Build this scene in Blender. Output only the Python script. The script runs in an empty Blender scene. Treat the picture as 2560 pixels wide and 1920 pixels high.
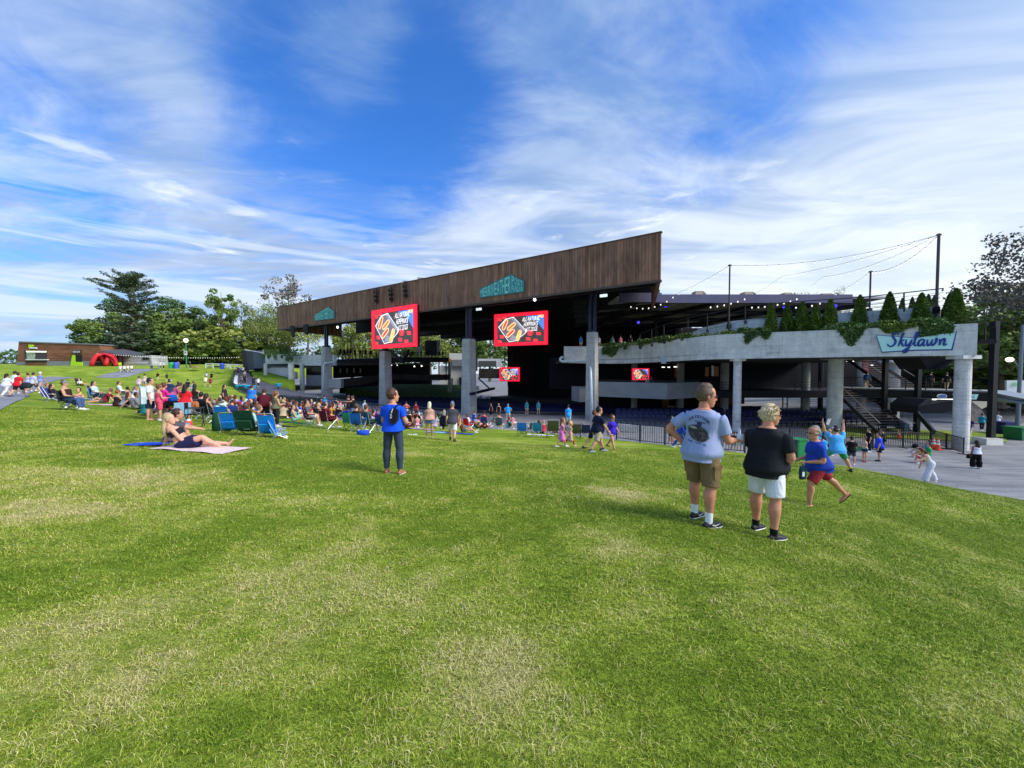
import bpy,bmesh,math,random
import numpy as np
from mathutils import Vector,Matrix,noise
from mathutils.bvhtree import BVHTree
random.seed(7);rng=np.random.default_rng(7)
scene=bpy.context.scene
R=math.radians
# ---------------------------------------------------------------- camera
F=965.0;PITCH=math.atan(30/965.0)
cam_d=bpy.data.cameras.new("camera");cam=bpy.data.objects.new("camera",cam_d)
scene.collection.objects.link(cam);scene.camera=cam
cam_d.sensor_width=36;cam_d.lens=F/2560*36;cam_d.clip_start=0.05;cam_d.clip_end=3000
cam.location=(0,0,0);cam.rotation_euler=(R(90)-PITCH,0,0)
# ---------------------------------------------------------------- view
scene.view_settings.view_transform='Standard';scene.view_settings.look='None'
scene.view_settings.gamma=1;scene.view_settings.exposure=0.68
SUN_AZ=112.0;SUN_EL=40.0          # degrees, azimuth from +Y towards +X
# ---------------------------------------------------------------- world
world=bpy.data.worlds.new("World");scene.world=world;world.use_nodes=True
def nt_clear(nt):
    for n in list(nt.nodes):nt.nodes.remove(n)
class NG:
    """small helper to write node graphs tersely"""
    def __init__(s,nt):s.nt=nt;s.L=nt.links
    def n(s,typ,ins=None,**props):
        nd=s.nt.nodes.new(typ)
        for k,v in props.items():setattr(nd,k,v)
        for k,v in (ins or {}).items():
            sock=nd.inputs[k]
            if isinstance(v,bpy.types.NodeSocket):s.L.new(v,sock)
            else:sock.default_value=v
        return nd
    def m(s,op,a,b=0.0,c=None,clamp=False):
        nd=s.n('ShaderNodeMath',operation=op,use_clamp=clamp)
        for i,v in enumerate((a,b,c)):
            if v is None:continue
            if isinstance(v,bpy.types.NodeSocket):s.L.new(v,nd.inputs[i])
            else:nd.inputs[i].default_value=v
        return nd.outputs[0]
    def mix(s,f,a,b,blend='MIX'):
        nd=s.n('ShaderNodeMix',data_type='RGBA',blend_type=blend)
        for i,v in ((0,f),(6,a),(7,b)):
            if isinstance(v,bpy.types.NodeSocket):s.L.new(v,nd.inputs[i])
            else:nd.inputs[i].default_value=v if i == 0 else (*v[:3],1)
        return nd.outputs[2]
    def ramp(s,f,stops,interp='LINEAR'):
        nd=s.n('ShaderNodeValToRGB');cr=nd.color_ramp;cr.interpolation=interp
        while len(cr.elements)< len(stops):cr.elements.new(0.5)
        for e,(p,c) in zip(cr.elements,stops):
            e.position=p;e.color=(*c[:3],1) if hasattr(c,'__len__') else (c,c,c,1)
        s.L.new(f,nd.inputs[0]);return nd.outputs[0]
    def noise(s,vec,scale,detail=4,rough=0.5,dist=0.0,dim='3D'):
        nd=s.n('ShaderNodeTexNoise',{'Scale':scale,'Detail':detail,'Roughness':rough,'Distortion':dist},noise_dimensions=dim)
        if vec is not None:s.L.new(vec,nd.inputs['Vector'])
        return nd.outputs[0]
    def mapr(s,v,a,b,c=0.0,d=1.0,smooth=True):
        nd=s.n('ShaderNodeMapRange',{'Value':v,'From Min':a,'From Max':b,'To Min':c,'To Max':d})
        if smooth:nd.interpolation_type='SMOOTHSTEP'
        return nd.outputs[0]
def ray(px,py):
    x=(px-1280)/F;y=(960-py)/F
    return Vector((x,math.cos(PITCH)+math.sin(PITCH)*y,math.cos(PITCH)*y-math.sin(PITCH)))
def at(px,py,Y):
    r=ray(px,py);return r*(Y/r.y)
def build_world():
    g=NG(world.node_tree);nt_clear(world.node_tree)
    tc=g.n('ShaderNodeTexCoord');d=tc.outputs['Generated']
    sep=g.n('ShaderNodeSeparateXYZ',{0:d});x,y,z=sep.outputs
    sky=g.n('ShaderNodeTexSky',sky_type='NISHITA');sky.sun_disc=False
    sky.sun_elevation=R(SUN_EL);sky.sun_rotation=R(SUN_AZ)
    sky.air_density=1.0;sky.dust_density=0.6;sky.ozone_density=3.0
    skyc=g.mix(1.0,sky.outputs[0],(0.27,0.80,1.50),'MULTIPLY')
    zc=g.m('ADD',g.m('MAXIMUM',z,0.0),0.10)
    u=g.m('DIVIDE',x,zc);v=g.m('DIVIDE',y,zc)
    pl=g.n('ShaderNodeCombineXYZ',{0:u,1:v,2:0.0}).outputs[0]
    # long streaks: rotate the cloud sheet, stretch one axis
    mp=g.n('ShaderNodeMapping',{'Vector':pl,'Rotation':(0,0,R(24)),'Scale':(0.55,1.15,1)}).outputs[0]
    n1=g.noise(mp,1.25,8,0.60,1.5)
    mp2=g.n('ShaderNodeMapping',{'Vector':pl,'Rotation':(0,0,R(-35)),'Scale':(.75,1.2,1),'Location':(3.1,1.7,0)}).outputs[0]
    n2=g.noise(mp2,1.5,9,0.64,1.9)
    n3=g.noise(pl,0.36,3,0.5,0.3)
    cov=g.m('ADD',g.m('MULTIPLY',n1,0.68),g.m('MULTIPLY',n2,0.62))
    cov=g.m('SUBTRACT',g.m('ADD',cov,g.m('MULTIPLY',g.m('SUBTRACT',n3,0.5),0.35)),.09)
    def lobe(px,py,width,amp):
        dv=ray(px,py).normalized()
        dt=g.n('ShaderNodeVectorMath',{0:d,1:tuple(dv)},operation='DOT_PRODUCT').outputs['Value']
        return g.mapr(dt,math.cos(R(width)),1.0,0.0,amp)
    for l in ((900,250,20,-0.20),(1130,330,13,-0.16),(760,380,13,-0.18),(1000,420,9,-.12),(30,260,14,-0.20),(2050,160,11,-0.14),(1650,300,17,-.14),(1250,180,12,-.1),
              (2350,600,30,0.26),(1350,560,24,0.16),(2450,120,14,0.12),(250,190,15,0.06),(900,160,8,0.16),(700,90,14,.05),
              (1500,60,22,0.08),(650,640,24,0.07),(120,820,18,-0.06)):
        l=(l[0],l[1],l[2],l[3]-.0)
        cov=g.m('ADD',cov,lobe(*l))
    mask=g.mapr(cov,0.22,0.74,0.06,0.96)
    mask=g.m('MULTIPLY',mask,g.mapr(z,.22,.62,1.0,.80))
    # low puffs: small bright cumulus bars near the horizon and a few higher
    sp=g.n('ShaderNodeMapping',{'Vector':d,'Scale':(5.0,5.0,24.0),'Location':(1.3,.2,.6)}).outputs[0]
    puff=g.noise(sp,1.0,6,0.55,0.4)
    band=g.m('MULTIPLY',g.mapr(z,0.02,0.12),g.mapr(z,0.52,0.26))
    pm=g.m('MULTIPLY',g.mapr(puff,0.60,0.74),band)
    # shade inside the cloud sheet
    shade=g.noise(mp,1.7,5,0.6,0.8)
    cl=g.mix(g.mapr(shade,0.35,0.66),(2.2,3.1,4.7),(4.8,5.4,6.3));cl=g.mix(g.mapr(z,.28,.6,0,.75),cl,g.mix(g.mapr(shade,.35,.66),(1.35,2.5,4.6),(3.0,4.0,5.6)))
    right=g.m('MULTIPLY',g.mapr(x,0.1,0.75),g.mapr(z,.65,.15))
    cl=g.mix(g.m('MULTIPLY',right,.75),cl,g.mix(g.mapr(shade,.3,.7),(5.2,5.8,6.2),(6.9,7.2,7.3)))
    base=g.mix(mask,skyc,cl)
    hz=g.mapr(z,0.26,0.0)
    base=g.mix(g.m('MULTIPLY',hz,0.7),base,g.mix(g.mapr(x,-.8,.3),(2.9,3.8,4.9),(6.2,6.7,6.9)))
    # grey flat strips low on the left, white bars above
    strip=g.noise(g.n('ShaderNodeMapping',{'Vector':d,'Scale':(2.2,2.2,30.0),'Location':(.3,.9,.1)}).outputs[0],1.0,5,.55,.5)
    sm=g.m('MULTIPLY',g.m('MULTIPLY',g.mapr(strip,.48,.62),g.mapr(z,.03,.1)),g.m('MULTIPLY',g.mapr(z,.45,.22),g.mapr(x,.35,-.3)))
    base=g.mix(g.m('MULTIPLY',sm,.6),base,(2.7,3.4,4.8))
    wm=g.m('MULTIPLY',g.mapr(strip,.50,.36),g.m('MULTIPLY',g.mapr(z,.0,.06),g.mapr(z,.42,.18)));base=g.mix(g.m('MULTIPLY',wm,.7),base,(5.0,5.7,6.5))
    base=g.mix(g.m('MULTIPLY',pm,.8),base,(6.6,7.0,7.4))
    bg=g.n('ShaderNodeBackground',{'Color':base,'Strength':0.105})
    out=g.n('ShaderNodeOutputWorld',{'Surface':bg.outputs[0]})
build_world()
world.cycles.sampling_method='MANUAL';world.cycles.sample_map_resolution=512
# ---------------------------------------------------------------- sun
sl=bpy.data.lights.new("sun",'SUN');sl.energy=2.8;sl.angle=R(28);sl.color=(1.0,0.94,0.84)
sun=bpy.data.objects.new("sun",sl);scene.collection.objects.link(sun)
sd=Vector((math.sin(R(SUN_AZ))*math.cos(R(SUN_EL)),math.cos(R(SUN_AZ))*math.cos(R(SUN_EL)),math.sin(R(SUN_EL))))
sun.rotation_euler=sd.to_track_quat('Z','Y').to_euler()
# ================================================================ helpers
COL=scene.collection
def srgb(h):
    h=h.lstrip('#');v=[int(h[i:i+2],16)/255 for i in (0,2,4)]
    return tuple((c/12.92 if c <= .04045 else ((c+.055)/1.055)**2.4) for c in v)
MATS={}
def mat(name,col=(.5,.5,.5),rough=.7,metal=0.0,build=None,emit=None,spec=0.4):
    if name in MATS:return MATS[name]
    m=bpy.data.materials.new(name);m.use_nodes=True;g=NG(m.node_tree)
    b=m.node_tree.nodes['Principled BSDF']
    if isinstance(col,str):col=srgb(col)
    b.inputs['Base Color'].default_value=(*col,1);b.inputs['Roughness'].default_value=rough
    b.inputs['Metallic'].default_value=metal;b.inputs['Specular IOR Level'].default_value=spec
    if emit is not None:
        ec,es=emit
        b.inputs['Emission Color'].default_value=(*(srgb(ec) if isinstance(ec,str) else ec),1)
        b.inputs['Emission Strength'].default_value=es
    if build:build(g,b,col)
    m.diffuse_color=(*col,1)
    MATS[name]=m;return m
def vary(scale=3.0,amt=.25,bump=0.0,bscale=None,obj=True,detail=5):
    """mottled colour and optional bump"""
    def f(g,b,col):
        tc=g.n('ShaderNodeTexCoord').outputs['Object' if obj else 'Generated']
        n=g.noise(tc,scale,detail,.6)
        c=g.mix(g.mapr(n,.3,.7),tuple(c*(1-amt) for c in col),tuple(min(1,c*(1+amt)) for c in col))
        g.L.new(c,b.inputs['Base Color'])
        if bump:
            h=g.noise(tc,bscale or scale*4,4,.6)
            bp=g.n('ShaderNodeBump',{'Height':h,'Strength':bump,'Distance':.02})
            g.L.new(bp.outputs[0],b.inputs['Normal'])
    return f
def cloth(c,name='cloth'):
    key=f"{name}_{c if isinstance(c, str) else '%.2f_%.2f_%.2f' % c}"
    def f(g,b,col):
        tc=g.n('ShaderNodeTexCoord').outputs['Object']
        mp=g.n('ShaderNodeMapping',{'Vector':tc,'Scale':(9,9,4.5)}).outputs[0]
        n=g.noise(mp,1.0,3,.55,1.2)
        bp=g.n('ShaderNodeBump',{'Height':n,'Strength':.55,'Distance':.03})
        g.L.new(bp.outputs[0],b.inputs['Normal'])
        cc=g.mix(g.mapr(n,.3,.7),tuple(x*.9 for x in col),tuple(min(1,x*1.08) for x in col))
        g.L.new(cc,b.inputs['Base Color'])
    return mat(key,c,.85,build=f,spec=.2)
def skin(c='C99A7C'):
    def f(g,b,col):
        tc=g.n('ShaderNodeTexCoord').outputs['Object']
        n=g.noise(tc,9.0,4,.6)
        cc=g.mix(g.mapr(n,.35,.65),tuple(x*.88 for x in col),(min(1,col[0]*1.1),col[1]*1.02,col[2]*.98))
        g.L.new(cc,b.inputs['Base Color'])
        b.inputs['Subsurface Weight'].default_value=.08
        b.inputs['Subsurface Scale'].default_value=.01
    return mat('skin_'+c,c,.55,build=f)
def tag(o,label=None,cat=None,group=None,kind=None):
    if label:o['label']=label
    if cat:o['category']=cat
    if group:o['group']=group
    if kind:o['kind']=kind
    return o
def empty(name,loc=(0,0,0),rz=0.0,parent=None):
    o=bpy.data.objects.new(name,None);COL.objects.link(o);o.location=loc;o.rotation_euler=(0,0,rz)
    o.empty_display_size=.1
    if parent:o.parent=parent
    return o
def thing(name,label,cat,loc=(0,0,0),rz=0.0,group=None):
    return tag(empty(name,loc,rz),label,cat,group)
def link(name,me,m=None,parent=None,smooth=False):
    o=bpy.data.objects.new(name,me);COL.objects.link(o)
    if m is not None:
        if not len(me.materials):me.materials.append(m)
    if parent:o.parent=parent
    if smooth:
        me.polygons.foreach_set('use_smooth',[True]*len(me.polygons))
    return o
class MB:
    """collects simple shapes into one mesh"""
    def __init__(s):s.v=[];s.f=[];s.mi=[];s.cur=0
    def add(s,vs,fs):
        b=len(s.v);s.v+= [tuple(v) for v in vs];s.f+= [tuple(b+i for i in f) for f in fs];s.mi+= [s.cur]*len(fs);return s
    def box(s,c,d,rz=0.0,rx=0.0,ry=0.0):
        x,y,z=d[0]/2,d[1]/2,d[2]/2
        M=Matrix.Translation(c) @ Matrix.Rotation(rz,4,'Z') @ Matrix.Rotation(ry,4,'Y') @ Matrix.Rotation(rx,4,'X')
        vs=[M @ Vector(p) for p in ((-x,-y,-z),(x,-y,-z),(x,y,-z),(-x,y,-z),(-x,-y,z),(x,-y,z),(x,y,z),(-x,y,z))]
        return s.add(vs,[(0,3,2,1),(4,5,6,7),(0,1,5,4),(1,2,6,5),(2,3,7,6),(3,0,4,7)])
    def beam(s,a,b,w,h,up=(0,0,1)):
        a=Vector(a);b=Vector(b);d=(b-a).normalized();upv=Vector(up)
        if abs(d.dot(upv))> .98:upv=Vector((0,1,0))
        r=d.cross(upv).normalized();u=r.cross(d)
        vs=[]
        for p in (a,b):
            for sx,sz in ((-1,-1),(1,-1),(1,1),(-1,1)):vs.append(p+r*sx*w/2+u*sz*h/2)
        return s.add(vs,[(3,2,1,0),(4,5,6,7),(0,1,5,4),(1,2,6,5),(2,3,7,6),(3,0,4,7)])
    def tube(s,pts,r,n=8,closed=False):
        pts=[Vector(p) for p in pts];rings=[];prev=None
        rr=r if hasattr(r,'__len__') else [r]*len(pts)
        for i,p in enumerate(pts):
            d=(pts[min(i+1,len(pts)-1)]-pts[max(i-1,0)])
            d=d.normalized() if d.length> 1e-9 else Vector((0,0,1))
            up=Vector((0,0,1)) if abs(d.z)< .9 else Vector((1,0,0))
            if prev is not None and abs(prev.dot(d))< .9:up=prev
            a=d.cross(up).normalized();b=a.cross(d).normalized();prev=b
            rings.append([p+a*math.cos(t)*rr[i]+b*math.sin(t)*rr[i] for t in (2*math.pi*k/n for k in range(n))])
        vs=[v for rg in rings for v in rg];fs=[]
        for i in range(len(pts)-1):
            for k in range(n):fs.append((i*n+k,i*n+(k+1) % n,(i+1)*n+(k+1) % n,(i+1)*n+k))
        fs.append(tuple(range(n))[::-1]);fs.append(tuple((len(pts)-1)*n+k for k in range(n)))
        return s.add(vs,fs)
    def prism(s,poly,h,z=0.0):
        n=len(poly);vs=[(p[0],p[1],z) for p in poly]+[(p[0],p[1],z+h) for p in poly]
        return s.add(vs,[tuple(range(n))[::-1],tuple(range(n,2*n))]+[(i,(i+1) % n,n+(i+1) % n,n+i) for i in range(n)])
    def slab(s,pts,vec):
        """extrude any planar 3D polygon along vec"""
        vec=Vector(vec);n=len(pts);vs=[Vector(p) for p in pts];vs+= [v+vec for v in vs]
        return s.add(vs,[tuple(range(n))[::-1],tuple(range(n,2*n))]+[(i,(i+1) % n,n+(i+1) % n,n+i) for i in range(n)])
    def ball(s,c,r,n=8,m=6):
        r=r if hasattr(r,'__len__') else (r,r,r);vs=[(c[0],c[1],c[2]-r[2])]
        for j in range(1,m):
            t=-math.pi/2+math.pi*j/m
            for k in range(n):
                a=2*math.pi*k/n;vs.append((c[0]+r[0]*math.cos(t)*math.cos(a),c[1]+r[1]*math.cos(t)*math.sin(a),c[2]+r[2]*math.sin(t)))
        vs.append((c[0],c[1],c[2]+r[2]));fs=[]
        for k in range(n):fs.append((0,1+(k+1) % n,1+k))
        for j in range(m-2):
            for k in range(n):fs.append((1+j*n+k,1+j*n+(k+1) % n,1+(j+1)*n+(k+1) % n,1+(j+1)*n+k))
        t=len(vs)-1;o=1+(m-2)*n
        for k in range(n):fs.append((o+k,o+(k+1) % n,t))
        return s.add(vs,fs)
    def mesh(s,name='mesh'):
        me=bpy.data.meshes.new(name);me.from_pydata(s.v,[],s.f)
        if any(s.mi):me.polygons.foreach_set('material_index',s.mi)
        me.validate();me.update();return me
    def build(s,name,m,parent=None,smooth=False):
        me=s.mesh(name)
        ms=m if isinstance(m,(list,tuple)) else [m]
        for q in ms:me.materials.append(q)
        bm=bmesh.new();bm.from_mesh(me);bmesh.ops.recalc_face_normals(bm,faces=bm.faces);bm.to_mesh(me);bm.free()
        return link(name,me,None,parent,smooth)
# ================================================================ terrain
def tps_fit(P,reg=0.6):
    P=np.array(P,float);n=len(P);xy=P[:,:2]
    d=np.linalg.norm(xy[:,None]-xy[None],axis=2)
    K=np.where(d> 0,d*d*np.log(np.maximum(d,1e-9)),0)+np.eye(n)*reg*10
    A=np.zeros((n+3,n+3));A[:n,:n]=K;A[:n,n]=1;A[:n,n+1:]=xy;A[n,:n]=1;A[n+1:,:n]=xy.T
    w=np.linalg.solve(A,np.r_[P[:,2],0,0,0])
    def f(x,y):
        x=np.asarray(x,float);y=np.asarray(y,float);sh=x.shape;q=np.stack([x.ravel(),y.ravel()],1)
        out=np.zeros(len(q))
        for i in range(0,len(q),20000):
            dd=np.linalg.norm(q[i:i+20000,None]-xy[None],axis=2)
            out[i:i+20000]=np.where(dd> 0,dd*dd*np.log(np.maximum(dd,1e-9)),0) @ w[:n]+w[n]+q[i:i+20000] @ w[n+1:]
        return out.reshape(sh)
    return f
TP=[(1280,1920,1.75),(100,1900,1.8),(2560,1920,1.88),(1280,1510,3.0),(1755,1303,5.06),(1925,1333,4.9),(2070,1275,8.4),(985,1183,8.5),(450,1125,9.1),
      (74,1335,4.0),(700,1105,10.6),(375,1050,17.3),(690,1067,17.9),(1073,1095,17.9),(1130,1103,17),(1405,1117,17.4),(1492,1130,15),(1530,1123,16.8),
      (2090,1182,13.5),(40,993,27),(180,1030,16.5),(100,983,30),(180,943,55),(510,966,70),(400,952,80),(314,931,86),(467,921,95),(100,914,105),(240,914,105),(-300,914,105),
      (600,926,95),(584,966,62),(614,984,54),(630,1025,28),(850,1030,42),(1100,1062,33),(1300,1077,29),(1480,1094,26),(1600,1106,23.5),(1720,1118,22),(1840,1130,20.5),
      (1985,1149,19.2),(2130,1166,19),(2240,1190,18),(2350,1214,17),(2560,1250,16),(2560,1500,5.0),(-600,1000,25),(-600,930,60)]
TPW=[tuple(at(*p)) for p in TP]+[(-8,-5,-1.5),(0,-5,-1.6),(9,-4,-2.7),(-30,-5,-1.2),(25,0,-4.6),(-60,0,-1.0),(-120,60,1.0),(-60,150,2.2),(-160,150,2.6),(-20,120,1.0)]
lawn_z=tps_fit(TPW)
def lz(x,y):return float(lawn_z(np.array([x]),np.array([y]))[0])
# pavilion frame: u along the fascia to the right, w into the building
PC=Vector((-17.6,60.0,0));PU=Vector((.824,-.566,0)).normalized();PW=Vector((.566,.824,0)).normalized()
STAGE=PC+PW*58
def plaza_z(x,y):
    x=np.asarray(x,float);y=np.asarray(y,float)
    z=-5.7+0.5*np.clip((23-y)/8,0,1)*np.clip((x-5)/8,0,1)
    r=np.hypot(x-STAGE.x,y-STAGE.y)
    t=np.clip((58-r)/44,0,1)
    wv=(x-PC.x)*PW.x+(y-PC.y)*PW.y
    z=z-2.6*t*np.clip((wv+2)/6,0,1)
    return z
def pz(x,y):return float(plaza_z(np.array([x]),np.array([y]))[0])
def hit(px,py,surf='lawn',z=None):
    r=ray(px,py)
    if z is not None:return r*(z/r.z)
    fn=lawn_z if surf == 'lawn' else plaza_z
    t=np.geomspace(1.0,200,1500)
    g_=r.z*t-fn(r.x*t,r.y*t)
    idx=np.where(g_< 0)[0]
    k=idx[0] if len(idx) else 900
    a,b=t[max(k-1,0)],t[k]
    for _ in range(12):
        m_=(a+b)/2
        if r.z*m_< float(fn(np.array([r.x*m_]),np.array([r.y*m_]))[0]):b=m_
        else:a=m_
    return r*((a+b)/2)
def smooth_poly(pts,k=6):
    """open Catmull-Rom through points"""
    P=[Vector(p) for p in pts];out=[]
    for i in range(len(P)-1):
        p0,p1,p2,p3=P[max(i-1,0)],P[i],P[i+1],P[min(i+2,len(P)-1)]
        for j in range(k):
            t=j/k;out.append(.5*((2*p1)+(p2-p0)*t+(2*p0-5*p1+4*p2-p3)*t*t+(3*p1-p0-3*p2+p3)*t**3))
    out.append(P[-1]);return out
def drape(poly,cell,fn,off=0.0,skirt=0.0):
    """fill a polygon in plan, cut on a grid, lay on the surface fn"""
    bm=bmesh.new();vs=[bm.verts.new((p[0],p[1],0)) for p in poly]
    es=[bm.edges.new((vs[i],vs[(i+1) % len(vs)])) for i in range(len(vs))]
    bmesh.ops.triangle_fill(bm,edges=es,use_beauty=True)
    xs=[p[0] for p in poly];ys=[p[1] for p in poly]
    for ax,lo,hi in ((0,min(xs),max(xs)),(1,min(ys),max(ys))):
        c=math.floor(lo/cell)*cell+cell
        while c< hi:
            co=[0,0,0];no=[0,0,0];co[ax]=c;no[ax]=1
            bmesh.ops.bisect_plane(bm,geom=bm.verts[:]+bm.edges[:]+bm.faces[:],plane_co=co,plane_no=no)
            c+= cell
    bmesh.ops.remove_doubles(bm,verts=bm.verts,dist=1e-4)
    bmesh.ops.recalc_face_normals(bm,faces=bm.faces)
    if bm.faces and sum(f.normal.z for f in bm.faces)< 0:bmesh.ops.reverse_faces(bm,faces=bm.faces)
    z=fn(np.array([v.co.x for v in bm.verts]),np.array([v.co.y for v in bm.verts]))
    for v,zz in zip(bm.verts,z):v.co.z=float(zz)+off
    if skirt:
        ed=[e for e in bm.edges if e.is_boundary]
        r=bmesh.ops.extrude_edge_only(bm,edges=ed)
        for g_ in r['geom']:
            if isinstance(g_,bmesh.types.BMVert):g_.co.z -= skirt
    me=bpy.data.meshes.new('sheet');bm.to_mesh(me);bm.free();return me
# lawn outline (plan)
edgeR=[at(px,py,Y) for px,py,Y in TP if (px,py,Y) in ((614,984,54),(850,1030,42),(1100,1062,33),(1300,1077,29),(1480,1094,26),(1600,1106,23.5),(1720,1118,22),(1840,1130,20.5),(1985,1149,19.2),(2130,1166,19),(2240,1190,18),(2350,1214,17),(2560,1250,16))]
edge=smooth_poly([at(596,923,99),at(586,945,80),at(584,966,62)]+edgeR+[Vector((30,13,0)),Vector((36,8,0))],5)
EDGE=[(p.x,p.y) for p in edge]
LAWN=[(-62,112),(-40,170),(-220,170),(-220,40),(-120,-12),(40,-12)]
LAWN=EDGE+LAWN[::-1]
def ellip(x,y,cx,cy,rx,ry):
    return np.exp(-(((x-cx)/rx)**2+((y-cy)/ry)**2))
DRY=[(900,1480,.75,.5,.6),(1150,1640,.7,.3,.45),(850,1640,.4,.3,.65),(600,1450,.5,.4,.5),(250,1200,1.6,1.0,.8),(90,1270,1.2,.6,.6),(950,1360,.9,.5,.5),(1075,1140,.8,.35,1.1),(1540,1230,.9,.45,.8),
       (1600,1370,.6,.4,.3),(400,1700,.5,.3,.45),(1500,1250,1.2,.5,.4),(700,1250,1.0,.5,.35),(1350,1830,.4,.25,.4),(2000,1850,.4,.3,.3),(130,1600,.5,.35,.4)]
DRYW=[]
for px,py,rx,ry,a in DRY:
    h=hit(px,py);DRYW.append((h.x,h.y,rx,ry,a))
def nz2(x,y,sc,seed,octs=4):
    """value noise in numpy"""
    out=np.zeros_like(x);amp=1;tot=0;r_=np.random.default_rng(seed);tab=r_.random((256,256))
    for o in range(octs):
        X=x*sc+37.1*o;Y=y*sc+11.7*o;xi=np.floor(X).astype(int);yi=np.floor(Y).astype(int);fx=X-xi;fy=Y-yi
        fx=fx*fx*(3-2*fx);fy=fy*fy*(3-2*fy);g_=lambda a,b:tab[a % 256,b % 256]
        out+= amp*((g_(xi,yi)*(1-fx)+g_(xi+1,yi)*fx)*(1-fy)+(g_(xi,yi+1)*(1-fx)+g_(xi+1,yi+1)*fx)*fy)
        tot+= amp;amp *= .55;sc *= 2.1
    return out/tot
def dryness(x,y):
    d=np.zeros_like(x)
    for cx,cy,rx,ry,a in DRYW:d+= a*ellip(x,y,cx,cy,rx,ry)
    n=nz2(x,y,.9,3,5);n2=nz2(x,y,4.0,5,3);n3=nz2(x,y,.13,9,3)
    return np.clip(d*(.15+1.2*n)+(n-.5)*1.25+(n2-.5)*1.0+(n3-.5)*.5+.15,0,1)
def add_attr(me,name,vals):
    a=me.attributes.new(name,'FLOAT','POINT');a.data.foreach_set('value',np.asarray(vals,np.float32))
GREENS=((.19,.29,.022),(.34,.43,.05),(.52,.48,.17))
def grass_build(ground):
    def f(g,b,col):
        at_=g.n('ShaderNodeAttribute',attribute_name='dry');dry=at_.outputs['Fac']
        tc=g.n('ShaderNodeTexCoord').outputs['Object']
        if ground:
            mp=g.n('ShaderNodeMapping',{'Vector':tc,'Scale':(1.0,2.2,1)}).outputs[0]
            n=g.noise(mp,5.0,7,.72,.6);nf=g.noise(tc,38.0,4,.7,.4);nb=g.noise(tc,.45,4,.6)
            dr=g.m('ADD',dry,g.m('MULTIPLY',g.m('SUBTRACT',n,.5),1.1),clamp=True)
            dr=g.m('ADD',dr,g.m('MULTIPLY',g.m('SUBTRACT',nb,.5),.5),clamp=True)
            c=g.ramp(dr,[(0,GREENS[0]),(.42,GREENS[1]),(1,GREENS[2])])
            dk=g.mapr(g.m('ADD',g.m('MULTIPLY',nf,.6),g.m('MULTIPLY',n,.4)),.30,.68,.42,1.35)
            c=g.mix(1.0,c,g.n('ShaderNodeCombineXYZ',{0:dk,1:dk,2:dk}).outputs[0],'MULTIPLY')
            g.L.new(c,b.inputs['Base Color'])
            bp=g.n('ShaderNodeBump',{'Height':g.m('ADD',nf,n),'Strength':1.0,'Distance':.05})
            g.L.new(bp.outputs[0],b.inputs['Normal'])
        else:
            tn=g.n('ShaderNodeAttribute',attribute_name='tint').outputs['Fac']
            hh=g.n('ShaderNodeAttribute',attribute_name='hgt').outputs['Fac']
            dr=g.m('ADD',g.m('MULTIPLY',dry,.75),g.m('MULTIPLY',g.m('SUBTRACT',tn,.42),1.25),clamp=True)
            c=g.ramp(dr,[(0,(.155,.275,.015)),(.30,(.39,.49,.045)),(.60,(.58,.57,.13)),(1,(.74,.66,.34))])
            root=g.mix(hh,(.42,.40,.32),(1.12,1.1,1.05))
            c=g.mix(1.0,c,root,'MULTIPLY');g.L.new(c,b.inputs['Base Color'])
    return f
M_lawn=mat('lawn_grass',(.12,.18,.04),.95,build=grass_build(True),spec=.1)
M_blade=mat('grass_blades',(.12,.2,.03),.6,build=grass_build(False),spec=.25)
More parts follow.
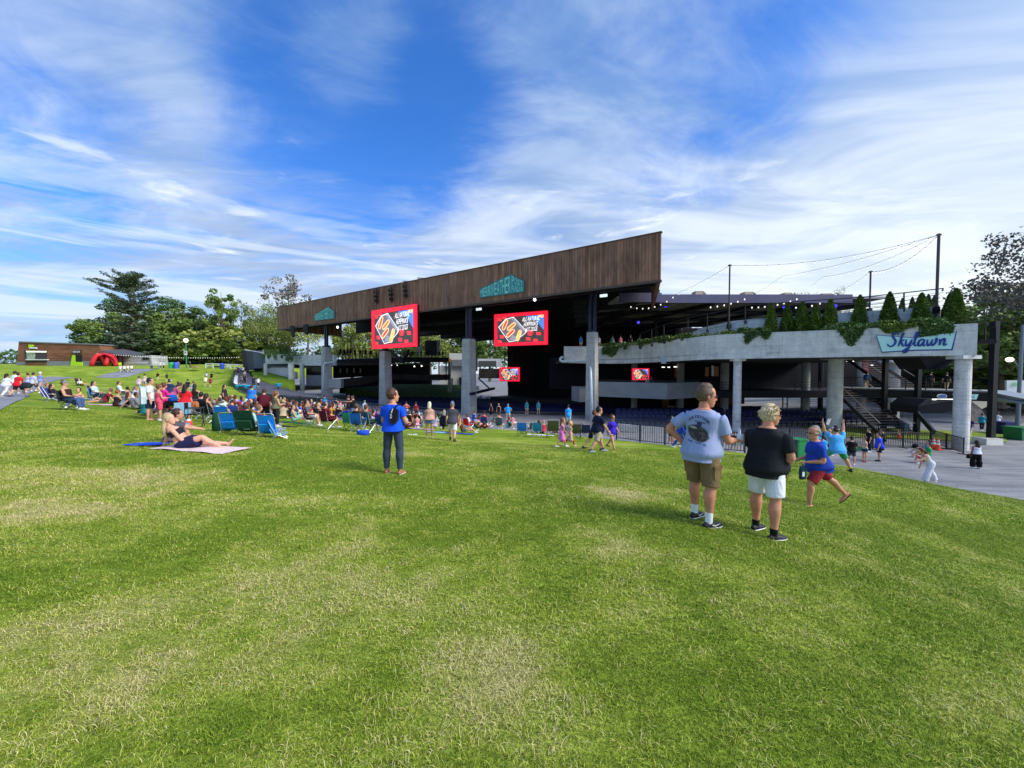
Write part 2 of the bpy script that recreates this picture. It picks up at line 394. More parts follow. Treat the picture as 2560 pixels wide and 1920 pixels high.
def build_ground():
    me=drape(LAWN,1.5,lawn_z,0.0,skirt=3.5)
    # finer cells close to the camera
    bm=bmesh.new();bm.from_mesh(me)
    for d,c in ((22,1),(9,1)):
        ed=[e for e in bm.edges if all(v.co.y> -2 and v.co.y< d and abs(v.co.x)< d*1.6+3 for v in e.verts) and not e.is_boundary]
        bmesh.ops.subdivide_edges(bm,edges=ed,cuts=c,use_grid_fill=True)
    bmesh.ops.triangulate(bm,faces=[f for f in bm.faces if len(f.verts)> 4])
    top=[v for v in bm.verts if not v.is_boundary]
    z=lawn_z(np.array([v.co.x for v in top]),np.array([v.co.y for v in top]))
    for v,zz in zip(top,z):
        if abs(v.co.z-float(zz))< 1.0:v.co.z=float(zz)
    bm.to_mesh(me);bm.free()
    co=np.zeros(len(me.vertices)*3);me.vertices.foreach_get('co',co);co=co.reshape(-1,3)
    add_attr(me,'dry',dryness(co[:,0],co[:,1]))
    o=link('lawn',me,M_lawn,smooth=True);tag(o,kind='structure')
    # plaza and everything around it, one sheet to the horizon
    xs=np.unique(np.r_[np.arange(-260,-70,20),np.arange(-70,60,2.0),np.arange(60,300,20),[-900,-500,500,900]])
    ys=np.unique(np.r_[[-400,-100],np.arange(-20,135,2.0),np.arange(140,300,20),[500,1200]])
    X,Y=np.meshgrid(xs,ys);Z=plaza_z(X,Y);nx=len(xs)
    me=bpy.data.meshes.new('plaza')
    vs=np.stack([X.ravel(),Y.ravel(),Z.ravel()],1)
    fs=[(j*nx+i,j*nx+i+1,(j+1)*nx+i+1,(j+1)*nx+i) for j in range(len(ys)-1) for i in range(nx-1)]
    me.from_pydata(vs.tolist(),[],fs)
    def asp(g,b,col):
        tc=g.n('ShaderNodeTexCoord').outputs['Object']
        n=g.noise(tc,.35,5,.6,.5);nf=g.noise(tc,14.0,5,.7)
        mp=g.n('ShaderNodeMapping',{'Vector':tc,'Scale':(.3,2.0,1)}).outputs[0];st=g.noise(mp,1.0,5,.65)
        c=g.mix(g.mapr(g.m('ADD',g.m('MULTIPLY',n,.5),g.m('MULTIPLY',st,.5)),.35,.65),(.17,.172,.18),(.33,.33,.335))
        c=g.mix(g.mapr(nf,.3,.7,0,.4),c,(.09,.09,.095))
        v=g.n('ShaderNodeTexVoronoi',{'Vector':tc,'Scale':.35},feature='DISTANCE_TO_EDGE')
        c=g.mix(g.mapr(v.outputs[0],.012,0.0,0,.35),c,(.05,.05,.05))
        g.L.new(c,b.inputs['Base Color'])
    M=mat('asphalt',(.18,.18,.19),.9,build=asp)
    o=link('plaza',me,M,smooth=True);tag(o,kind='structure')
def build_blades():
    bands=[(0.9,2.6,11000,.0030,.030),(2.6,5.0,5600,.0044,.032),(5.0,9.0,2600,.0068,.036),(9.0,18.0,800,.012,.038)]
    bx=[];by=[];bw=[];bh=[]
    for y0,y1,den,w,h in bands:
        area=(y1-y0)*2*(1.42*(y0+y1)/2+.5);n=int(area*den)
        y=rng.uniform(y0,y1,n*2);x=rng.uniform(-1,1,n*2)*(1.42*y1+.5);k=np.abs(x)< 1.42*y+.5
        x=x[k][:n];y=y[k][:n]
        bx.append(x);by.append(y);bw.append(np.full(len(x),w));bh.append(np.full(len(x),h))
    x=np.concatenate(bx);y=np.concatenate(by);w=np.concatenate(bw);h=np.concatenate(bh)
    # keep off the plaza side of the lawn edge
    ex=np.array([p[0] for p in EDGE]);ey=np.array([p[1] for p in EDGE]);o_=np.argsort(ex)
    k=y< np.interp(x,ex[o_],ey[o_],left=99)-.1;x,y,w,h=x[k],y[k],w[k],h[k]
    n=len(x);z=lawn_z(x,y);dry=dryness(x,y);cl=nz2(x,y,7.0,21,3);cl2=nz2(x,y,1.7,22,3)
    straw=rng.random(n)< (.07+.40*dry**1.4)
    tint=np.clip(rng.normal(.40,.13,n)+np.where(straw,rng.uniform(.25,.6,n),0)+(cl-.5)*.5,0,1)
    h=.82*h*rng.uniform(.5,1.3,n)*(.6+.75*cl)*(.8+.4*cl2)*np.where(straw,1.25,1.0)
    az=rng.uniform(0,2*np.pi,n)+cl*4;lean=np.abs(rng.normal(.65,.4,n))+np.where(straw,.5,0)
    fx,fy=np.cos(az),np.sin(az);face=rng.uniform(0,2*np.pi,n);sx,sy=np.cos(face),np.sin(face)
    P=np.zeros((n,5,3));base=np.stack([x,y,z-.004],1);side=np.stack([sx,sy,0*sx],1)*w[:,None]/2
    w2=.85
    mid=base+np.stack([fx*h*lean*.35,fy*h*lean*.35,h*.62],1)
    tip=base+np.stack([fx*h*lean*1.15,fy*h*lean*1.15,h*np.clip(1.1-.4*lean,.25,1)],1)
    P[:,0]=base-side;P[:,1]=base+side;P[:,2]=mid+side*w2;P[:,3]=mid-side*w2;P[:,4]=tip
    me=bpy.data.meshes.new('grass');me.vertices.add(n*5);me.vertices.foreach_set('co',P.ravel())
    i0=np.arange(n)*5
    q=np.stack([i0,i0+1,i0+2,i0+3],1);t=np.stack([i0+3,i0+2,i0+4],1)
    loops=np.concatenate([q,t],1).ravel();me.loops.add(len(loops));me.loops.foreach_set('vertex_index',loops.astype(np.int32))
    st=np.stack([np.arange(n)*7,np.arange(n)*7+4],1).ravel();tot=np.tile([4,3],n)
    me.polygons.add(2*n);me.polygons.foreach_set('loop_start',st.astype(np.int32));me.polygons.foreach_set('loop_total',tot.astype(np.int32))
    me.update(calc_edges=True)
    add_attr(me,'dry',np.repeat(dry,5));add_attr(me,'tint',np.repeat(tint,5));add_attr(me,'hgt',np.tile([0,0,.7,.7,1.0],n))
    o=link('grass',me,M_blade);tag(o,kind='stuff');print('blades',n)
build_ground()
build_blades()

# ================================================================ materials of the buildings
ANG=math.atan2(PU.y,PU.x)
def planks_build(dirv,width,c1,c2,c3):
    def f(g,b,col):
        tc=g.n('ShaderNodeTexCoord').outputs['Object'];s=g.n('ShaderNodeSeparateXYZ',{0:tc})
        a={'x':0,'z':2}[dirv]
        k=g.m('FLOOR',g.m('DIVIDE',s.outputs[a],width))
        wn=g.n('ShaderNodeTexWhiteNoise',noise_dimensions='1D');g.L.new(k,wn.inputs['W'])
        sc=(1.2,1.2,.35) if dirv == 'x' else (.3,.3,3)
        mp=g.n('ShaderNodeMapping',{'Vector':tc,'Scale':sc}).outputs[0]
        n=g.noise(mp,1.2,6,.65,.3);st=g.noise(tc,.22,3,.5)
        c=g.ramp(wn.outputs[0],[(0,c1),(.35,c2),(.7,c3),(1,tuple(x*1.25 for x in c2))])
        v=g.mapr(g.m('ADD',g.m('MULTIPLY',n,.7),g.m('MULTIPLY',st,.3)),.3,.7,.55,1.4)
        c=g.mix(1.0,c,g.n('ShaderNodeCombineXYZ',{0:v,1:v,2:v}).outputs[0],'MULTIPLY')
        fr=g.m('FRACT',g.m('DIVIDE',s.outputs[a],width))
        gap=g.m('MAXIMUM',g.m('LESS_THAN',fr,.07),g.m('GREATER_THAN',fr,.95))
        c=g.mix(g.m('MULTIPLY',gap,.7),c,(.012,.010,.008));g.L.new(c,b.inputs['Base Color'])
    return f
M_wood=mat('weathered_planks',(.1,.07,.05),.8,build=planks_build('x',.32,(.18,.088,.052),(.30,.148,.088),(.22,.125,.09)))
M_cedar=mat('cedar_boards',(.2,.09,.05),.75,build=planks_build('z',.35,(.21,.085,.042),(.25,.105,.055),(.18,.075,.04)))
def conc_build(g,b,col):
    tc=g.n('ShaderNodeTexCoord').outputs['Object']
    n=g.noise(tc,.9,6,.65,.6)
    mp=g.n('ShaderNodeMapping',{'Vector':tc,'Scale':(.5,.5,4)}).outputs[0];bd=g.noise(mp,1.3,5,.6)
    mv=g.n('ShaderNodeMapping',{'Vector':tc,'Scale':(2.2,2.2,.3)}).outputs[0];st=g.noise(mv,1.0,5,.7)
    v=g.m('ADD',g.m('ADD',g.m('MULTIPLY',n,.4),g.m('MULTIPLY',bd,.25)),g.m('MULTIPLY',st,.35))
    c=g.ramp(v,[(.36,tuple(x*.45 for x in col)),(.45,tuple(x*.86 for x in col)),(.53,col),(.62,tuple(min(1,x*1.2) for x in col))])
    sx=g.n('ShaderNodeSeparateXYZ',{0:tc});jl=g.m('MAXIMUM',g.m('LESS_THAN',g.m('FRACT',g.m('DIVIDE',sx.outputs[2],.58)),.035),g.m('LESS_THAN',g.m('FRACT',g.m('DIVIDE',sx.outputs[0],2.4)),.010));c=g.mix(g.m('MULTIPLY',jl,.38),c,tuple(x*.3 for x in col));pit=g.noise(tc,7.0,3,.6);c=g.mix(g.mapr(pit,.60,.70,0,.6),c,tuple(x*.4 for x in col))
    g.L.new(c,b.inputs['Base Color'])
    bp=g.n('ShaderNodeBump',{'Height':v,'Strength':.5,'Distance':.03});g.L.new(bp.outputs[0],b.inputs['Normal'])
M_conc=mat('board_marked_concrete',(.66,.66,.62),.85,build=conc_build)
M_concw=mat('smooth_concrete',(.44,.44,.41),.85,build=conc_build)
M_panel=mat('grey_metal_panel',(.20,.215,.225),.6,build=vary(.8,.12))
M_black=mat('black_steel',(.008,.008,.010),.55)
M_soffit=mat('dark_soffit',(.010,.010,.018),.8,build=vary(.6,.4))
M_navy=mat('navy_steel',(.010,.014,.045),.5,build=vary(.5,.2))
M_purple=mat('slate_blue_metal',(.085,.085,.16),.55,build=vary(.4,.12))
M_tan=mat('tan_metal',(.42,.36,.27),.6,build=vary(1.5,.1))
M_white=mat('white_paint',(.75,.76,.76),.5,build=vary(1.0,.07))
M_pipe=mat('galvanised_pipe',(.55,.60,.66),.4,build=vary(2,.08))
M_slat=mat('slatted_ceiling',(.34,.31,.22),.8,build=planks_build('x',.6,(.30,.27,.19),(.36,.32,.23),(.26,.24,.18)))
M_seat=mat('blue_seat_plastic',(.006,.012,.06),.4)
def glow(name,c,s):return mat(name,c,.5,emit=(c,s))
def pv(u,w,z):return PC+PU*u+PW*w+Vector((0,0,z))
def fplane(px,py,off=0.0):
    """ray onto the fascia plane -> (u, z)"""
    r=ray(px,py);t=((PC+PW*off).dot(PW))/r.dot(PW);p=r*t-PC
    return p.dot(PU),p.z
def strip(mb,pts,thick,vec=None):
    """wall of constant thickness following (px, ytop, ybottom, Y) points"""
    A=[at(p[0],p[1],p[3]) for p in pts];B=[at(p[0],p[2],p[3]) for p in pts]
    for a,b in zip(A,B):b.x,b.y=a.x,a.y
    n=len(pts);off=[]
    for i in range(n):
        d=A[min(i+1,n-1)]-A[max(i-1,0)];nn=Vector((-d.y,d.x,0)).normalized()*thick if vec is None else Vector(vec)
        off.append(nn)
    vs=[]
    for a,b,o in zip(A,B,off):vs+= [a,b,b+o,a+o]
    fs=[(0,1,2,3),tuple((n-1)*4+k for k in (3,2,1,0))]
    for i in range(n-1):
        for k in range(4):fs.append((i*4+k,i*4+(k+1) % 4,(i+1)*4+(k+1) % 4,(i+1)*4+k))
    mb.add(vs,fs);return mb
# ---------------------------------------------------------------- lettering
GLY={}
def glyph(ch,bold=.03):
    k=(ch,bold)
    if k in GLY:return GLY[k]
    cu=bpy.data.curves.new('t','FONT');cu.body=ch;cu.offset=bold;cu.resolution_u=2
    ob=bpy.data.objects.new('t',cu);COL.objects.link(ob)
    me=bpy.data.meshes.new_from_object(ob.evaluated_get(bpy.context.evaluated_depsgraph_get()))
    vs=[tuple(v.co) for v in me.vertices];fs=[tuple(p.vertices) for p in me.polygons]
    bpy.data.objects.remove(ob);bpy.data.curves.remove(cu);bpy.data.meshes.remove(me)
    x0=min(v[0] for v in vs);x1=max(v[0] for v in vs);y0=min(v[1] for v in vs);y1=max(v[1] for v in vs)
    vs=[((v[0]-x0)/max(x1-x0,1e-6),(v[1]-y0)/max(y1-y0,1e-6)) for v in vs]
    GLY[k]=(vs,fs,(x1-x0)/max(y1-y0,1e-6));return GLY[k]
def letters(mb,text,fn,gap=.16,bold=.03):
    """text spread over s in 0..1; fn(s, t) -> 3D point"""
    ws=[]
    for ch in text:ws.append(.45 if ch == ' ' else (.22 if ch in "I'!-" else 1.0))
    tot=sum(ws)+gap*(len(text)-1);x=0
    for ch,w in zip(text,ws):
        if ch != ' ':
            vs,fs,ar=glyph(ch,bold)
            lo,hi=(0,1)
            if ch == '-':lo,hi=.42,.58
            if ch == "'":lo,hi=.68,1
            mb.add([fn((x+v[0]*w)/tot,lo+v[1]*(hi-lo)) for v in vs],fs)
        x+= w+gap
    return mb
# ================================================================ pavilion
def build_pavilion():
    t=thing('pavilion','large open concert pavilion with a sloping weathered wood fascia above concrete columns','pavilion',tuple(PC),ANG)
    mb=MB();mb.box((0,.15,11.3),(77.8,.3,4.6));mb.build('fascia',M_wood,t)
    mb=MB();mb.box((0,.13,13.63),(78.0,.42,.10));mb.box((0,.10,8.90),(78.0,.36,.22));mb.build('fascia_trim',mat('bronze_trim',(.09,.065,.05),.6),t)
    for s in (1,-1):
        a=Vector((38.9*s,.3,0));b=Vector((35.2*s,12.2,0));m2=MB()
        m2.add([(a.x,a.y,8.9),(b.x,b.y,8.2),(b.x,b.y,12.9),(a.x,a.y,13.6),(a.x-.35*s,a.y,8.9),(b.x-.35*s,b.y,8.2),(b.x-.35*s,b.y,12.9),(a.x-.35*s,a.y,13.6)],
               [(0,1,2,3),(7,6,5,4),(0,3,7,4),(1,5,6,2),(3,2,6,7),(0,4,5,1)])
        m2.build('side_fascia',M_wood,t)
    plan=[(-38.5,.32),(38.5,.32),(35.0,12.2),(28,46),(-28,46),(-35.0,12.2)]
    mb=MB();mb.prism(plan,.35,12.6);mb.build('roof',mat('roof_membrane',(.3,.3,.3),.9),t)
    # deep roof beams under the deck
    mb=MB()
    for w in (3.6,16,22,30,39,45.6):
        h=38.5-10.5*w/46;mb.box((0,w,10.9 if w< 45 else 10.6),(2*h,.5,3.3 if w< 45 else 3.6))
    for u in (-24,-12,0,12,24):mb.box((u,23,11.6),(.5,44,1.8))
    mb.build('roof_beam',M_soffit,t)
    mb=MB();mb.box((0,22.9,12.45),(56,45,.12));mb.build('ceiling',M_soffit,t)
    mb=MB();mb.box((-20.0,30.0,10.4),(17,.8,1.6));mb.box((-6,14.0,9.4),(40,.5,.5));mb.build('lighting_truss',M_navy,t)
    # columns
    for (px,w,yt,yb,Y) in ((1172,1.40,848,1034,53.6),(963,1.40,878,1012,63.6),(816,1.35,868,1006,73.0),(1481,1.12,831,1082,46.8)):
        a=at(px,yt,Y);b=at(px,yb,Y);p=Vector((a.x,a.y,0))-PC;u,wv=p.dot(PU),p.dot(PW)
        mb=MB();zt,zb=a.z,b.z-.6
        vs=[]
        for z,k in ((zb,1.12),(zt,.92)):
            for sx,sy in ((-1,-1),(1,-1),(1,1),(-1,1)):vs.append((u+sx*w/2*k,wv+sy*w/2*k,z))
        mb.add(vs,[(3,2,1,0),(4,5,6,7),(0,1,5,4),(1,2,6,5),(2,3,7,6),(3,0,4,7)])
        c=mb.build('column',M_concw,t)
        m2=MB();m2.box((u-.3,wv,(zt+12.4)/2),(.32,.32,12.4-zt));m2.box((u+.3,wv,(zt+12.4)/2),(.32,.32,12.4-zt));m2.box((u,wv,zt+.12),(w*.8,w*.8,.24))
        m2.build('steel_post',M_navy,t)
        if px in (1172,963):
            y1=977 if px == 1172 else 968
            zz=at(px,y1,Y).z;m3=MB();m3.box((u,wv,zz),(w*1.04,w*1.04,.42));m3.build('steel_collar',M_navy,t)
    # round black speakers and small lamps hanging under the edge
    for (px,py,Y,r,h) in ((731,833,77,.45,2.0),(765,832,75,.55,1.6)):
        a=at(px,py,Y)-PC;u,wv=a.dot(PU),a.dot(PW)
        mb=MB();mb.tube([(u,wv,9.2),(u,wv,9.0),(u+.1,wv,9.0-h*.5),(u+.45,wv,9.0-h)],[r*.7,r,r,r*.6],10);mb.build('hanging_speaker',M_black,t)
    for (px,py,Y) in ((1337,749,50),(844,818,69)):
        a=at(px,py,Y)-PC;mb=MB();mb.ball((a.dot(PU),a.dot(PW),a.z),.20);mb.build('lamp',glow('cool_lamp',(.8,.9,1),3),t)
    for (px,py,Y) in ((1509,739,45),(1197,773,54)):
        a=at(px,py,Y)-PC;mb=MB();mb.box((a.dot(PU),a.dot(PW),a.z),(.85,.2,.3));mb.build('lamp',glow('fixture_lamp',(.7,.8,.9),.7),t)
    a=at(1450,765,52)-PC
    mb=MB();
    for k in range(5):mb.box((a.dot(PU),a.dot(PW)+.05*k*k,9.3-.62*k),(1.6,1.0,.56),0,-.06*k)
    mb.build('speaker_array',M_black,t)
    # spotlights clamped to the face of the fascia
    for px,py in ((943,742),(980,738),(1016,728)):
        u,z=fplane(px,py);mb=MB()
        mb.beam((u,-.1,z+1.3),(u+.5,-.8,z+.9),.07,.07);mb.beam((u,-.1,z+1.3),(u,-.1,z-1.2),.10,.10)
        for k in range(3):mb.box((u+.1*k,-.35,z+.7-.7*k),(.5,.4,.42),.3*k,.4)
        mb.build('floodlight',M_black,t)
    return t
PAV=build_pavilion()
def sign_board(name,pts,label,small=False):
    """five sided roof shaped sign, letters following its slopes"""
    P=[fplane(x,y) for x,y in pts]                       # bl, tl, apex, tr, br
    t=thing(name,label,'sign',tuple(PC),ANG)
    off=-.16;mb=MB();mb.slab([(u,off,z) for u,z in (P[0],P[4],P[3],P[2],P[1])],(0,.12,0));mb.build('backing',mat('dark_teal_paint',(.05,.24,.28),.6),t)
    bl,tl,ap,tr,br=P
    def bot(u):return bl[1]+(br[1]-bl[1])*(u-bl[0])/(br[0]-bl[0])
    def top(u):
        if u< ap[0]:return tl[1]+(ap[1]-tl[1])*(u-tl[0])/(ap[0]-tl[0])
        return ap[1]+(tr[1]-ap[1])*(u-ap[0])/(tr[0]-ap[0])
    W=br[0]-bl[0];M=mat('sign_green_paint',(.26,.80,.62),.5)
    def fn1(s,v):
        u=bl[0]+W*.02+(ap[0]-bl[0]-W*.03)*s;b=bot(u)+W*.018;tp=top(u)-W*.022;return (u,off-.012,b+(tp-b)*v)
    def fn2(s,v):
        u=ap[0]+W*.02+(br[0]-ap[0]-W*.04)*s;b=bot(u)+W*.018;tp=top(u)-W*.022;mm=b+(tp-b)*.52;return (u,off-.012,mm+(tp-mm)*v)
    def fn3(s,v):
        u=ap[0]+W*.02+(br[0]-ap[0]-W*.04)*s;b=bot(u)+W*.018;tp=top(u)-W*.022;mm=b+(tp-b)*.46;return (u,off-.012,b+(mm-b)*v)
    mb=MB();letters(mb,'MERRIWEATHER',fn1,.20,.0);mb.build('lettering',M,t)
    mb=MB();letters(mb,'POST',fn2,.22,.0);letters(mb,'PAVILION',fn3,.22,.0);mb.build('lettering',M,t)
z5=lambda x,y:(1060+x*.19286,640+y*.19286);z3=lambda x,y:(660+x*.19892,640+y*.19892)
sign_board('roof_sign',[z5(735,545),z5(735,430),z5(1135,240),z5(1300,325),z5(1300,468)],'larger teal roof-shaped MERRIWEATHER POST PAVILION sign, right of the big red-framed screens’ gap'.replace('’',"'"))
sign_board('roof_sign',[z3(648,818),z3(645,740),z3(818,638),z3(888,695),z3(890,788)],'smaller teal MERRIWEATHER POST PAVILION sign near the left end of the wood fascia')
# ---------------------------------------------------------------- screens
def screen(TL,TR,BR,BL,YL,YR,label,text=True,border=.056,size=1.0):
    a=at(*BL,YL);b=at(*BR,YR);h=at(*TL,YL).z-a.z;dx=Vector((b.x-a.x,b.y-a.y,0));W=dx.length
    t=thing('led_screen',label,'screen',tuple(a),math.atan2(dx.y,dx.x),'red framed video screens')
    B=border*W
    mb=MB();mb.box((W/2,.45,h/2),(W*.98,.5,h*.98));mb.build('housing',M_black,t)
    mb=MB()
    for c,d in (((W/2,0,B/2),(W,.3,B)),((W/2,0,h-B/2),(W,.3,B)),((B/2,0,h/2),(B,.3,h-2*B)),((W-B/2,0,h/2),(B,.3,h-2*B))):mb.box(c,d)
    mb.build('frame',mat('screen_red',(.72,.02,.045),.5,emit=((.75,.012,.04),.75)),t)
    iw,ih=W-2*B,h-2*B
    S=lambda x,z,l=0:(B+x*iw,-.0-.004*l,B+z*ih)
    def poly(name,pts,m,l,k=1):
        q=MB();q.add([S(x,z,l) for x,z in pts],[tuple(range(len(pts)))]);return q.build(name,m,t)
    mb=MB();mb.box((W/2,.06,h/2),(iw,.1,ih));mb.build('picture',glow('pic_dark',(.045,.035,.04),.9),t)
    cR=glow('pic_red',(.80,.04,.05),.9);cB=glow('pic_blue',(.06,.20,.85),.9);cT=glow('pic_tray',(.30,.33,.42),.6);cE=glow('pic_edge',(.75,.74,.78),.9)
    cBun=glow('pic_bun',(.90,.52,.28),.9);cS=[glow('pic_sausage',(.55,.10,.03),.9),glow('pic_relish',(.50,.20,.05),.9),glow('pic_ketchup',(.75,.06,.05),.9),glow('pic_mustard',(.95,.42,.08),.9)]
    for x,z in ((.05,.92),(.1,.24),(.05,.05),(.16,.98),(.72,.38),(.70,.30),(.88,.30),(.67,.12),(.82,.05)):
        q=MB();w=.05;q.add([S(x-w*.8,z-w*1.1,1),S(x+w,z-w*1.3,1),S(x+w*.8,z+w,1),S(x-w,z+w*1.2,1)],[(0,1,2,3)])
        q.build('confetti',cR,t)
    q=MB();q.add([S(x,z,1) for x,z in ((.62,.98),(.72,.86),(.84,.80),(.93,.55),(.985,.42),(.985,.98))],[tuple(range(6))]);q.build('blue_swash',cB,t)
    q=MB();q.add([S(x,z,2) for x,z in ((.86,.99),(.9,.9),(.96,.88),(.985,.92),(.985,.99))],[tuple(range(5))]);q.build('peach_spot',glow('pic_peach',(.95,.45,.3),.9),t)
    tray=[(.02,.62),(.18,.93),(.36,.985),(.64,.42),(.62,.34),(.40,.05),(.26,.02),(.24,.06)]
    poly('tray_rim',tray,cE,2)
    cx=sum(p[0] for p in tray)/8;cz=sum(p[1] for p in tray)/8
    poly('tray',[(cx+(x-cx)*.93,cz+(z-cz)*.94) for x,z in tray],glow('pic_trayin',(.16,.13,.14),.8),3)
    poly('tray_shine',[(.30,.94),(.35,.95),(.60,.45),(.57,.40)],cT,4)
    poly('tray_shine',[(.27,.10),(.38,.08),(.42,.22),(.33,.3)],cT,4)
    ar=iw/ih
    def dog(x,z,ang,L,wd,ci):
        ca,sa=math.cos(ang),math.sin(ang);q=MB();r_=MB();n=14
        for mb_,l,k in ((q,5,1.0),(r_,6,.62)):
            pts=[]
            for i in range(n):
                th=2*math.pi*i/n;ex=L/2*abs(math.cos(th))**.5*math.copysign(1,math.cos(th));ey=wd/2*abs(math.sin(th))**.7*math.copysign(1,math.sin(th))*(k if k == 1 else .5)
                ex *= 1 if k == 1 else .86
                pts.append(S(x+(ex*ca-ey*sa)/ar,z+(ex*sa+ey*ca),l))
            mb_.add(pts,[tuple(range(n))])
        q.build('bun',cBun,t);r_.build('sausage',cS[ci],t)
        zz=MB();N=9
        for i in range(N-1):
            e0=-L*.38+L*.76*i/(N-1);e1=-L*.38+L*.76*(i+1)/(N-1);y0=wd*.10*(-1)**i;y1=-y0;tw=wd*.06
            zz.add([S(x+(ex*ca-ey*sa)/ar,z+(ex*sa+ey*ca),7) for ex,ey in ((e0,y0-tw),(e1,y1-tw),(e1,y1+tw),(e0,y0+tw))],[(0,1,2,3)])
        zz.build('sauce',glow('pic_sauce%d' % ci,((.2,.02,.01),(.25,.12,.02),(.55,.02,.02),(1,.62,.1))[ci],.9),t)
    dog(.17,.70,1.12,.44,.17,0);dog(.31,.62,.62,.44,.17,1);dog(.29,.36,.66,.44,.17,2);dog(.47,.26,1.2,.46,.17,3)
    cW=glow('pic_white',(.95,.93,.97),1.0)
    if text:
        q=MB()
        for ln,x0,x1,z0,z1 in (("ALL-NATURAL",.54,.90,.79,.95),("HOFFMAN'S",.57,.86,.595,.755),("HOT DOGS",.60,.85,.40,.56)):
            letters(q,ln,lambda s,v:S(x0+(x1-x0)*s+.018*v,z0+(z1-z0)*v+.10*(s-.5)*.2,8),.2,.0)
        q.build('lettering',cW,t)
    return t
s1=screen((928.6,777.3),(1039,763.8),(1042,868.8),(931.6,872.8),63.2,56.8,'big red-framed video screen mounted in front of the wood fascia, showing hot dogs')
s2=screen((1231.7,786.6),(1365.7,774),(1369,859),(1236.5,866),59.6,55.7,'big red-framed video screen hanging under the roof below the larger teal sign')
s3=screen(z5(978,1443),z5(1233,1440),z5(1237,1622),z5(982,1622),84,81,'small red-framed video screen on the dark stage wall below the hanging big screen')
s4=screen((1580.5,921),(1622,921),(1622,951),(1580.5,950),52,52,'small red-framed video screen above the grey balcony under the concrete terrace',text=False)
def screen_mounts():
    mb=MB();a=at(975,876,60.5);mb.beam(a,a+Vector((1.6,1.0,-1.8)),.35,.35);mb.beam(a+Vector((3.2,-1,0)),a+Vector((1.6,1.0,-1.8)),.35,.35)
    o=mb.build('screen_bracket',M_black,s1);o.parent=None
    o.parent=s1;o.matrix_parent_inverse=s1.matrix_basis.inverted()
    for s in (s2,s3):
        pass
screen_mounts()
def hang_rods(s,W,h,z):
    for k in (.25,.75):mb=MB();mb.beam((W*k,.5,h),(W*k,.5,h+z),.12,.12);mb.build('hanger',M_black,s)
hang_rods(s2,9,4.9,4.0);hang_rods(s3,4,3,6)
# ---------------------------------------------------------------- stage house and dark walls
def build_stage():
    t=thing('stage_house','black stage house filling the dark centre under the pavilion roof','stage',tuple(PC),ANG)
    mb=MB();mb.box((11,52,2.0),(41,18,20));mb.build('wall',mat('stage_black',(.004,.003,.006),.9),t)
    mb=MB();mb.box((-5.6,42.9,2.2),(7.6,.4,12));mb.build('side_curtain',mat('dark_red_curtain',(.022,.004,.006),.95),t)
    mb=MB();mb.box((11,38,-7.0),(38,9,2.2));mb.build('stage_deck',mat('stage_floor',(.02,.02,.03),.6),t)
    for py,x0,x1,n in ((943,1383,1438,8),(962,1394,1446,8)):
        for k in range(n):
            p=at(x0+(x1-x0)*k/(n-1),py,88)-PC;mb=MB();mb.ball((p.dot(PU),p.dot(PW),p.z),.11,6,4);mb.build('indicator_lamp',glow('small_lamp',(.8,.8,.75),1.6),t)
build_stage()
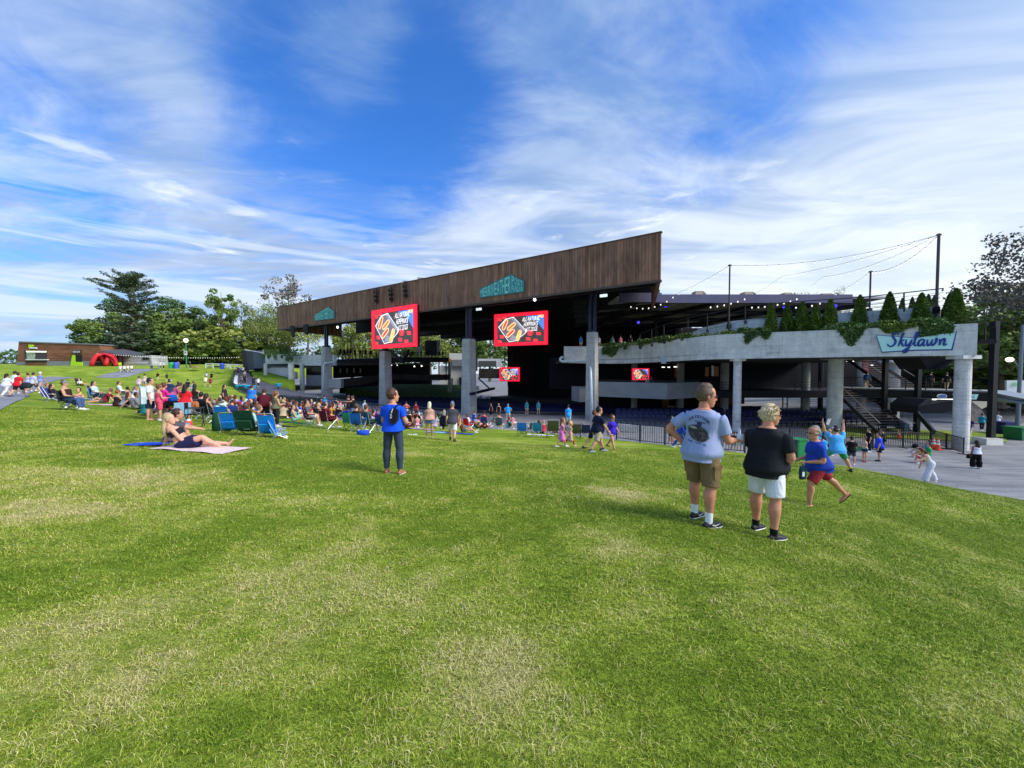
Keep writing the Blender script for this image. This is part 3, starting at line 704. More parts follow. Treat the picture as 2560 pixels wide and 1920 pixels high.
def build_loges():
    """right hand side: roof wing with slatted ceiling, dark back wall"""
    t=thing('side_roof','low slate-blue roof wing with slatted ceiling right of the wood fascia','roof')
    a=at(1600,737,52);b=at(2128,737,52);zt=a.z
    mb=MB();mb.box(((a.x+b.x)/2,52,zt-.55),(b.x-a.x,.5,1.12));mb.build('edge_beam',M_purple,t)
    mb=MB();mb.box(((a.x+b.x)/2+1,67,zt-.3),(b.x-a.x+8,29.4,.3));mb.build('roof_deck',mat('roof_grey',(.35,.35,.37),.8),t)
    mb=MB();mb.box(((a.x+b.x)/2,67,zt-.85),(b.x-a.x-.6,29,.14));mb.build('ceiling',M_slat,t)
    mb=MB()
    for k in range(5):mb.beam((a.x-5+k*7,81,zt-1.2),(a.x+3+k*7,52.5,zt-1.2),.7,.55)
    for y in (60,68,76):mb.box(((a.x+b.x)/2,y,zt-1.15),(b.x-a.x,.6,.45))
    mb.build('ceiling_beam',M_black,t)
    mb=MB();mb.box((46,84,2.5),(66,.5,14));mb.build('back_wall',mat('dark_wall',(.008,.008,.012),.9),t)
    c=at(1625,748,50.6);mb=MB();mb.box((c.x-1.0,51.4,zt-.5),(5.5,.4,1.2));mb.build('edge_beam',M_purple,t)
    for px,y in ((1490,900),(1660,0),(1900,0)):
        pass
    for x,y in ((26,70),(40,74),(48,60)):
        mb=MB();mb.tube([(x,y,-6),(x,y,zt-1)],.35,10);mb.build('roof_post',M_black,t)
    for px,py in ((1664,763),(1596,806),(1962,766),(2087,765)):
        p=at(px,py,56);mb=MB();mb.ball(p,.30 if py< 800 else .2,8,5);mb.build('blue_lamp',glow('blue_lamp_mat',(.05,.04,.9),1.4),t)
    units=[((1739,730),(1767,739),54),((1862,732),(1893,741),54),((1962,734),(1985,742),54),((2056,736),(2090,744),54)]
    for (x0,y0),(x1,y1),Y in units:
        p=at(x0,y0,Y);q=at(x1,y1,Y);u=thing('roof_unit','beige box-shaped ventilation unit on the slate-blue side roof, ' + {1739:'nearest the wood fascia',1862:'second from the wood fascia',1962:'in front of the left treetop',2056:'farthest right of the four'}[x0],'ventilation unit',(p.x,Y,zt-.15),0,'beige units on the side roof')
        w=q.x-p.x;h=p.z-zt+.3
        mb=MB();mb.box((w*.33,.6,h/2),(w*.66,1.2,h));mb.build('casing',M_tan,u)
        mb=MB();mb.slab([(w*.66,0,0),(w,0,0),(w*.9,0,h*.75),(w*.66,0,h)],(0,1.2,0));mb.build('hood',mat('hood_grey',(.2,.18,.16),.6),u)
build_loges()
for k,(x0,y0,x1,y1,Y) in enumerate(((1008,703,1028,716,62),(1044,695,1064,708,60))):
    p=at(x0,y0,Y);q=at(x1,y1,Y)
    u=thing('roof_unit','beige rooftop box poking above the wood fascia, ' + ('left' if k == 0 else 'right')+' one of the two','ventilation unit',(p.x,Y,12.9),.2,'beige boxes above the fascia')
    mb=MB();mb.box(((q.x-p.x)/2,.5,(p.z-12.9)/2),(q.x-p.x,1.2,p.z-12.9));mb.build('casing',M_tan,u)
    mb=MB();mb.box(((q.x-p.x)/2,.5,(p.z-12.9)+.03),(q.x-p.x+.1,1.3,.06));mb.build('lid',M_panel,u)
# ---------------------------------------------------------------- right terrace
DECK=[(1410,866,907,51),(1490,866,909,50.5),(1560,863,909,50),(1610,859,907,48),(1660,853,904.5,44.5),(1700,848,902,41.8),(1745,842,899.5,39.3),(1790,837,898,37.6),(1850,834,897,36.4),(1950,830,895,34.5),(2050,826,893.5,32.7),(2250,817,890.5,29.7),(2445,808,888,27.5)]
def build_terrace():
    t=thing('terrace','board-marked concrete terrace curving on round columns at the right','terrace')
    mb=MB();strip(mb,DECK,.45);mb.build('edge_beam',M_conc,t)
    # slab behind the edge beam
    A=[at(p[0],p[2],p[3]) for p in DECK]
    poly=[(p.x,p.y+.4) for p in A]+[(40,46),(46,62),(7,62)]
    me=drape(poly,6,lambda x,y:np.full(np.shape(x),0.0));
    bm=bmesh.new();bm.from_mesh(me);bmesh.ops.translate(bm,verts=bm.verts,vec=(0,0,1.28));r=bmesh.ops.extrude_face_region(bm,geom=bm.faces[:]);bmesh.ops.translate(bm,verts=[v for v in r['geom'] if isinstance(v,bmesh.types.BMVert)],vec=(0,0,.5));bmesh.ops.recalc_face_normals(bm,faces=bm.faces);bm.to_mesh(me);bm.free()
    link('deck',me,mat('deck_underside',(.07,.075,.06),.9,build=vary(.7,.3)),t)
    # planter soil and the wall behind the planter
    mb=MB();strip(mb,[(p[0],p[1]+2.5,p[2]-6,p[3]) for p in DECK[3:]],1.9);mb.build('planter_bed',mat('soil',(.06,.045,.03),.95,build=vary(3,.4)),t)
    mb=MB();strip(mb,[(1690,848,858,45.5),(1760,818,850,42.5),(1827,803,845,39.4),(1885,797,840,38.0),(2000,789,838,36.0),(2130,780,832,34.0),(2240,773,826,32.2),(2351,766,820,30.8)],.35);mb.build('parapet_wall',mat('painted_parapet',(.48,.56,.62),.8,build=conc_build),t)
    # round columns
    for px,yb,Y,r,yt in ((2400,1131,28.2,.44,889),(2085,1077,38.3,.62,893),(1841,1077,36.9,.35,896),(1810,1030,54,.55,905),(2152,1040,50,.5,905),(2225,1062,44,.75,905),(2012,1040,52,.5,905),(1700,1030,56,.5,905),(1585,1030,58,.45,905)):
        b=at(px,yb,Y);zt=1.3 if Y> 40 else at(px,yt,Y).z
        mb=MB();z0=min(b.z,-5.6)-.4 if Y< 50 else -8
        mb.tube([(b.x,b.y,z0),(b.x,b.y,zt-.35),(b.x,b.y,zt)],[r,r,r],20)
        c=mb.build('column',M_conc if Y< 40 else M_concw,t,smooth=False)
        if Y< 45:
            m2=MB();m2.box((b.x,b.y,zt-.12),(r*3.0,r*2.6,.26));m2.build('column_cap',M_conc,t)
    # railing that climbs along the parapet
    mb=MB();top=[(1600,835,46),(1660,812,44),(1720,795,42),(1820,775,39.4),(1863,764,38.4),(2010,753,35.8),(2158,743,33.6),(2260,732,32),(2359,721,30.8)]
    bot=[(1600,870,46),(1660,856,44),(1720,838,42),(1820,818,39.4),(1863,806,38.4),(2010,792,35.8),(2158,782,33.6),(2260,775,32),(2359,768,30.8)]
    tp=[at(*p) for p in top];bt=[at(*p) for p in bot]
    for fr in (0,.22,.44,.66,.88):
        pts=[a+(b-a)*fr for a,b in zip(tp,bt)];mb.tube(pts,.045 if fr == 0 else .014,5)
    mb.build('handrail',M_black,t)
    for i in range(len(tp)-1):
        n=max(1,round((tp[i+1]-tp[i]).length/1.9))
        for k in range(n):
            f_=k/n;a=tp[i].lerp(tp[i+1],f_);b=bt[i].lerp(bt[i+1],f_);q=MB();q.beam(a,b,.09,.06);q.box(b+Vector((0,-.05,0)),(.22,.1,.3));q.build('rail_post',M_black,t)
    # second ramp rail behind
    mb=MB();pts=[at(*p) for p in ((1700,830,47),(1860,800,43),(2060,775,40),(2260,752,36),(2350,735,34))]
    for dz in (0,-.35,-.7):mb.tube([p+Vector((0,0,dz)) for p in pts],.03,5)
    mb.build('handrail',M_black,t)
    # conduit, downpipe, fittings
    mb=MB();P=[at(1401,899,50.2),at(1399,895,50.2),at(1401,891.5,50.2),at(1408,892,50.2)]
    P=[at(1408,893,50.2),at(1403,893.5,50.2),at(1400.5,897,50.2),at(1401,901,50.2),at(1405,904,50.2)]+[at(1440,903.5,49.5),at(1470,903.2,48.6),at(1474.5,906,47.7),at(1476,912,46.6),at(1477,950,45.6),at(1478,992,45.6),at(1480,1076,45.6)]
    mb.tube(P,[.16]*9+[.18,.20,.21],10);mb.build('drainpipe',M_pipe,t,smooth=True)
    mb=MB();strip(mb,[(p[0],p[2]-13*(p[2]-p[1])/60-1.0,p[2]-13*(p[2]-p[1])/60,p[3]-.06) for p in DECK[1:7]],.05);mb.build('conduit',M_panel,t)
    a=at(1659,900,44.2);mb=MB();mb.box((a.x,a.y,a.z),(.55,.12,.85));mb.build('junction_box',mat('pale_blue_box',(.42,.5,.6),.5),t)
    return t
TERR=build_terrace()
def poly_cap(mb,pts,back):
    return mb.slab(pts,back)
def build_skylawn():
    S=[(2196,838),(2291,837+6-1),(2389,829),(2378,872),(2300,872),(2209,879.5)]
    z4=lambda x,y:(2120+x*.2411,520+y*.2411)
    out=[z4(300,1322),z4(560,1340),z4(700,1350),z4(1118,1283),z4(1070,1462),z4(700,1468),z4(355,1490)]
    # plane of the beam face between the last two deck points
    a=at(*[DECK[-2][i] for i in (0,2,3)]);b=at(*[DECK[-1][i] for i in (0,2,3)]);d=(b-a);d.z=0;d.normalize();nrm=Vector((-d.y,d.x,0))
    t=thing('terrace_sign','pale mint Skylawn sign in blue script on the concrete terrace edge','sign',(a.x,a.y,0),math.atan2(d.y,d.x))
    def pl(px,py,off):
        r=ray(px,py);o=Vector((a.x,a.y,0))-nrm*off;k=o.dot(nrm)/r.dot(nrm);p=r*k-Vector((a.x,a.y,0));return (p.dot(d),-off,p.z)
    q=MB();q.slab([(x+.0,y,z) for x,y,z in [pl(px,py,.10) for px,py in out]],(0,.1,0));q.build('board',mat('mint_paint',(.50,.82,.76),.5),t)
    blue=mat('sign_blue',(.012,.05,.28),.5)
    q=MB();q.slab([pl(px+dx,py+dy,.06) for (px,py),dx,dy in zip(out,(-2,0,0,3,3.5,2,-1),(-1.5,-1.5,-1.5,-1,3.2,3.2,2.2))],(0,.05,0));q.build('shadow_edge',blue,t)
    strokes={  # x, y in letter units, baseline 0, x-height 1
        'S':[[(1.25,1.75),(1.0,2.05),(.6,2.0),(.42,1.6),(.7,1.2),(1.0,.8),(.9,.3),(.45,.0),(0,.15),(-.1,.4)]],
        'k':[[(.1,0),(.25,.8),(.5,1.9),(.62,2.1)],[(.85,1.05),(.45,.75),(.25,.6),(.5,.5),(.75,.05),(1.0,.1)]],
        'y':[[(.1,1.0),(.1,.3),(.35,.05),(.75,.5),(.95,1.05)],[(.95,1.05),(.75,0),(.45,-.85),(.1,-.95),(.0,-.65),(.4,-.35),(1.0,.1)]],
        'l':[[(0,.2),(.45,1.2),(.62,1.9),(.48,2.1),(.32,1.7),(.28,.5),(.45,.02),(.75,.15)]],
        'a':[[(.85,.85),(.55,1.02),(.15,.7),(.1,.2),(.35,.0),(.7,.35),(.95,1.0)],[(.95,1.0),(.85,.35),(.95,.02),(1.2,.15)]],
        'w':[[(.05,.95),(.1,.25),(.3,.02),(.65,.4),(.78,.95)],[(.78,.95),(.75,.3),(.95,.02),(1.3,.4),(1.4,1.0),(1.3,1.05),(1.35,.85),(1.65,.85)]],
        'n':[[(.1,1.0),(.2,.5),(.15,0)],[(.15,.2),(.5,.9),(.8,1.02),(.88,.7),(.8,.2),(.95,.0),(1.3,.25)]]}
    pos={'S':0};xs=0;Q=MB()
    x0,y0=z4(415,1436);sc=16.6
    adv=[('S',0),('k',1.45),('y',2.5),('l',3.6),('a',4.4),('w',5.75),('n',7.55)]
    for ch,x in adv:
        for st in strokes[ch]:
            P=smooth_poly([Vector((p[0]+.18*p[1],p[1],0)) for p in st],5)
            pts=[pl(x0+(x+p.x)*sc*1.0,y0-p.y*sc*.98-(x+p.x)*.35,.115) for p in P]
            n=len(pts);Q.tube(pts,[.040+.034*math.sin(math.pi*i/(n-1)) for i in range(n)],6)
    Q.build('lettering',blue,t)
build_skylawn()
# ---------------------------------------------------------------- balconies and the level under the terrace
def build_under():
    t=thing('balcony','long grey metal-panelled balcony under the terrace right of the tall square column','balcony')
    q=MB();strip(q,[(1493,954,991,47),(1668,957.5,998.5,44),(1750,955,993.5,46)],.2);q.build('front_panel',M_panel,t)
    q=MB();strip(q,[(1493,949,950.4,46.9),(1668,952,953.6,43.9),(1750,949.5,951,45.9)],.08);q.build('handrail',M_black,t)
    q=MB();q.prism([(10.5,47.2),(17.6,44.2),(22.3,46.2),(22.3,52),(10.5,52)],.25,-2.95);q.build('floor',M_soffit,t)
    t=thing('balcony','short grey balcony box left of the drainpipe against the black stage opening','balcony')
    q=MB();strip(q,[(1429,966,1001,50.5),(1449,968,1005,48.6),(1474,968,1005,48.6)],2.2);q.build('front_panel',M_panel,t)
    q=MB();strip(q,[(1429,964,965,50.4),(1449,966,967.2,48.5),(1474,966,967.2,48.5)],.1);q.build('handrail',M_black,t)
    t=thing('concourse','dark middle concourse level with railings under the right terrace','walkway')
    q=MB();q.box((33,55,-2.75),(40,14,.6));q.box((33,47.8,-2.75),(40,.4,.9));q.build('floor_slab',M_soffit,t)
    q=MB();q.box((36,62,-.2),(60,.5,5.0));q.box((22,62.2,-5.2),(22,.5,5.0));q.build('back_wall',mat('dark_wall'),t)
    q=MB()
    for z in (-1.25,-1.6,-1.95):q.beam((13,47.7,z),(53,47.7,z),.06,.06)
    q.build('handrail',M_black,t)
    for k in range(14):q=MB();q.beam((14+3*k,47.7,-2.4),(14+3*k,47.7,-1.2),.07,.07);q.build('rail_post',M_black,t)
    for px,py,w,h,Y,m in ((1658,918,7,2,56,'w'),(1672,918,6,2,56,'w'),(1688,917,7,2.4,56,'w'),(2080,899,22,1.4,44,'w'),(2125,903,18,1.4,46,'w'),(2180,913,5,1.4,46,'w')):
        p=at(px,py,Y);q=MB();q.box((p.x,p.y,p.z),(w*Y/F,.1,h*Y/F));q.build('strip_light',glow('strip_glow',(.95,.93,.85),1.4),t)
    # what shows through at the lower level, far side
    def panel(x0,y0,x1,y1,Y,m,name='wall_panel',th=.15):
        a=at(x0,y0,Y);b=at(x1,y1,Y);q=MB();q.box(((a.x+b.x)/2,Y+th/2,(a.z+b.z)/2),(b.x-a.x,th,a.z-b.z));return q.build(name,m,t)
    wd=M_cedar
    panel(1788,992,1812,1016,61,wd);panel(1822,992,1832,1016,61,wd);panel(1850,992,1861,1010,61,wd);panel(1656,999,1672,1045,58,wd)
    panel(1670,1015,1692,1030,57,mat('kiosk_front',(.5,.34,.16),.7),'kiosk_front')
    panel(1764,930-12,1772,941,48,mat('orange_brown',(.35,.13,.05),.7),'banner');panel(1780,914,1784,940,48,M_white,'banner')
    panel(1786,916,1796,941,48.5,mat('orange_brown',(.35,.13,.05),.7),'banner')
    panel(1688,920,1692,944,55,mat('orange_brown'),'banner')
    panel(1788,1015,1935,1040,63,M_concw,'low_wall')
    for x0 in (1957,):
        for a_,b_,c_,d_ in ((x0,992,x0+1.5,1028),(x0+11.5,992,x0+13,1028),(x0,992,x0+13,994),(x0,1009,x0+13,1011),(x0,1026,x0+13,1028)):panel(a_,b_,c_,d_,57.5,M_white,'door_frame')
    for y_ in range(995,1030,5):panel(2026,y_,2072,y_+1.8,66,M_white,'bench_slat')
    panel(2030,1028,2066,1043,64,mat('cream_wall',(.5,.46,.36),.8),'low_wall')
    panel(2125,1020,2174,1034,60,mat('pale_kiosk',(.45,.47,.48),.7),'kiosk_front');panel(2150,1016,2162,1025,59,M_white,'notice');panel(2150,1016,2155.5,1025,58.8,M_white,'notice')
    panel(2125,1034,2174,1044,60,mat('bright_grass',(.15,.22,.03),.9),'lawn_patch')
    # red tall banner
    panel(2158,896,2172,932,44,mat('banner_red',(.5,.01,.03),.6),'red_banner')
    q=MB()
    for ln,yy in (('THIS',908),('ROW',914),('ON',920)):
        a=at(2159.5,yy+4,43.8);letters(q,ln,lambda s,v,a=a:(a.x+s*.42,a.y,a.z+v*.17),.15,.03)
    q.build('lettering',M_white,t)
build_under()
# curved concrete kerb walls and low ramps in front of the seats
def build_plaza_walls():
    def wall(pts,label,th=.3,name='low_wall',m=M_concw):
        t=thing(name,label,'wall');q=MB();strip(q,pts,th);q.build('wall',m,t);return t
    wall([(1545,1060,1078,36.5),(1600,1063,1082,36),(1665,1068,1086,35.5),(1730,1074,1092,34.5)],'long pale concrete wall in front of the blue seats, left of the man in grey')
    wall([(1800,1086,1104,31.5),(1880,1090,1110,30.5),(1960,1098,1118,30),(2040,1108,1122,29)],'pale concrete ramp wall behind the fence between the two standing people')
    wall([(2165,1038,1060,40),(2232,1044,1066,38),(2262,1060,1078,34)],'blue-grey concrete wall sloping down to the traffic cone',m=mat('bluegrey_conc',(.10,.15,.19),.8,build=conc_build))
build_plaza_walls()

# ================================================================ vegetation
def leaf_mat(name,c,c2=None,trans=.0):
    c2=c2 or tuple(x*1.9 for x in c)
    def f(g,b,col):
        tn=g.n('ShaderNodeAttribute',attribute_name='tint').outputs['Fac']
        oi=g.n('ShaderNodeObjectInfo').outputs['Random']
        v=g.m('ADD',tn,g.m('MULTIPLY',g.m('SUBTRACT',oi,.5),.35),clamp=True)
        cc=g.ramp(v,[(0,tuple(x*.55 for x in c)),(.5,c),(1,c2)]);g.L.new(cc,b.inputs['Base Color'])
    return mat(name,c,.6,build=f,spec=.25)
M_leaf=leaf_mat('broad_leaves',(.17,.26,.055),(.34,.43,.09))
M_leafy=leaf_mat('yellowish_leaves',(.27,.32,.07),(.50,.52,.14))
M_leafd=leaf_mat('dark_leaves',(.10,.18,.05),(.23,.32,.08))
M_leafp=leaf_mat('purple_grey_leaves',(.20,.18,.15),(.36,.34,.24))
M_pine=leaf_mat('pine_needles',(.14,.20,.12),(.25,.32,.19))
M_arb=leaf_mat('arborvitae_foliage',(.07,.14,.015),(.20,.26,.03))
M_vine=leaf_mat('trailing_leaves',(.10,.17,.03),(.26,.32,.06))
M_bark=mat('bark',(.16,.12,.085),.9,build=vary(4,.3));M_barkp=mat('pale_bark',(.33,.29,.24),.9,build=vary(4,.25))
def leaves_mesh(pts,size,tint,flat=0.0,asp=1.6,seed=1):
    """one small two-triangle leaf at each point"""
    r_=np.random.default_rng(seed);n=len(pts);P=np.asarray(pts)
    nrm=r_.normal(size=(n,3));nrm[:,2]+= flat*3;nrm /= np.linalg.norm(nrm,axis=1)[:,None]
    t=np.cross(nrm,r_.normal(size=(n,3)));t /= np.linalg.norm(t,axis=1)[:,None];b=np.cross(nrm,t)
    s=(size*r_.uniform(.6,1.4,n))[:,None]
    V=np.zeros((n,4,3));V[:,0]=P-t*s*asp/2;V[:,1]=P-b*s/2+nrm*s*.1;V[:,2]=P+t*s*asp/2;V[:,3]=P+b*s/2+nrm*s*.1
    me=bpy.data.meshes.new('leaves');me.vertices.add(n*4);me.vertices.foreach_set('co',V.ravel())
    me.loops.add(n*4);me.loops.foreach_set('vertex_index',np.arange(n*4,dtype=np.int32))
    me.polygons.add(n);me.polygons.foreach_set('loop_start',(np.arange(n)*4).astype(np.int32));me.polygons.foreach_set('loop_total',np.full(n,4,np.int32))
    me.update(calc_edges=True);add_attr(me,'tint',np.repeat(np.clip(tint,0,1),4));return me
def crown_pts(seed,R_,H,n,clumps=46,shape='oak',gap=0):
    r_=np.random.default_rng(seed);C=[];
    while len(C)< clumps:
        p=r_.uniform(-1,1,3)
        rr=math.hypot(p[0],p[1]);zt=(p[2]+1)/2
        if shape == 'oak':lim=math.sin(math.pi*min(1,.15+zt*.83))**.55
        elif shape == 'tall':lim=math.sin(math.pi*min(1,.12+zt*.86))**.8*.9
        else:lim=1-zt*.7
        if rr< lim and rr> lim*.25*(r_.random()> .3):C.append((p[0]*R_,p[1]*R_,zt*H,.5+.5*r_.random()))
    C=np.array(C);k=r_.integers(0,len(C),n);cs=C[k]
    d=r_.normal(size=(n,3));d /= np.linalg.norm(d,axis=1)[:,None];rad=R_*.30*cs[:,3]*r_.uniform(.55,1.05,n)
    P=cs[:,:3]+d*rad[:,None]*np.array([1,1,.72]);tint=.38+.35*(C[k,3]-.75)*2*0+.25*(r_.random(len(C))[k]-.5)*2*.7+.20*d[:,2]*0+r_.normal(0,.13,n)
    return P,tint,C
def limbs(mb,C,zb,rt,seed,n=9,top=None):
    r_=random.Random(seed);top=top or max(c[2] for c in C)*.8
    mb.tube([(0,0,-1.0),(.05,0,zb*.5),(0,.08,zb),(.1,0,zb+(top)*.5),(0,.1,zb+top)],[rt*1.25,rt,rt*.8,rt*.5,rt*.12],8)
    for c in r_.sample(list(C),min(n,len(C))):
        z0=zb+c[2]*r_.uniform(.15,.6);e=Vector((c[0],c[1],zb+c[2]));s=Vector((0,0,z0))
        mid=s.lerp(e,.5)+Vector((0,0,-.05*e.length));mb.tube([s,mid,e],[rt*.38,rt*.22,rt*.05],5)
TREES={}
def tree_proto(kind):
    if kind in TREES:return TREES[kind]
    if kind.startswith('pine'):return None
    spec={'oak1':(1,5.0,9.5,7000,52,'oak',3.2,.32,.27),'oak2':(2,4.6,10.5,7000,48,'oak',3.6,.30,.27),'tall1':(3,3.4,14,7000,50,'tall',4.5,.30,.25),
            'sparse':(4,4.2,10,2300,40,'oak',5,.24,.26),'bush':(5,3.0,4.2,3600,30,'oak',.5,.12,.22),'airy':(6,5.5,9.0,5200,60,'oak',4.0,.26,.20)}[kind]
    seed,R_,H,n,cl,sh,zb,rt,ls=spec
    P,tint,C=crown_pts(seed,R_,H,n,cl,sh);P[:,2]+= zb
    me=leaves_mesh(P,ls,tint,.2,1.5,seed);mb=MB();limbs(mb,C,zb,rt,seed,14 if kind in ('sparse','airy') else 9,H*.85);tm=mb.mesh('trunk')
    TREES[kind]=(me,tm,zb+H);return TREES[kind]
def tree(px,pyb,Y,pyt,kind,lm,label,name='tree',group=None,wide=1.0,bark=None,rz=None):
    me,tm,h=tree_proto(kind);b=at(px,pyb,Y);top=at(px,pyt,Y).z;s=(top-b.z)/h
    t=thing(name,label,'tree',tuple(b),rz if rz is not None else random.random()*6,group);t.scale=(s*wide,s*wide,s)
    for nm,m_,mm in (('crown',me,lm),('trunk',tm,bark or M_bark)):
        if not len(m_.materials):m_.materials.append(mm)
        o=bpy.data.objects.new(nm,m_);COL.objects.link(o);o.parent=t;o.material_slots[0].link='OBJECT';o.material_slots[0].material=mm
    return t
def forest():
    G='trees of the wood behind the lawn'
    L=[(262,905,118,775,'oak1',M_leaf,'leftmost rounded tree of the wood, beside the red tent',1.15),(300,905,124,752,'oak2',M_leafd,'dark tree behind the foot of the big pine',1.2),
         (385,908,122,768,'oak1',M_leaf,'broad green tree right of the big pine',1.25),(425,908,126,766,'oak2',M_leafd,'dark tree between the big pine and the street lamp',1.25),
         (462,910,120,764,'oak1',M_leaf,'full green tree rising behind the street lamp',1.2),(505,908,124,775,'oak2',M_leafd,'dark tree just left of the tallest broadleaf tree',1.2),
         (556,908,116,706,'tall1',M_leaf,'tallest narrow broadleaf tree of the wood',1.0),(545,912,112,810,'bush',M_leafy,'yellow-green low tree in front of the tallest broadleaf tree',1.5),
         (606,905,120,750,'sparse',M_leaf,'thin airy tree between the tall tree and the dark angular building',.75),(640,905,128,862,'bush',M_leafd,'low dark bush behind the dark angular building',2.0),
         (672,900,112,758,'airy',M_leafy,'pale airy tree left of the end of the wood fascia',.85),(712,905,118,742,'airy',M_leaf,'pale tree touching the left end of the wood fascia',.9),
         (725,905,125,690,'sparse',M_leafp,'nearly bare grey tree above the left end of the roof',.95),(770,905,118,760,'airy',M_leafy,'tree showing under the left end of the roof',.9),
         (412,912,108,835,'bush',M_leaf,'round bush behind the string lights left of the lamp',1.7),(350,912,110,830,'bush',M_leafd,'dark bush behind the grey shed',1.8),(500,912,108,838,'bush',M_leaf,'round bush right of the street lamp',1.7),
         (590,912,122,848,'bush',M_leafd,'dark undergrowth left of the dark angular building',2.0),(280,908,112,838,'bush',M_leafd,'dark bush above the red tent',1.7),(455,912,112,830,'bush',M_leafd,'dark bush right behind the street lamp',1.8)]
    L+= [(580,905,128,790,'oak1',M_leaf,'green tree filling the gap right of the tallest broadleaf tree',1.1),(648,905,130,800,'oak2',M_leaf,'green tree behind the dark angular building',1.2),(690,905,126,812,'oak1',M_leafd,'dark tree behind the left terrace',1.1),(440,905,132,752,'oak2',M_leafd,'dark tree at the back above the street lamp',1.3),(230,905,128,812,'oak2',M_leaf,'low tree above the right end of the wood-clad building',1.1)]
    for px,pb,Y,pt,k,m,lab,w in L:tree(px,pb,Y+14,pt,k,m,lab,'tree' if k != 'bush' else 'bush',G,w)
    G2='trees seen through the open pavilion'
    for px,pb,Y,pt,k,m,lab,w in ((880,940,135,790,'oak1',M_leafy,'sunlit tree seen right of the pale gap under the roof',.9),(1075,935,140,800,'oak2',M_leafy,'yellow-green tree seen left of the centre column',1.3),(1128,940,150,800,'oak1',M_leafy,'yellow-green tree seen touching the centre column',1.3),
                                        (1225,945,140,812,'oak2',M_leaf,'green tree seen between the centre column and the hanging screen',1.3),(1010,940,150,800,'oak1',M_leaf,'green tree behind the upper gallery',1.2),(1180,942,150,812,'oak2',M_leaf,'green tree right behind the centre column',1.2),(930,940,150,790,'oak1',M_leafy,'tree behind the left big screen',1.1)):
        tree(px,pb,Y,pt,k,m,lab,'tree',G2,w)
    G3='trees at the right edge'
    for px,pb,Y,pt,k,m,lab,w in ((2590,905,40,520,'airy',M_leafp,'airy grey-purple tree leaning in from the right edge',.9),(2500,1000,52,735,'oak1',M_leaf,'green tree behind the right street light',1.3),(2440,1000,66,770,'oak2',M_leaf,'green tree behind the end of the terrace',1.4),(2620,1000,50,730,'oak2',M_leafd,'dark tree cut by the right edge',1.3),
                                        (2450,1000,60,742,'oak2',M_leaf,'green tree just right of the terrace end',1.2),(2570,1000,46,690,'oak1',M_leaf,'leafy tree under the airy grey-purple tree',1.2),(2480,1020,58,880,'bush',M_leafd,'dark bush below the end of the terrace',1.6),(2395,1000,72,790,'bush',M_leaf,'bush seen under the right end of the terrace',1.8),(2320,1010,75,880,'bush',M_leaf,'bush seen through the steel stairs',1.8),(2560,1020,56,860,'bush',M_leaf,'bush behind the white banner',1.8),(2235,1010,80,930,'bush',M_leafd,'dark bush seen beneath the concourse',2.0)):
        tree(px,pb,Y,pt,k,m,lab,'tree' if k != 'bush' else 'bush',G3,w)
    for px,pt,lab,w in ((2017,712,'left of two yellowish treetops over the side roof',.7),(2072,711,'right of two yellowish treetops over the side roof',.5)):
        tree(px,900,98,pt,'airy',M_leafy,lab,'tree','treetops over the side roof',w)
    # far tree line, one mass
    r_=np.random.default_rng(5);n=9000;pts=[]
    x=r_.uniform(-420,60,n);hh=8+4*nz2(x,x*0,.02,4,3)*2;y=235+r_.uniform(-12,12,n);z=r_.uniform(0,1,n)**.8*hh+2
    me=leaves_mesh(np.stack([x,y,z],1),1.4,.4+r_.normal(0,.2,n),0,1.3,9);o=link('far_wood',me,M_leafd);tag(o,kind='stuff')
forest()
def pine():
    b=at(326,908,114);top=at(326,681,114).z;H=top-b.z
    t=thing('pine_tree','tall pine with a flat spreading top and bare upper trunk behind the red tent','tree',tuple(b))
    r_=random.Random(3);mb=MB();P=[];T=[]
    def sp(px,py,d=0):p=at(px,py,114+d);return p-b
    mb.tube([(0,0,-1),sp(330,850),sp(333,790),sp(336,740),sp(330,712)],[.75,.6,.45,.3,.12],8);mb.tube([sp(333,770),sp(322,740),sp(318,715)],[.3,.22,.1],6)
    g_=np.random.default_rng(4)
    def branch(z0,ex,ez,dy,wd,n):
        s=Vector((.3,0,z0));e=Vector((ex,dy,ez));m=s.lerp(e,.55)+Vector((0,0,-.35));mb.tube([s,m,e],[.14,.09,.03],5)
        k=g_.random(n)**.7;q=np.array([np.array(s)*(1-a)**2+2*np.array(m)*a*(1-a)+np.array(e)*a*a for a in k])
        w=wd*(1-.35*k);q+= np.stack([g_.normal(0,w*.5,n),g_.normal(0,w,n),np.abs(g_.normal(0,.22,n))+.1],1);P.append(q);T.append(.4+g_.normal(0,.16,n))
    for px,py,zz in ((250,702,714),(258,716,735),(266,735,758),(242,705,730),(290,742,772),(300,755,778),(285,685,712),(305,684,705),(330,681,700),(352,686,705),(372,700,716),(378,712,730),(398,733,755),(408,751,765),(388,742,765),(360,728,745),(312,700,722),(345,705,720),(270,692,715),(362,692,710),(280,708,728),(300,712,730),(295,765,785),(365,765,780)):
        e=sp(px,py);z0=sp(330,zz).z;branch(z0,e.x,e.z,r_.uniform(-3,3),.9,240)
        branch(z0,e.x*.6,e.z+.2,r_.uniform(-5,5),.8,140)
    for i in range(64):   # lower, bushier half
        z=r_.uniform(.08,.62)*H;L=(8.2-7.0*(z/H))*r_.uniform(.55,1.1);a=r_.uniform(0,6.28)
        branch(z,L*math.cos(a),z-.2+.12*L,L*math.sin(a),.75,150)
    P=np.concatenate(P);T=np.concatenate(T);me=leaves_mesh(P,.30,T,.8,2.2,8);link('crown',me,M_pine,t);mb.build('trunk',M_bark,t)
pine()
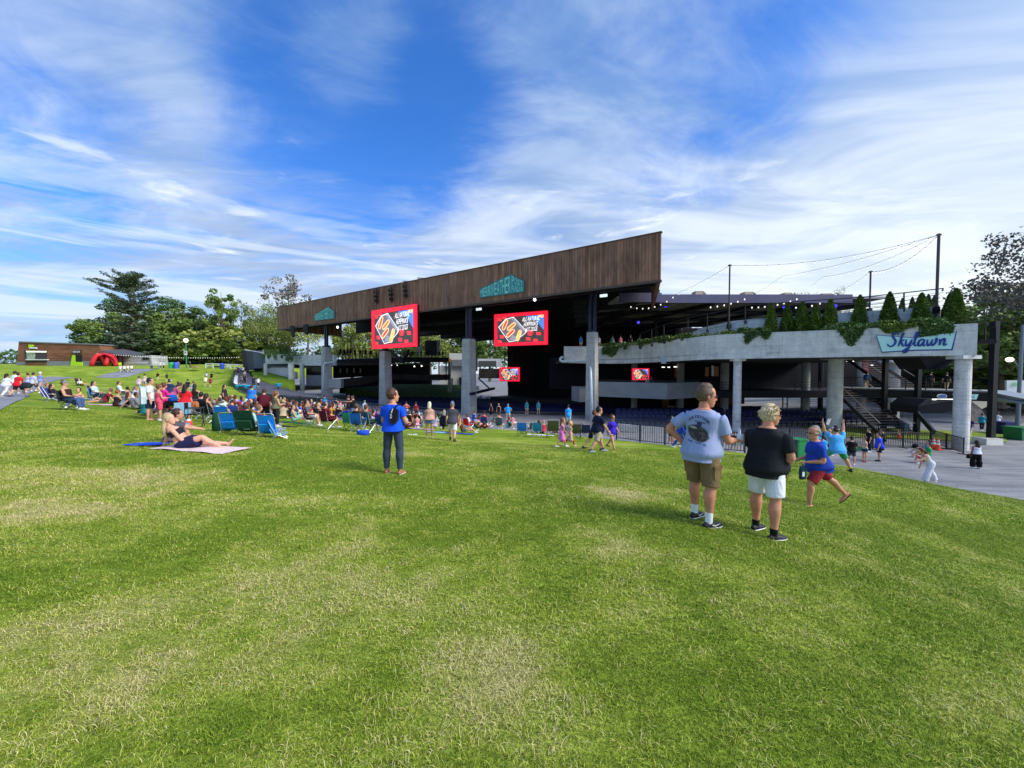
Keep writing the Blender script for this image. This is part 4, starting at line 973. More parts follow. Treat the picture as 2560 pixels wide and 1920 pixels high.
# ---------------------------------------------------------------- arborvitae and trailing plants
def arb_mesh():
    r_=np.random.default_rng(12);n=5200;z=r_.random(n)**.85;a=r_.uniform(0,6.28,n);rr=.225*(1-z)**.62*(1+.13*np.sin(a*5+z*9))*np.minimum(1,.55+z*4)*r_.uniform(.72,1.06,n)
    return leaves_mesh(np.stack([rr*np.cos(a),rr*np.sin(a),z],1),.028,.42+r_.normal(0,.17,n)+.2*(nz2(a*2,z*6,1.0,3,2)-.5),0,2.0,12)
ARB=arb_mesh()
AR=[(1927,753,830,36.8),(1967,755,829,36.2),(2004,751,828,35.6),(2038,754,826,35.0),(2074,743,824,34.6),(2148,733,820,33.5),(2222,725,816,32.2),(2302,728,811,30.9),(2372,730,806,30.2),(2388,716,808,29.6)]
def arbs():
    names=['first','second','third','fourth','fifth','sixth','seventh','eighth','ninth','last']
    for i,(px,pt,pb,Y) in enumerate(AR):
        b=at(px,pb+3,Y);h=(at(px,pt,Y).z-b.z)*.95
        t=thing('arborvitae',f'cone-shaped arborvitae on the terrace, {names[i]} from the left in the row','shrub',tuple(b),i*1.3,'cone-shaped evergreens on the terrace');t.scale=(h*(.86+.28*((i*7) % 5)/4),h*.98,h)
        o=bpy.data.objects.new('crown',ARB);COL.objects.link(o);o.parent=t
        if not len(ARB.materials):ARB.materials.append(M_arb)
        q=MB();q.tube([(0,0,-.06),(0,0,.35)],[.03,.02],6);q.build('trunk',M_bark,t)
    for i,(px,pt) in enumerate(((2255,745),(2280,742),(2320,735),(2335,738))):
        b=at(px,775,36+i);h=at(px,pt,36+i).z-b.z
        t=thing('arborvitae',f'small cone evergreen beyond the ramp railing, {names[i]} of four from the left','shrub',tuple(b),i,'small evergreens beyond the railing');t.scale=(h,h,h)
        o=bpy.data.objects.new('crown',ARB);COL.objects.link(o);o.parent=t
        q=MB();q.tube([(0,0,-.06),(0,0,.3)],[.03,.02],6);q.build('trunk',M_bark,t)
arbs()
def dy(px):return float(np.interp(px,[q[0] for q in DECK],[q[3] for q in DECK]))+.12
def trailing(px0,px1,py,drop,Y0,Y1,n,label,seed,rise=.5,m=None):
    """a mound of foliage lying on the edge and hanging over it"""
    r_=np.random.default_rng(seed);a=at(px0,py[0],Y0);b=at(px1,py[1],Y1);t=thing('trailing_plant',label,'plant',tuple((a+b)/2),0,'plants trailing over the concrete edge')
    o0=(a+b)/2;L=(b-a).length;k=r_.random(n);tuft=nz2(k*L,k*0,.8,seed,3);hang=r_.random(n)**.8
    d=drop*np.maximum(0,tuft-.30)*2.2
    isH=r_.random(n)< .6
    kp=(tuft> .47) | (r_.random(n)< .18);k,tuft,hang,d,isH=k[kp],tuft[kp],hang[kp],d[kp],isH[kp];n=len(k)
    x=a.x+(b.x-a.x)*k-o0.x;y=a.y+(b.y-a.y)*k-o0.y-np.where(isH,.18+.25*r_.random(n),-r_.random(n)*.9)
    z=a.z+(b.z-a.z)*k-o0.z+np.where(isH,-hang*d+.05,rise*r_.random(n)*(.3+tuft))
    me=leaves_mesh(np.stack([x,y,z],1),.14,.42+r_.normal(0,.24,n),0,2.6,seed);link('foliage',me,m or M_vine,t)
def vines():
    L=[(1505,1600,(868,858),1.5,50,48.6,2600,'dark bushy plants hanging just right of the tall square column',M_leafd),(1598,1700,(857,843),.5,48.6,43,1500,'low green groundcover on the curve of the terrace',M_vine),(1700,1860,(845,832),.35,42,37,1800,'thin trailing growth left of the cone evergreens',M_vine),
         (1858,1922,(830,828),1.5,36.6,35.6,1900,'bushy trailing plant left of the first cone evergreen',M_leafd),(2072,2190,(822,816),1.5,34.2,31.8,3000,'trailing plants between the fifth and seventh cone evergreens',M_leafd),(2190,2290,(816,812),1.1,31.6,30,2600,'plants hanging over the top left of the Skylawn sign',M_vine),(2290,2368,(813,809),.9,29.8,28.7,2200,'plants hanging over the top right of the Skylawn sign',M_leafd)]
    for i,(x0,x1,py,dr,Y0,Y1,n,lab,m) in enumerate(L):trailing(x0,x1,py,dr,dy(x0),dy(x1),n,lab,40+i,.45,m)
vines()
# ---------------------------------------------------------------- lights on posts
def lights():
    posts={}
    for key,px,pt,pb,Y,r,lab in (('A',1822,661,813,39.3,.075,'slim post with string lights, left one above the terrace'),('B',2174,677,775,38,.075,'short slim post with string lights between the other two'),('C',2341,584,772,30.7,.095,'tallest post carrying string lights at the right end of the terrace')):
        b=at(px,pb,Y);h=at(px,pt,Y).z-b.z;t=thing('light_post',lab,'post',tuple(b),0,'posts carrying string lights')
        q=MB();q.tube([(0,0,-1.0),(0,0,h)],r,8);q.build('pole',mat('brown_steel',(.06,.045,.045),.5),t)
        q=MB();q.box((0,0,h-.1),(.35,.12,.1));q.build('crossarm',M_black,t);q=MB();q.box((0,0,-.1),(.3,.3,.5));q.build('bracket',M_black,t);posts[key]=b+Vector((0,0,h-.08))
    def cable(a,b,sag,n,label,lit=.6,r=.012,br=.055):
        t=thing('string_light',label,'string light',tuple(a),0,'string lights')
        d=b-a;P=[d*(i/24)+Vector((0,0,-4*sag*(i/24)*(1-i/24))) for i in range(25)];q=MB();q.tube(P,r,4);q.build('cable',M_black,t)
        for i in range(n):
            k=(i+.5)/n;p=d*k+Vector((0,0,-4*sag*k*(1-k)));q=MB();q.ball(p+Vector((0,0,-.14)),(br,br,br*1.3),6,5);q.build('bulb',glow('bulb_glow',(.95,.93,.85),lit),t)
            q=MB();q.tube([p,p+Vector((0,0,-.08))],.03,5);q.build('socket',M_black,t)
    A,B,C=posts['A'],posts['B'],posts['C']
    cable(A,C,.75,16,'top string of bulbs between the left post and the tallest post')
    D=at(1956,690,50);cable(C,D,.35,12,'second string of bulbs running down left from the tallest post');cable(D,at(1885,735,53),.1,4,'short string of bulbs dropping to the side roof, left one')
    E=at(2056,692,48);cable(C,E,.6,11,'third string of bulbs from the tallest post');cable(E,at(2026,716,52),.05,2,'short string of bulbs dropping to the side roof behind the treetops')
    cable(C,B,.75,15,'lowest string of bulbs between the tallest and the short post');cable(B,at(2083,737,52),.15,5,'string of bulbs falling left from the short post')
    cable(A,at(1690,735,44),.15,9,'string of bulbs falling left from the left post towards the wood fascia')
    cable(at(1690,735,44),at(1570,762,45),.8,8,'string of lit bulbs under the right end of the wood fascia',2.5,.01,.07)
    cable(at(1768,766,44),at(1870,742,44),.2,6,'lit bulbs in front of the slate-blue roof edge, left row',2.5,.006,.08)
    cable(at(1872,766,43),at(2000,742,43),.3,8,'lit bulbs in front of the slate-blue roof edge, middle row',2.5,.006,.08)
    cable(at(1980,766,42),at(2060,752,42),.2,4,'lit bulbs in front of the slate-blue roof edge, right row',2.5,.006,.08)
    cable(at(240,882,104),at(600,892,104),.6,60,'long string of bulbs in front of the far wood',.5,.02,.07)
lights()
# ================================================================ far left: concession building and friends
def wallpoly(mb,pts,Y,th):
    mb.slab([at(x,y,Y) for x,y in pts],(0,th,0));return mb
zl=lambda x,y:(x*.25316,640+y*.25316)
def left_buildings():
    Y=105
    t=thing('concession_building','low concession building clad in reddish wood boards on the hill at far left','building')
    P=lambda *p:[zl(*q) for q in p]
    q=MB();wallpoly(q,P((185,848),(975,873),(1000,940),(905,1085),(165,1080),(175,960)),Y,9)
    q.build('wall',M_cedar,t)
    q=MB();wallpoly(q,P((165,1045),(250,1045),(250,1078),(163,1078)),Y-.05,.3);wallpoly(q,P((462,1036),(698,1040),(696,1085),(462,1080)),Y-.05,.3);wallpoly(q,P((812,1036),(895,1038),(912,1085),(812,1085)),Y-.05,.3);q.build('concrete_base',M_panel,t)
    q=MB();wallpoly(q,P((183,842),(978,868),(980,878),(183,852)),Y-.25,9.5);q.build('roof',M_panel,t)
    q=MB();wallpoly(q,P((238,930),(460,935),(460,1046),(250,1046)),Y-.12,.3);q.build('serving_window',mat('kiosk_inside',(.05,.045,.05),.8),t)
    q=MB();wallpoly(q,P((262,945),(345,945),(345,1030),(262,1030)),Y-.2,.05);q.build('menu_board',mat('muted_board',(.28,.33,.25),.8,build=vary(.8,.5)),t)
    q=MB();wallpoly(q,P((258,938),(455,940),(455,950),(258,948)),Y-.25,.05);q.build('light_strip',glow('strip_glow',(.95,.93,.85),1.4),t)
    q=MB();wallpoly(q,P((250,1020),(462,1020),(462,1028),(250,1028)),Y-.6,.5);q.build('counter',M_white,t)
    q=MB();wallpoly(q,P((712,978),(740,978),(745,1045),(810,1048),(812,1085),(694,1085)),Y-.2,.25);q.build('lime_panel',mat('lime_paint',(.42,.70,.01),.6),t)
    q=MB();wallpoly(q,P((745,975),(806,975),(806,1045),(745,1045)),Y-.15,.1);q.build('doorway',M_black,t)
    q=MB();wallpoly(q,P((712,928),(796,928),(796,962),(712,962)),Y-.3,.2);sb=q.build('sign_panel',mat('black_sign',(.02,.02,.02),.6),t)
    q=MB();a=at(*zl(720,956),Y-.35);b=at(*zl(790,936),Y-.35);letters(q,'RESTROOMS',lambda s,v:(a.x+(b.x-a.x)*s,a.y,a.z+(b.z-a.z)*v),.2,.03);q.build('lettering',M_white,t)
    q=MB();wallpoly(q,P((278,874),(318,876),(330,888),(310,900),(284,918)),Y-.3,.2);q.build('lime_logo',mat('lime_paint'),t)
    q=MB();wallpoly(q,P((290,912),(310,898),(358,902),(364,916)),Y-.32,.15);q.build('logo_lettering',M_white,t)
    # red arch tent
    t=thing('tent','red inflatable arch tent beside the wood-clad concession building','tent')
    M=mat('red_fabric',(.62,.02,.03),.6)
    def arc(x0,x1,xt,yt,yb,Yc,w0,dY=0):
        pts=[]
        for i in range(13):
            s=i/12;x=x0+(x1-x0)*s;y=yb-(yb-yt)*math.sin(math.pi*s)**.75;pts.append(at(*zl(x,y),Yc+dY*(s-.5)))
        return pts
    for (x0,x1,yt,yb,Yc,dY) in ((905,1045,978,1082,100,2),(1045,1150,985,1082,101,3),(905,1150,972,1082,101.5,-3)):
        q=MB();q.tube(arc(x0,x1,0,yt,yb,Yc,.3,dY),.5,8);q.build('arch_leg',M,t,smooth=True)
    q=MB();n=10;vs=[];fs=[]
    for i in range(n+1):
        for j in range(5):
            s=i/n;p=at(*zl(912+(1145-912)*s,1052-76*math.sin(math.pi*s)**.6),99.5+j*1.3);vs.append(p)
    for i in range(n):
        for j in range(4):fs.append((i*5+j,i*5+j+1,(i+1)*5+j+1,(i+1)*5+j))
    q.add(vs,fs);q.build('canopy',M,t,smooth=True)
    t=thing('table','dark merchandise table with white papers under the red tent','table');q=MB();wallpoly(q,P((925,1050),(1040,1050),(1040,1078),(925,1078)),100.6,.8);q.build('table_cover',M_black,t)
    q=MB();wallpoly(q,P((928,1040),(975,1040),(975,1052),(928,1052)),100.8,.4);q.build('papers',M_white,t)
    for x0,x1,lab in ((1055,1072,'left lime green bin beside the red tent'),(1146,1170,'right lime green bin beside the red tent')):
        t=thing('bin',lab,'bin',(0,0,0),0,'lime bins by the tent');q=MB();wallpoly(q,P((x0,1046),(x1,1046),(x1,1082),(x0,1082)),101,.8);q.build('body',mat('lime_paint'),t)
        q=MB();wallpoly(q,P((x0-2,1043),(x1+2,1043),(x1+2,1047),(x0-2,1047)),100.9,1.0);q.build('lid',M_black,t)
    # grey sheds
    t=thing('shed','pale grey boarded shed with slanted end right of the red tent','building')
    q=MB();wallpoly(q,P((1130,1000),(1232,985),(1490,980),(1507,1085),(1130,1085)),106,5);q.build('wall',mat('grey_boards',(.36,.37,.37),.8,build=planks_build('z',.4,(.33,.34,.34),(.40,.41,.41),(.36,.37,.37))),t)
    q=MB();wallpoly(q,P((1405,1003),(1462,1003),(1462,1025),(1405,1025)),105.8,.3);q.build('window',M_black,t)
    q=MB();wallpoly(q,P((1470,1000),(1482,1000),(1486,1082),(1474,1082)),105.8,.3);q.build('door_frame',M_panel,t)
    t=thing('canopy_roof','dark slanted roof between the wood-clad building and the grey shed','roof')
    q=MB();q.slab([at(*zl(1000,935),104),at(*zl(1232,985),104),at(*zl(1232,990),104),at(*zl(1000,965),104)],(0,6,.8));q.build('roof',mat('dark_roofing',(.08,.085,.1),.8),t)
    for x in (1165,1210):q=MB();q.beam(at(*zl(x,975),104.5),at(*zl(x,1085),104.5),.3,.3);q.build('post',M_black,t)
    # street lamp
    for key,(px,pt,pb,Y,lab) in {'a':(466.5,851,921,92,'green street lamp with a white notice near the wood')}.items():
        b=at(px,pb,Y);h=at(px,pt,Y).z-b.z;t=thing('street_lamp',lab,'street lamp',tuple(b));q=MB();q.tube([(0,0,0),(0,0,h-.4)],[.14,.09],8);q.build('pole',mat('lamp_green',(.02,.22,.10),.5),t)
        q=MB();q.ball((0,0,h),(.42,.42,.5));q.build('lamp_globe',glow('lamp_globe',(1,.97,.85),2.2),t);q=MB();q.box((0,-.2,h*.55),(.75,.06,1.0));q.build('notice',M_white,t)
        q=MB();q.box((0,-.24,h*.55+.1),(.4,.02,.5));q.build('notice_print',M_panel,t)
    # bins, pallets and small things near the wood
    for i,(px,c,lab) in enumerate(((428,(.03,.35,.08),'green bin left of the street lamp'),(441,(.05,.12,.6),'blue bin just left of the street lamp'),(555.5,(.03,.08,.5),'blue bin in front of the white gate'))):
        b=at(px,921 if i< 2 else 923,90);t=thing('bin',lab,'bin',tuple(b),0,'bins along the wood');q=MB();q.tube([(0,0,0),(0,0,1.0),(0,0,1.15)],[.45,.5,.48],10);q.build('body',mat('bin%d' % i,c,.5),t)
        q=MB();q.ball((0,0,1.15),(.48,.48,.28),10,6);q.build('lid',mat('bin%dl' % i,tuple(x*1.3 for x in c),.5),t)
    for px,lab in ((388,'white folding table at the end of the upper path'),(487,'stack of brown timber pallets right of the street lamp')):
        b=at(px,921,92);t=thing('table' if px< 400 else 'pallet_stack',lab,'table' if px< 400 else 'pallets',tuple(b));q=MB()
        if px< 400:q.box((0,0,.75),(2.2,.8,.08));q.build('tabletop',M_white,t);q=MB();q.box((-.9,0,.37),(.06,.7,.7));q.build('leg',M_panel,t);q=MB();q.box((.9,0,.37),(.06,.7,.7));q.build('leg',M_panel,t)
        else:
            for k in range(3):q=MB();q.box((.05*k,0,.12+.26*k),(1.9-.3*k,1.2,.14));q.build('pallet',mat('timber',(.36,.22,.12),.8),t)
    # white gate frame
    t=thing('gate','white tubular gate across the top of the sloping road','gate')
    z2=lambda x,y:(380+x*.205,820+y*.205)
    fr=[((655,435),(745,435)),((655,435),(655,490)),((745,435),(745,495)),((745,435),(1115,450)),((835,438),(835,500)),((1115,450),(1110,510)),((960,445),(960,505)),((835,470),(960,476)),((655,462),(745,466)),((845,498),(960,447)),((1010,450),(1010,505)),((1010,450),(1100,505))]
    for k,(a,b) in enumerate(fr):q=MB();q.beam(at(*z2(*a),96),at(*z2(*b),96),.16,.16);q.build('bar',M_white,t)
    t=thing('bench','dark benches stacked behind the white gate','bench')
    for x0,x1,y in ((690,830,470),(690,830,486),(985,1105,490),(985,1105,500)):q=MB();q.beam(at(*z2(x0,y),99),at(*z2(x1,y+2),99),.5,.35);q.build('seat',M_black,t)
    # dark angular building
    t=thing('angular_building','dark grey building with slanted corner beside the sloping road','building')
    za=lambda x,y:(560+x*.11754,860+y*.11754)
    q=MB();q.slab([at(*za(355,155),92),at(*za(445,125),90),at(*za(520,560),90),at(*za(420,555),92)],(1.0,8,0));q.build('end_wall',mat('near_black_cladding',(.02,.02,.025),.7),t)
    q=MB();q.slab([at(*za(448,128),89.8),at(*za(618,158),88),at(*za(640,545),88),at(*za(523,560),89.8)],(1.0,8,0));q.build('wall',mat('charcoal_cladding',(.065,.07,.085),.7),t)
    q=MB();q.slab([at(*za(622,160),87.9),at(*za(1110,250),86),at(*za(1420,310),86),at(*za(1420,500),86),at(*za(636,520),87.9)],(1.0,8,0));q.build('wall',mat('slate_cladding',(.10,.12,.15),.7),t)
    q=MB();q.beam(at(*za(445,122),89.6),at(*za(860,200),87),.25,.2);q.build('roof_edge',M_white,t)
    q=MB();q.slab([at(*za(822,120),85),at(*za(868,120),85),at(*za(868,215),85),at(*za(822,215),85)],(0,.5,0));q.build('sign_box',M_white,t)
left_buildings()
# ---------------------------------------------------------------- ground sheets of paths
def path_sheet(name,pts,m,k=4,off=.03,fn=None):
    """pts: (px, py, Y) outline; z follows the lawn or a fitted surface"""
    P=[at(*p) for p in pts]
    me=drape([(p.x,p.y) for p in P],2.0,fn or lawn_z,off);o=link(name,me,m,smooth=True);tag(o,kind='structure');return o
M_path=mat('path_asphalt',(.22,.225,.24),.9,build=vary(.6,.25,.2,9))
def on_lawn(px,py):
    h=hit(px,py);return (h.x,h.y)
def paths():
    # big path at the left edge, going up the hill
    R_=[on_lawn(*p) for p in ((-330,1150),(0,1028),(40,1005),(75,985),(100,968),(118,958),(150,950),(185,945))]
    U=[on_lawn(*p) for p in ((185,943.4),(110,945.5),(60,950),(20,958),(-60,968),(-400,1000))]
    me=drape(R_+U,2.0,lawn_z,.04);tag(link('path',me,M_path,smooth=True),kind='structure')
    A=[on_lawn(*p) for p in ((236,944.2),(262,936),(300,928),(335,922.5))]+[on_lawn(*p) for p in ((395,922),(380,926),(350,934),(318,943.5),(290,945.5))]
    me=drape(A,2.0,lawn_z,.05);tag(link('upper_path',me,M_path,smooth=True),kind='structure')
    # road on the right of the lawn fence, falling to the plaza
    Q=[(596,921.5,101),(588,945,80.5),(586,966,62.6),(616,983,54.6),(660,1000,48),(730,1010,44),(850,1026,43),(900,1022,46),(860,1000,58),(720,972,68),(668,958,72),(648,951,76),(632,943,81),(625,934,88),(622,925,97)]
    pts=[tuple(at(*p)) for p in Q];fz=tps_fit(pts,.3)
    me=drape([(p[0],p[1]) for p in pts],2.0,fz,.0,skirt=2.5);M=mat('road_asphalt',(.085,.09,.11),.9,build=vary(.5,.25));tag(link('road',me,M,smooth=True),kind='structure')
    # grass mound behind the road
    Q=[(624,928,97),(634,942.6,81.4),(650,950.6,76.4),(670,957.6,72.4),(722,966,69),(738,962,71),(735,946,80),(700,940,84),(665,931,88),(640,928.6,92)]
    pts=[tuple(at(*p)) for p in Q];fz2=tps_fit(pts,.3);me=drape([(p[0],p[1]) for p in pts],2.0,fz2,.1,skirt=2);tag(link('grass_mound',me,M_lawn,smooth=True),kind='structure');
    t=thing('retaining_wall','pale concrete retaining wall behind the small grass mound','wall');q=MB();strip(q,[(634,921,931,95),(668,921.5,932.5,88.5),(700,924,941.5,84.5),(738,930,948,80.5)],.5);q.build('wall',M_conc,t)
    q=MB();strip(q,[(636,915.5,916.3,95),(668,916,916.8,88),(738,917,917.9,82)],.15);q.build('handrail',M_panel,t)
    q=MB();strip(q,[(640,918.4,927,93.4),(668,918.6,927,88),(727,919.2,928,82)],.15);q.build('pale_panels',mat('pale_panel',(.55,.53,.5),.8),t)
    return fz
ROADZ=paths()
def lawn_fence():
    """dark mesh fence along the lawn's lower edge"""
    t=thing('fence','dark mesh fence on a white kerb between the lawn and the sloping road','fence')
    L=[(588,921.5,929.5,99),(583,930,945.5,80),(580.5,945,966,62.3)]
    q=MB();strip(q,L,.08);q.build('mesh_panel',mat('dark_mesh',(.03,.05,.06),.7),t)
    q=MB();strip(q,[(592,931,933.5,97),(586,944,952,77),(584,955,967,62)],.5);q.build('kerb',M_white,t)
    L2=[(581,957,966.5,61.8),(614,971,983,53.8),(650,982,997,48.5),(720,992,1011,45),(800,997,1019,43)]
    q=MB();strip(q,L2,.08);q.build('mesh_panel',mat('dark_mesh'),t)
    q=MB();strip(q,[(p[0],p[2]-.5,p[2]+2,p[3]-.15) for p in L2],.3);q.build('kerb',M_concw,t)
    q=MB();P=[at(700,988,45),at(800,996,43),at(860,1001,41.5),at(930,1010,39),at(1000,1018,37),at(1060,1030,34.5),at(1120,1042,32)]
    t2=thing('fence','dark railing behind the seated crowd along the lower lawn edge','fence')
    q.tube(P,.05,5);q.tube([p+Vector((0,0,-.95)) for p in P],.04,5);q.build('rail',M_navy,t2)
    for i in range(len(P)-1):
        for k in range(2):
            a=P[i].lerp(P[i+1],k/2);q=MB();q.beam(a,a-Vector((0,0,1.5)),.06,.06);q.build('post',M_navy,t2)
    q=MB();q.add([p for p in P]+[p-Vector((0,0,.95)) for p in P],[(i,i+1,len(P)+i+1,len(P)+i) for i in range(len(P)-1)])
lawn_fence()
def bar_fence(pts,H,label,name='fence',spacing=.13,post=2.2,group=None,hole=False,feet=False,m=None):
    """steel fence of thin vertical bars; pts are ground points"""
    t=thing(name,label,'fence',tuple(pts[0]),0,group);o0=Vector(pts[0]);P=[Vector(p)-o0 for p in pts];m=m or M_navy
    q=MB();q.tube([p+Vector((0,0,H)) for p in P],.028,5);q.build('top_rail',m,t);q=MB();q.tube([p+Vector((0,0,.12)) for p in P],.022,5);q.build('bottom_rail',m,t)
    q=MB()
    for a,b in zip(P[:-1],P[1:]):
        n=max(1,int((b-a).length/spacing))
        for k in range(n):
            p=a.lerp(b,(k+.5)/n);q.beam(p+Vector((0,0,.12)),p+Vector((0,0,H)),.022,.022)
    q.build('bars',m,t)
    for a,b in zip(P[:-1],P[1:]):
        n=max(1,round((b-a).length/post))
        for k in range(n+1):
            if k == n and b is not P[-1]:continue
            p=a.lerp(b,k/n);q=MB();q.beam(p+Vector((0,0,-.1)),p+Vector((0,0,H+.04)),.06,.06);q.build('post',m,t)
            if feet:q=MB();q.beam(p+Vector((0,-.35,.03)),p+Vector((0,.35,.03)),.05,.04);q.build('foot',m,t)
    return t
def G(px,py,surf='lawn'):return tuple(hit(px,py,surf))
def fences():
    P=[at(x,y,Y) for x,y,Y in ((1541,1098,25),(1600,1106.5,23.4),(1662,1113,22.6),(1720,1119,21.9),(1790,1126,21),(1862,1133,20.4))]
    bar_fence(P,1.08,'navy steel bar fence along the lawn edge behind the man in the grey shirt')
    P=[at(x,y,Y) for x,y,Y in ((1898,1140,20),(1975,1152,19.3))];P2=[at(1980,1150,19.3),at(2035,1156,21)]
    bar_fence(P,1.08,'short navy bar fence between the woman in black and the jogging man');bar_fence(P2,1.05,'short navy bar fence behind the jogging man next to the green bin')
    Z=[(1975,1112,30),(2050,1120,28)]
    bar_fence([Vector((at(1974,1085,31).x,31,-5.7)),Vector((at(2060,1085,30).x,30,-5.7))],1.15,'navy crowd barrier beside the leaning sign board at the column foot')
    a=[hit(2062,1108,'plaza'),hit(2182,1124,'plaza')]
    bar_fence(a,1.15,'black crowd barrier behind the dancing man and the woman in a crop top',feet=True,m=M_black);
    bar_fence([hit(2189,1120,'plaza'),hit(2325,1119,'plaza')],1.12,'black crowd barrier right of the man in the bright blue shirt',feet=True,m=M_black)
    bar_fence([hit(2328,1110,'plaza'),hit(2408,1136,'plaza')],1.12,'black crowd barrier ending at the big round column at right',feet=True,m=M_black)
    bar_fence([Vector((29.6,34.5,-5.75)),Vector((33.6,31.8,-5.7))],1.1,'black bar fence behind the stairs in front of the strip of grass',m=M_black)
fences()
# ---------------------------------------------------------------- left terrace and galleries
def left_wing():
    t=thing('left_terrace','pale concrete terrace with plants at the left side of the pavilion','terrace')
    D=[(656,885,911,89),(668,886,910,86),(727,885,909,84),(752,886,913,80),(775,887,914,77),(808,887,914,74.5),(836,887,913.5,73)]
    q=MB();strip(q,D,.5);q.build('edge_beam',M_conc,t)
    A=[at(p[0],p[2],p[3]) for p in D]
    q=MB();q.slab([p+Vector((0,.3,.1)) for p in A]+[Vector((-20,95,A[0].z)),Vector((-52,100,A[0].z))],(0,0,.3));q.build('deck',mat('deck_underside'),t)
    for px,yb,Y,r in ((664.5,970,84,.34),(729,992,78,.55),(756,973,79,.45)):
        b=at(px,yb,Y);zt=at(px,911,Y).z;q=MB();q.tube([(b.x,b.y,b.z-.5),(b.x,b.y,zt+.2)],r,14);q.build('column',M_conc,t)
    q=MB();q.tube([at(842,893,72.4),at(841,900,72.4),at(838,905,72.4),at(811,908,71.8),at(808.5,914,71.6),at(808,1004,71.6)],.13,8);q.build('drainpipe',M_pipe,t,smooth=True)
    for x0,x1,py,n,lab,sd in ((657,694,(886,886),2200,'bushy green plants spilling over the left end of the left terrace',61),(705,752,(888,889),1200,'dark trailing plants on the left terrace middle',62),(775,806,(889,889),900,'dark clump hanging on the left terrace near the column',63)):
        trailing(x0,x1,py,1.6,83,78,n,lab,sd,1.2,M_leafd)
    for i in range(7):
        px=663+i*9;b=at(px,886,90);h=at(px,862-i % 2*2,90).z-b.z
        u=thing('arborvitae',f'evergreen on the left terrace, number {i+1} from the left'.replace('number 1 from','first from').replace('number 2 from','second from').replace('number 3 from','third from').replace('number 4 from','fourth from').replace('number 5 from','fifth from').replace('number 6 from','sixth from').replace('number 7 from','seventh from'),'shrub',tuple(b),i,'evergreens on the left terrace');u.scale=(h*1.1,h*1.1,h)
        o=bpy.data.objects.new('crown',ARB);COL.objects.link(o);o.parent=u
    t=thing('gallery','upper spectator gallery with dark railing inside the left half of the pavilion','gallery')
    q=MB();strip(q,[(836,900,917,76),(963,895,912,88),(1010,893,904,98),(1122,894,905,106)],8);q.build('floor_slab',mat('gallery_grey',(.045,.045,.05),.8,build=vary(.5,.3)),t)
    q=MB();strip(q,[(836,880,881,75.8),(963,876,877,87.8),(1010,880,881,97.8),(1122,882,883,105.8)],.1);strip(q,[(836,886,886.7,75.8),(963,883,883.7,87.8),(1122,887,887.5,105.8)],.1);q.build('handrail',M_black,t)
    for k in range(34):
        s=k/33;px=838+s*284;Yk=75.9+s*30;a=at(px,881-(1 if px> 900 else 0),Yk);q=MB();q.beam(a,a-Vector((0,0,1.7)),.12,.12);q.build('baluster',M_black,t)
    t=thing('gallery','lower dark gallery with sloping front inside the left half of the pavilion','gallery')
    q=MB();strip(q,[(852,948,968,74),(900,944,963,78),(956,936,950,84)],1.0);q.build('front_panel',mat('brown_black',(.035,.028,.03),.8),t)
    q=MB();strip(q,[(975,935,950,90),(1080,938,951,100),(1124,936,950,104)],6);q.build('floor_slab',mat('gallery_grey'),t)
    q=MB();strip(q,[(812,948,970,72.5),(852,948,970,72.5)],1.2);q.build('end_panel',M_concw,t)
    q=MB();strip(q,[(765,938,962,80),(812,938,964,78)],.5);q.build('front_panel',M_panel,t)
    q=MB();strip(q,[(765,914,938,84),(812,914,938,82)],.3);q.build('dark_glazing',mat('dark_glass',(.02,.018,.02),.2),t)
    q=MB();strip(q,[(836,917,946,84),(963,912,938,96),(1075,905,938,108)],.5);q.build('back_wall',mat('dark_wall'),t)
    for px,py in ((979,912),(993,912),(1036,916),(1054,915)):p=at(px,py,92);q=MB();q.ball(p,.16,6,4);q.build('lamp',glow('warm_spot',(1,.95,.8),2.5),t)
    for px in (849,866,883,899):q=MB();strip(q,[(px,921,932,83),(px+3,921,932,83)],.1);q.build('lit_window',mat('dim_window',(.3,.27,.2),.7),t)
    q=MB();strip(q,[(850,948,984,96),(963,946,985,104),(1080,948,985,112)],.5);q.build('lower_back_wall',mat('dark_wall'),t)
    q=MB();q.slab([at(1120,905,104),at(1125,905,104),at(1128,1000,104),at(1120,1000,104)],(0,1,0));q.build('column',M_concw,t)
    for px in (1096,1114):q=MB();q.slab([at(px,905,103),at(px+2.2,905,103),at(px+2.2,952,103),at(px,952,103)],(0,.3,0));q.build('post',M_black,t)
    # grey piers above the gallery
    for x0,x1,m in ((1063,1090,mat('gallery_grey')),(1092,1098,M_concw),(1041,1046,M_concw)):
        q=MB();q.slab([at(x0,851,106),at(x1,851,106),at(x1,888,106),at(x0,888,106)],(0,2,0));q.build('pier',m,t)
    # tan slab building, white building beyond
    t=thing('white_building','white building seen through the pavilion left and right of the centre column','building')
    zz=lambda x,y:(960+x*.1537,820+y*.1537)
    def pan(x0,y0,x1,y1,Y,m,nm):
        q=MB();q.slab([at(*zz(x0,y0),Y),at(*zz(x1,y0),Y),at(*zz(x1,y1),Y),at(*zz(x0,y1),Y)],(0,.6,0));return q.build(nm,m,t)
    pan(880,615,1440,975,122,mat('offwhite_wall',(.62,.60,.52),.8),'wall');pan(1060,410,1440,520,124,mat('cream_wall2',(.66,.62,.54),.8),'wall');pan(1100,515,1440,618,121,M_panel,'upper_wall')
    pan(1455,500,1912,632,121,M_white,'wall');pan(1545,535,1825,625,120.8,mat('window_dark',(.10,.11,.11),.3),'window');pan(1045,495,1085,620,120.9,mat('orange_brown'),'door');pan(1225,800,1270,935,121.5,M_black,'doorway');pan(1083,820,1122,945,121.4,mat('window_dark'),'doorway')
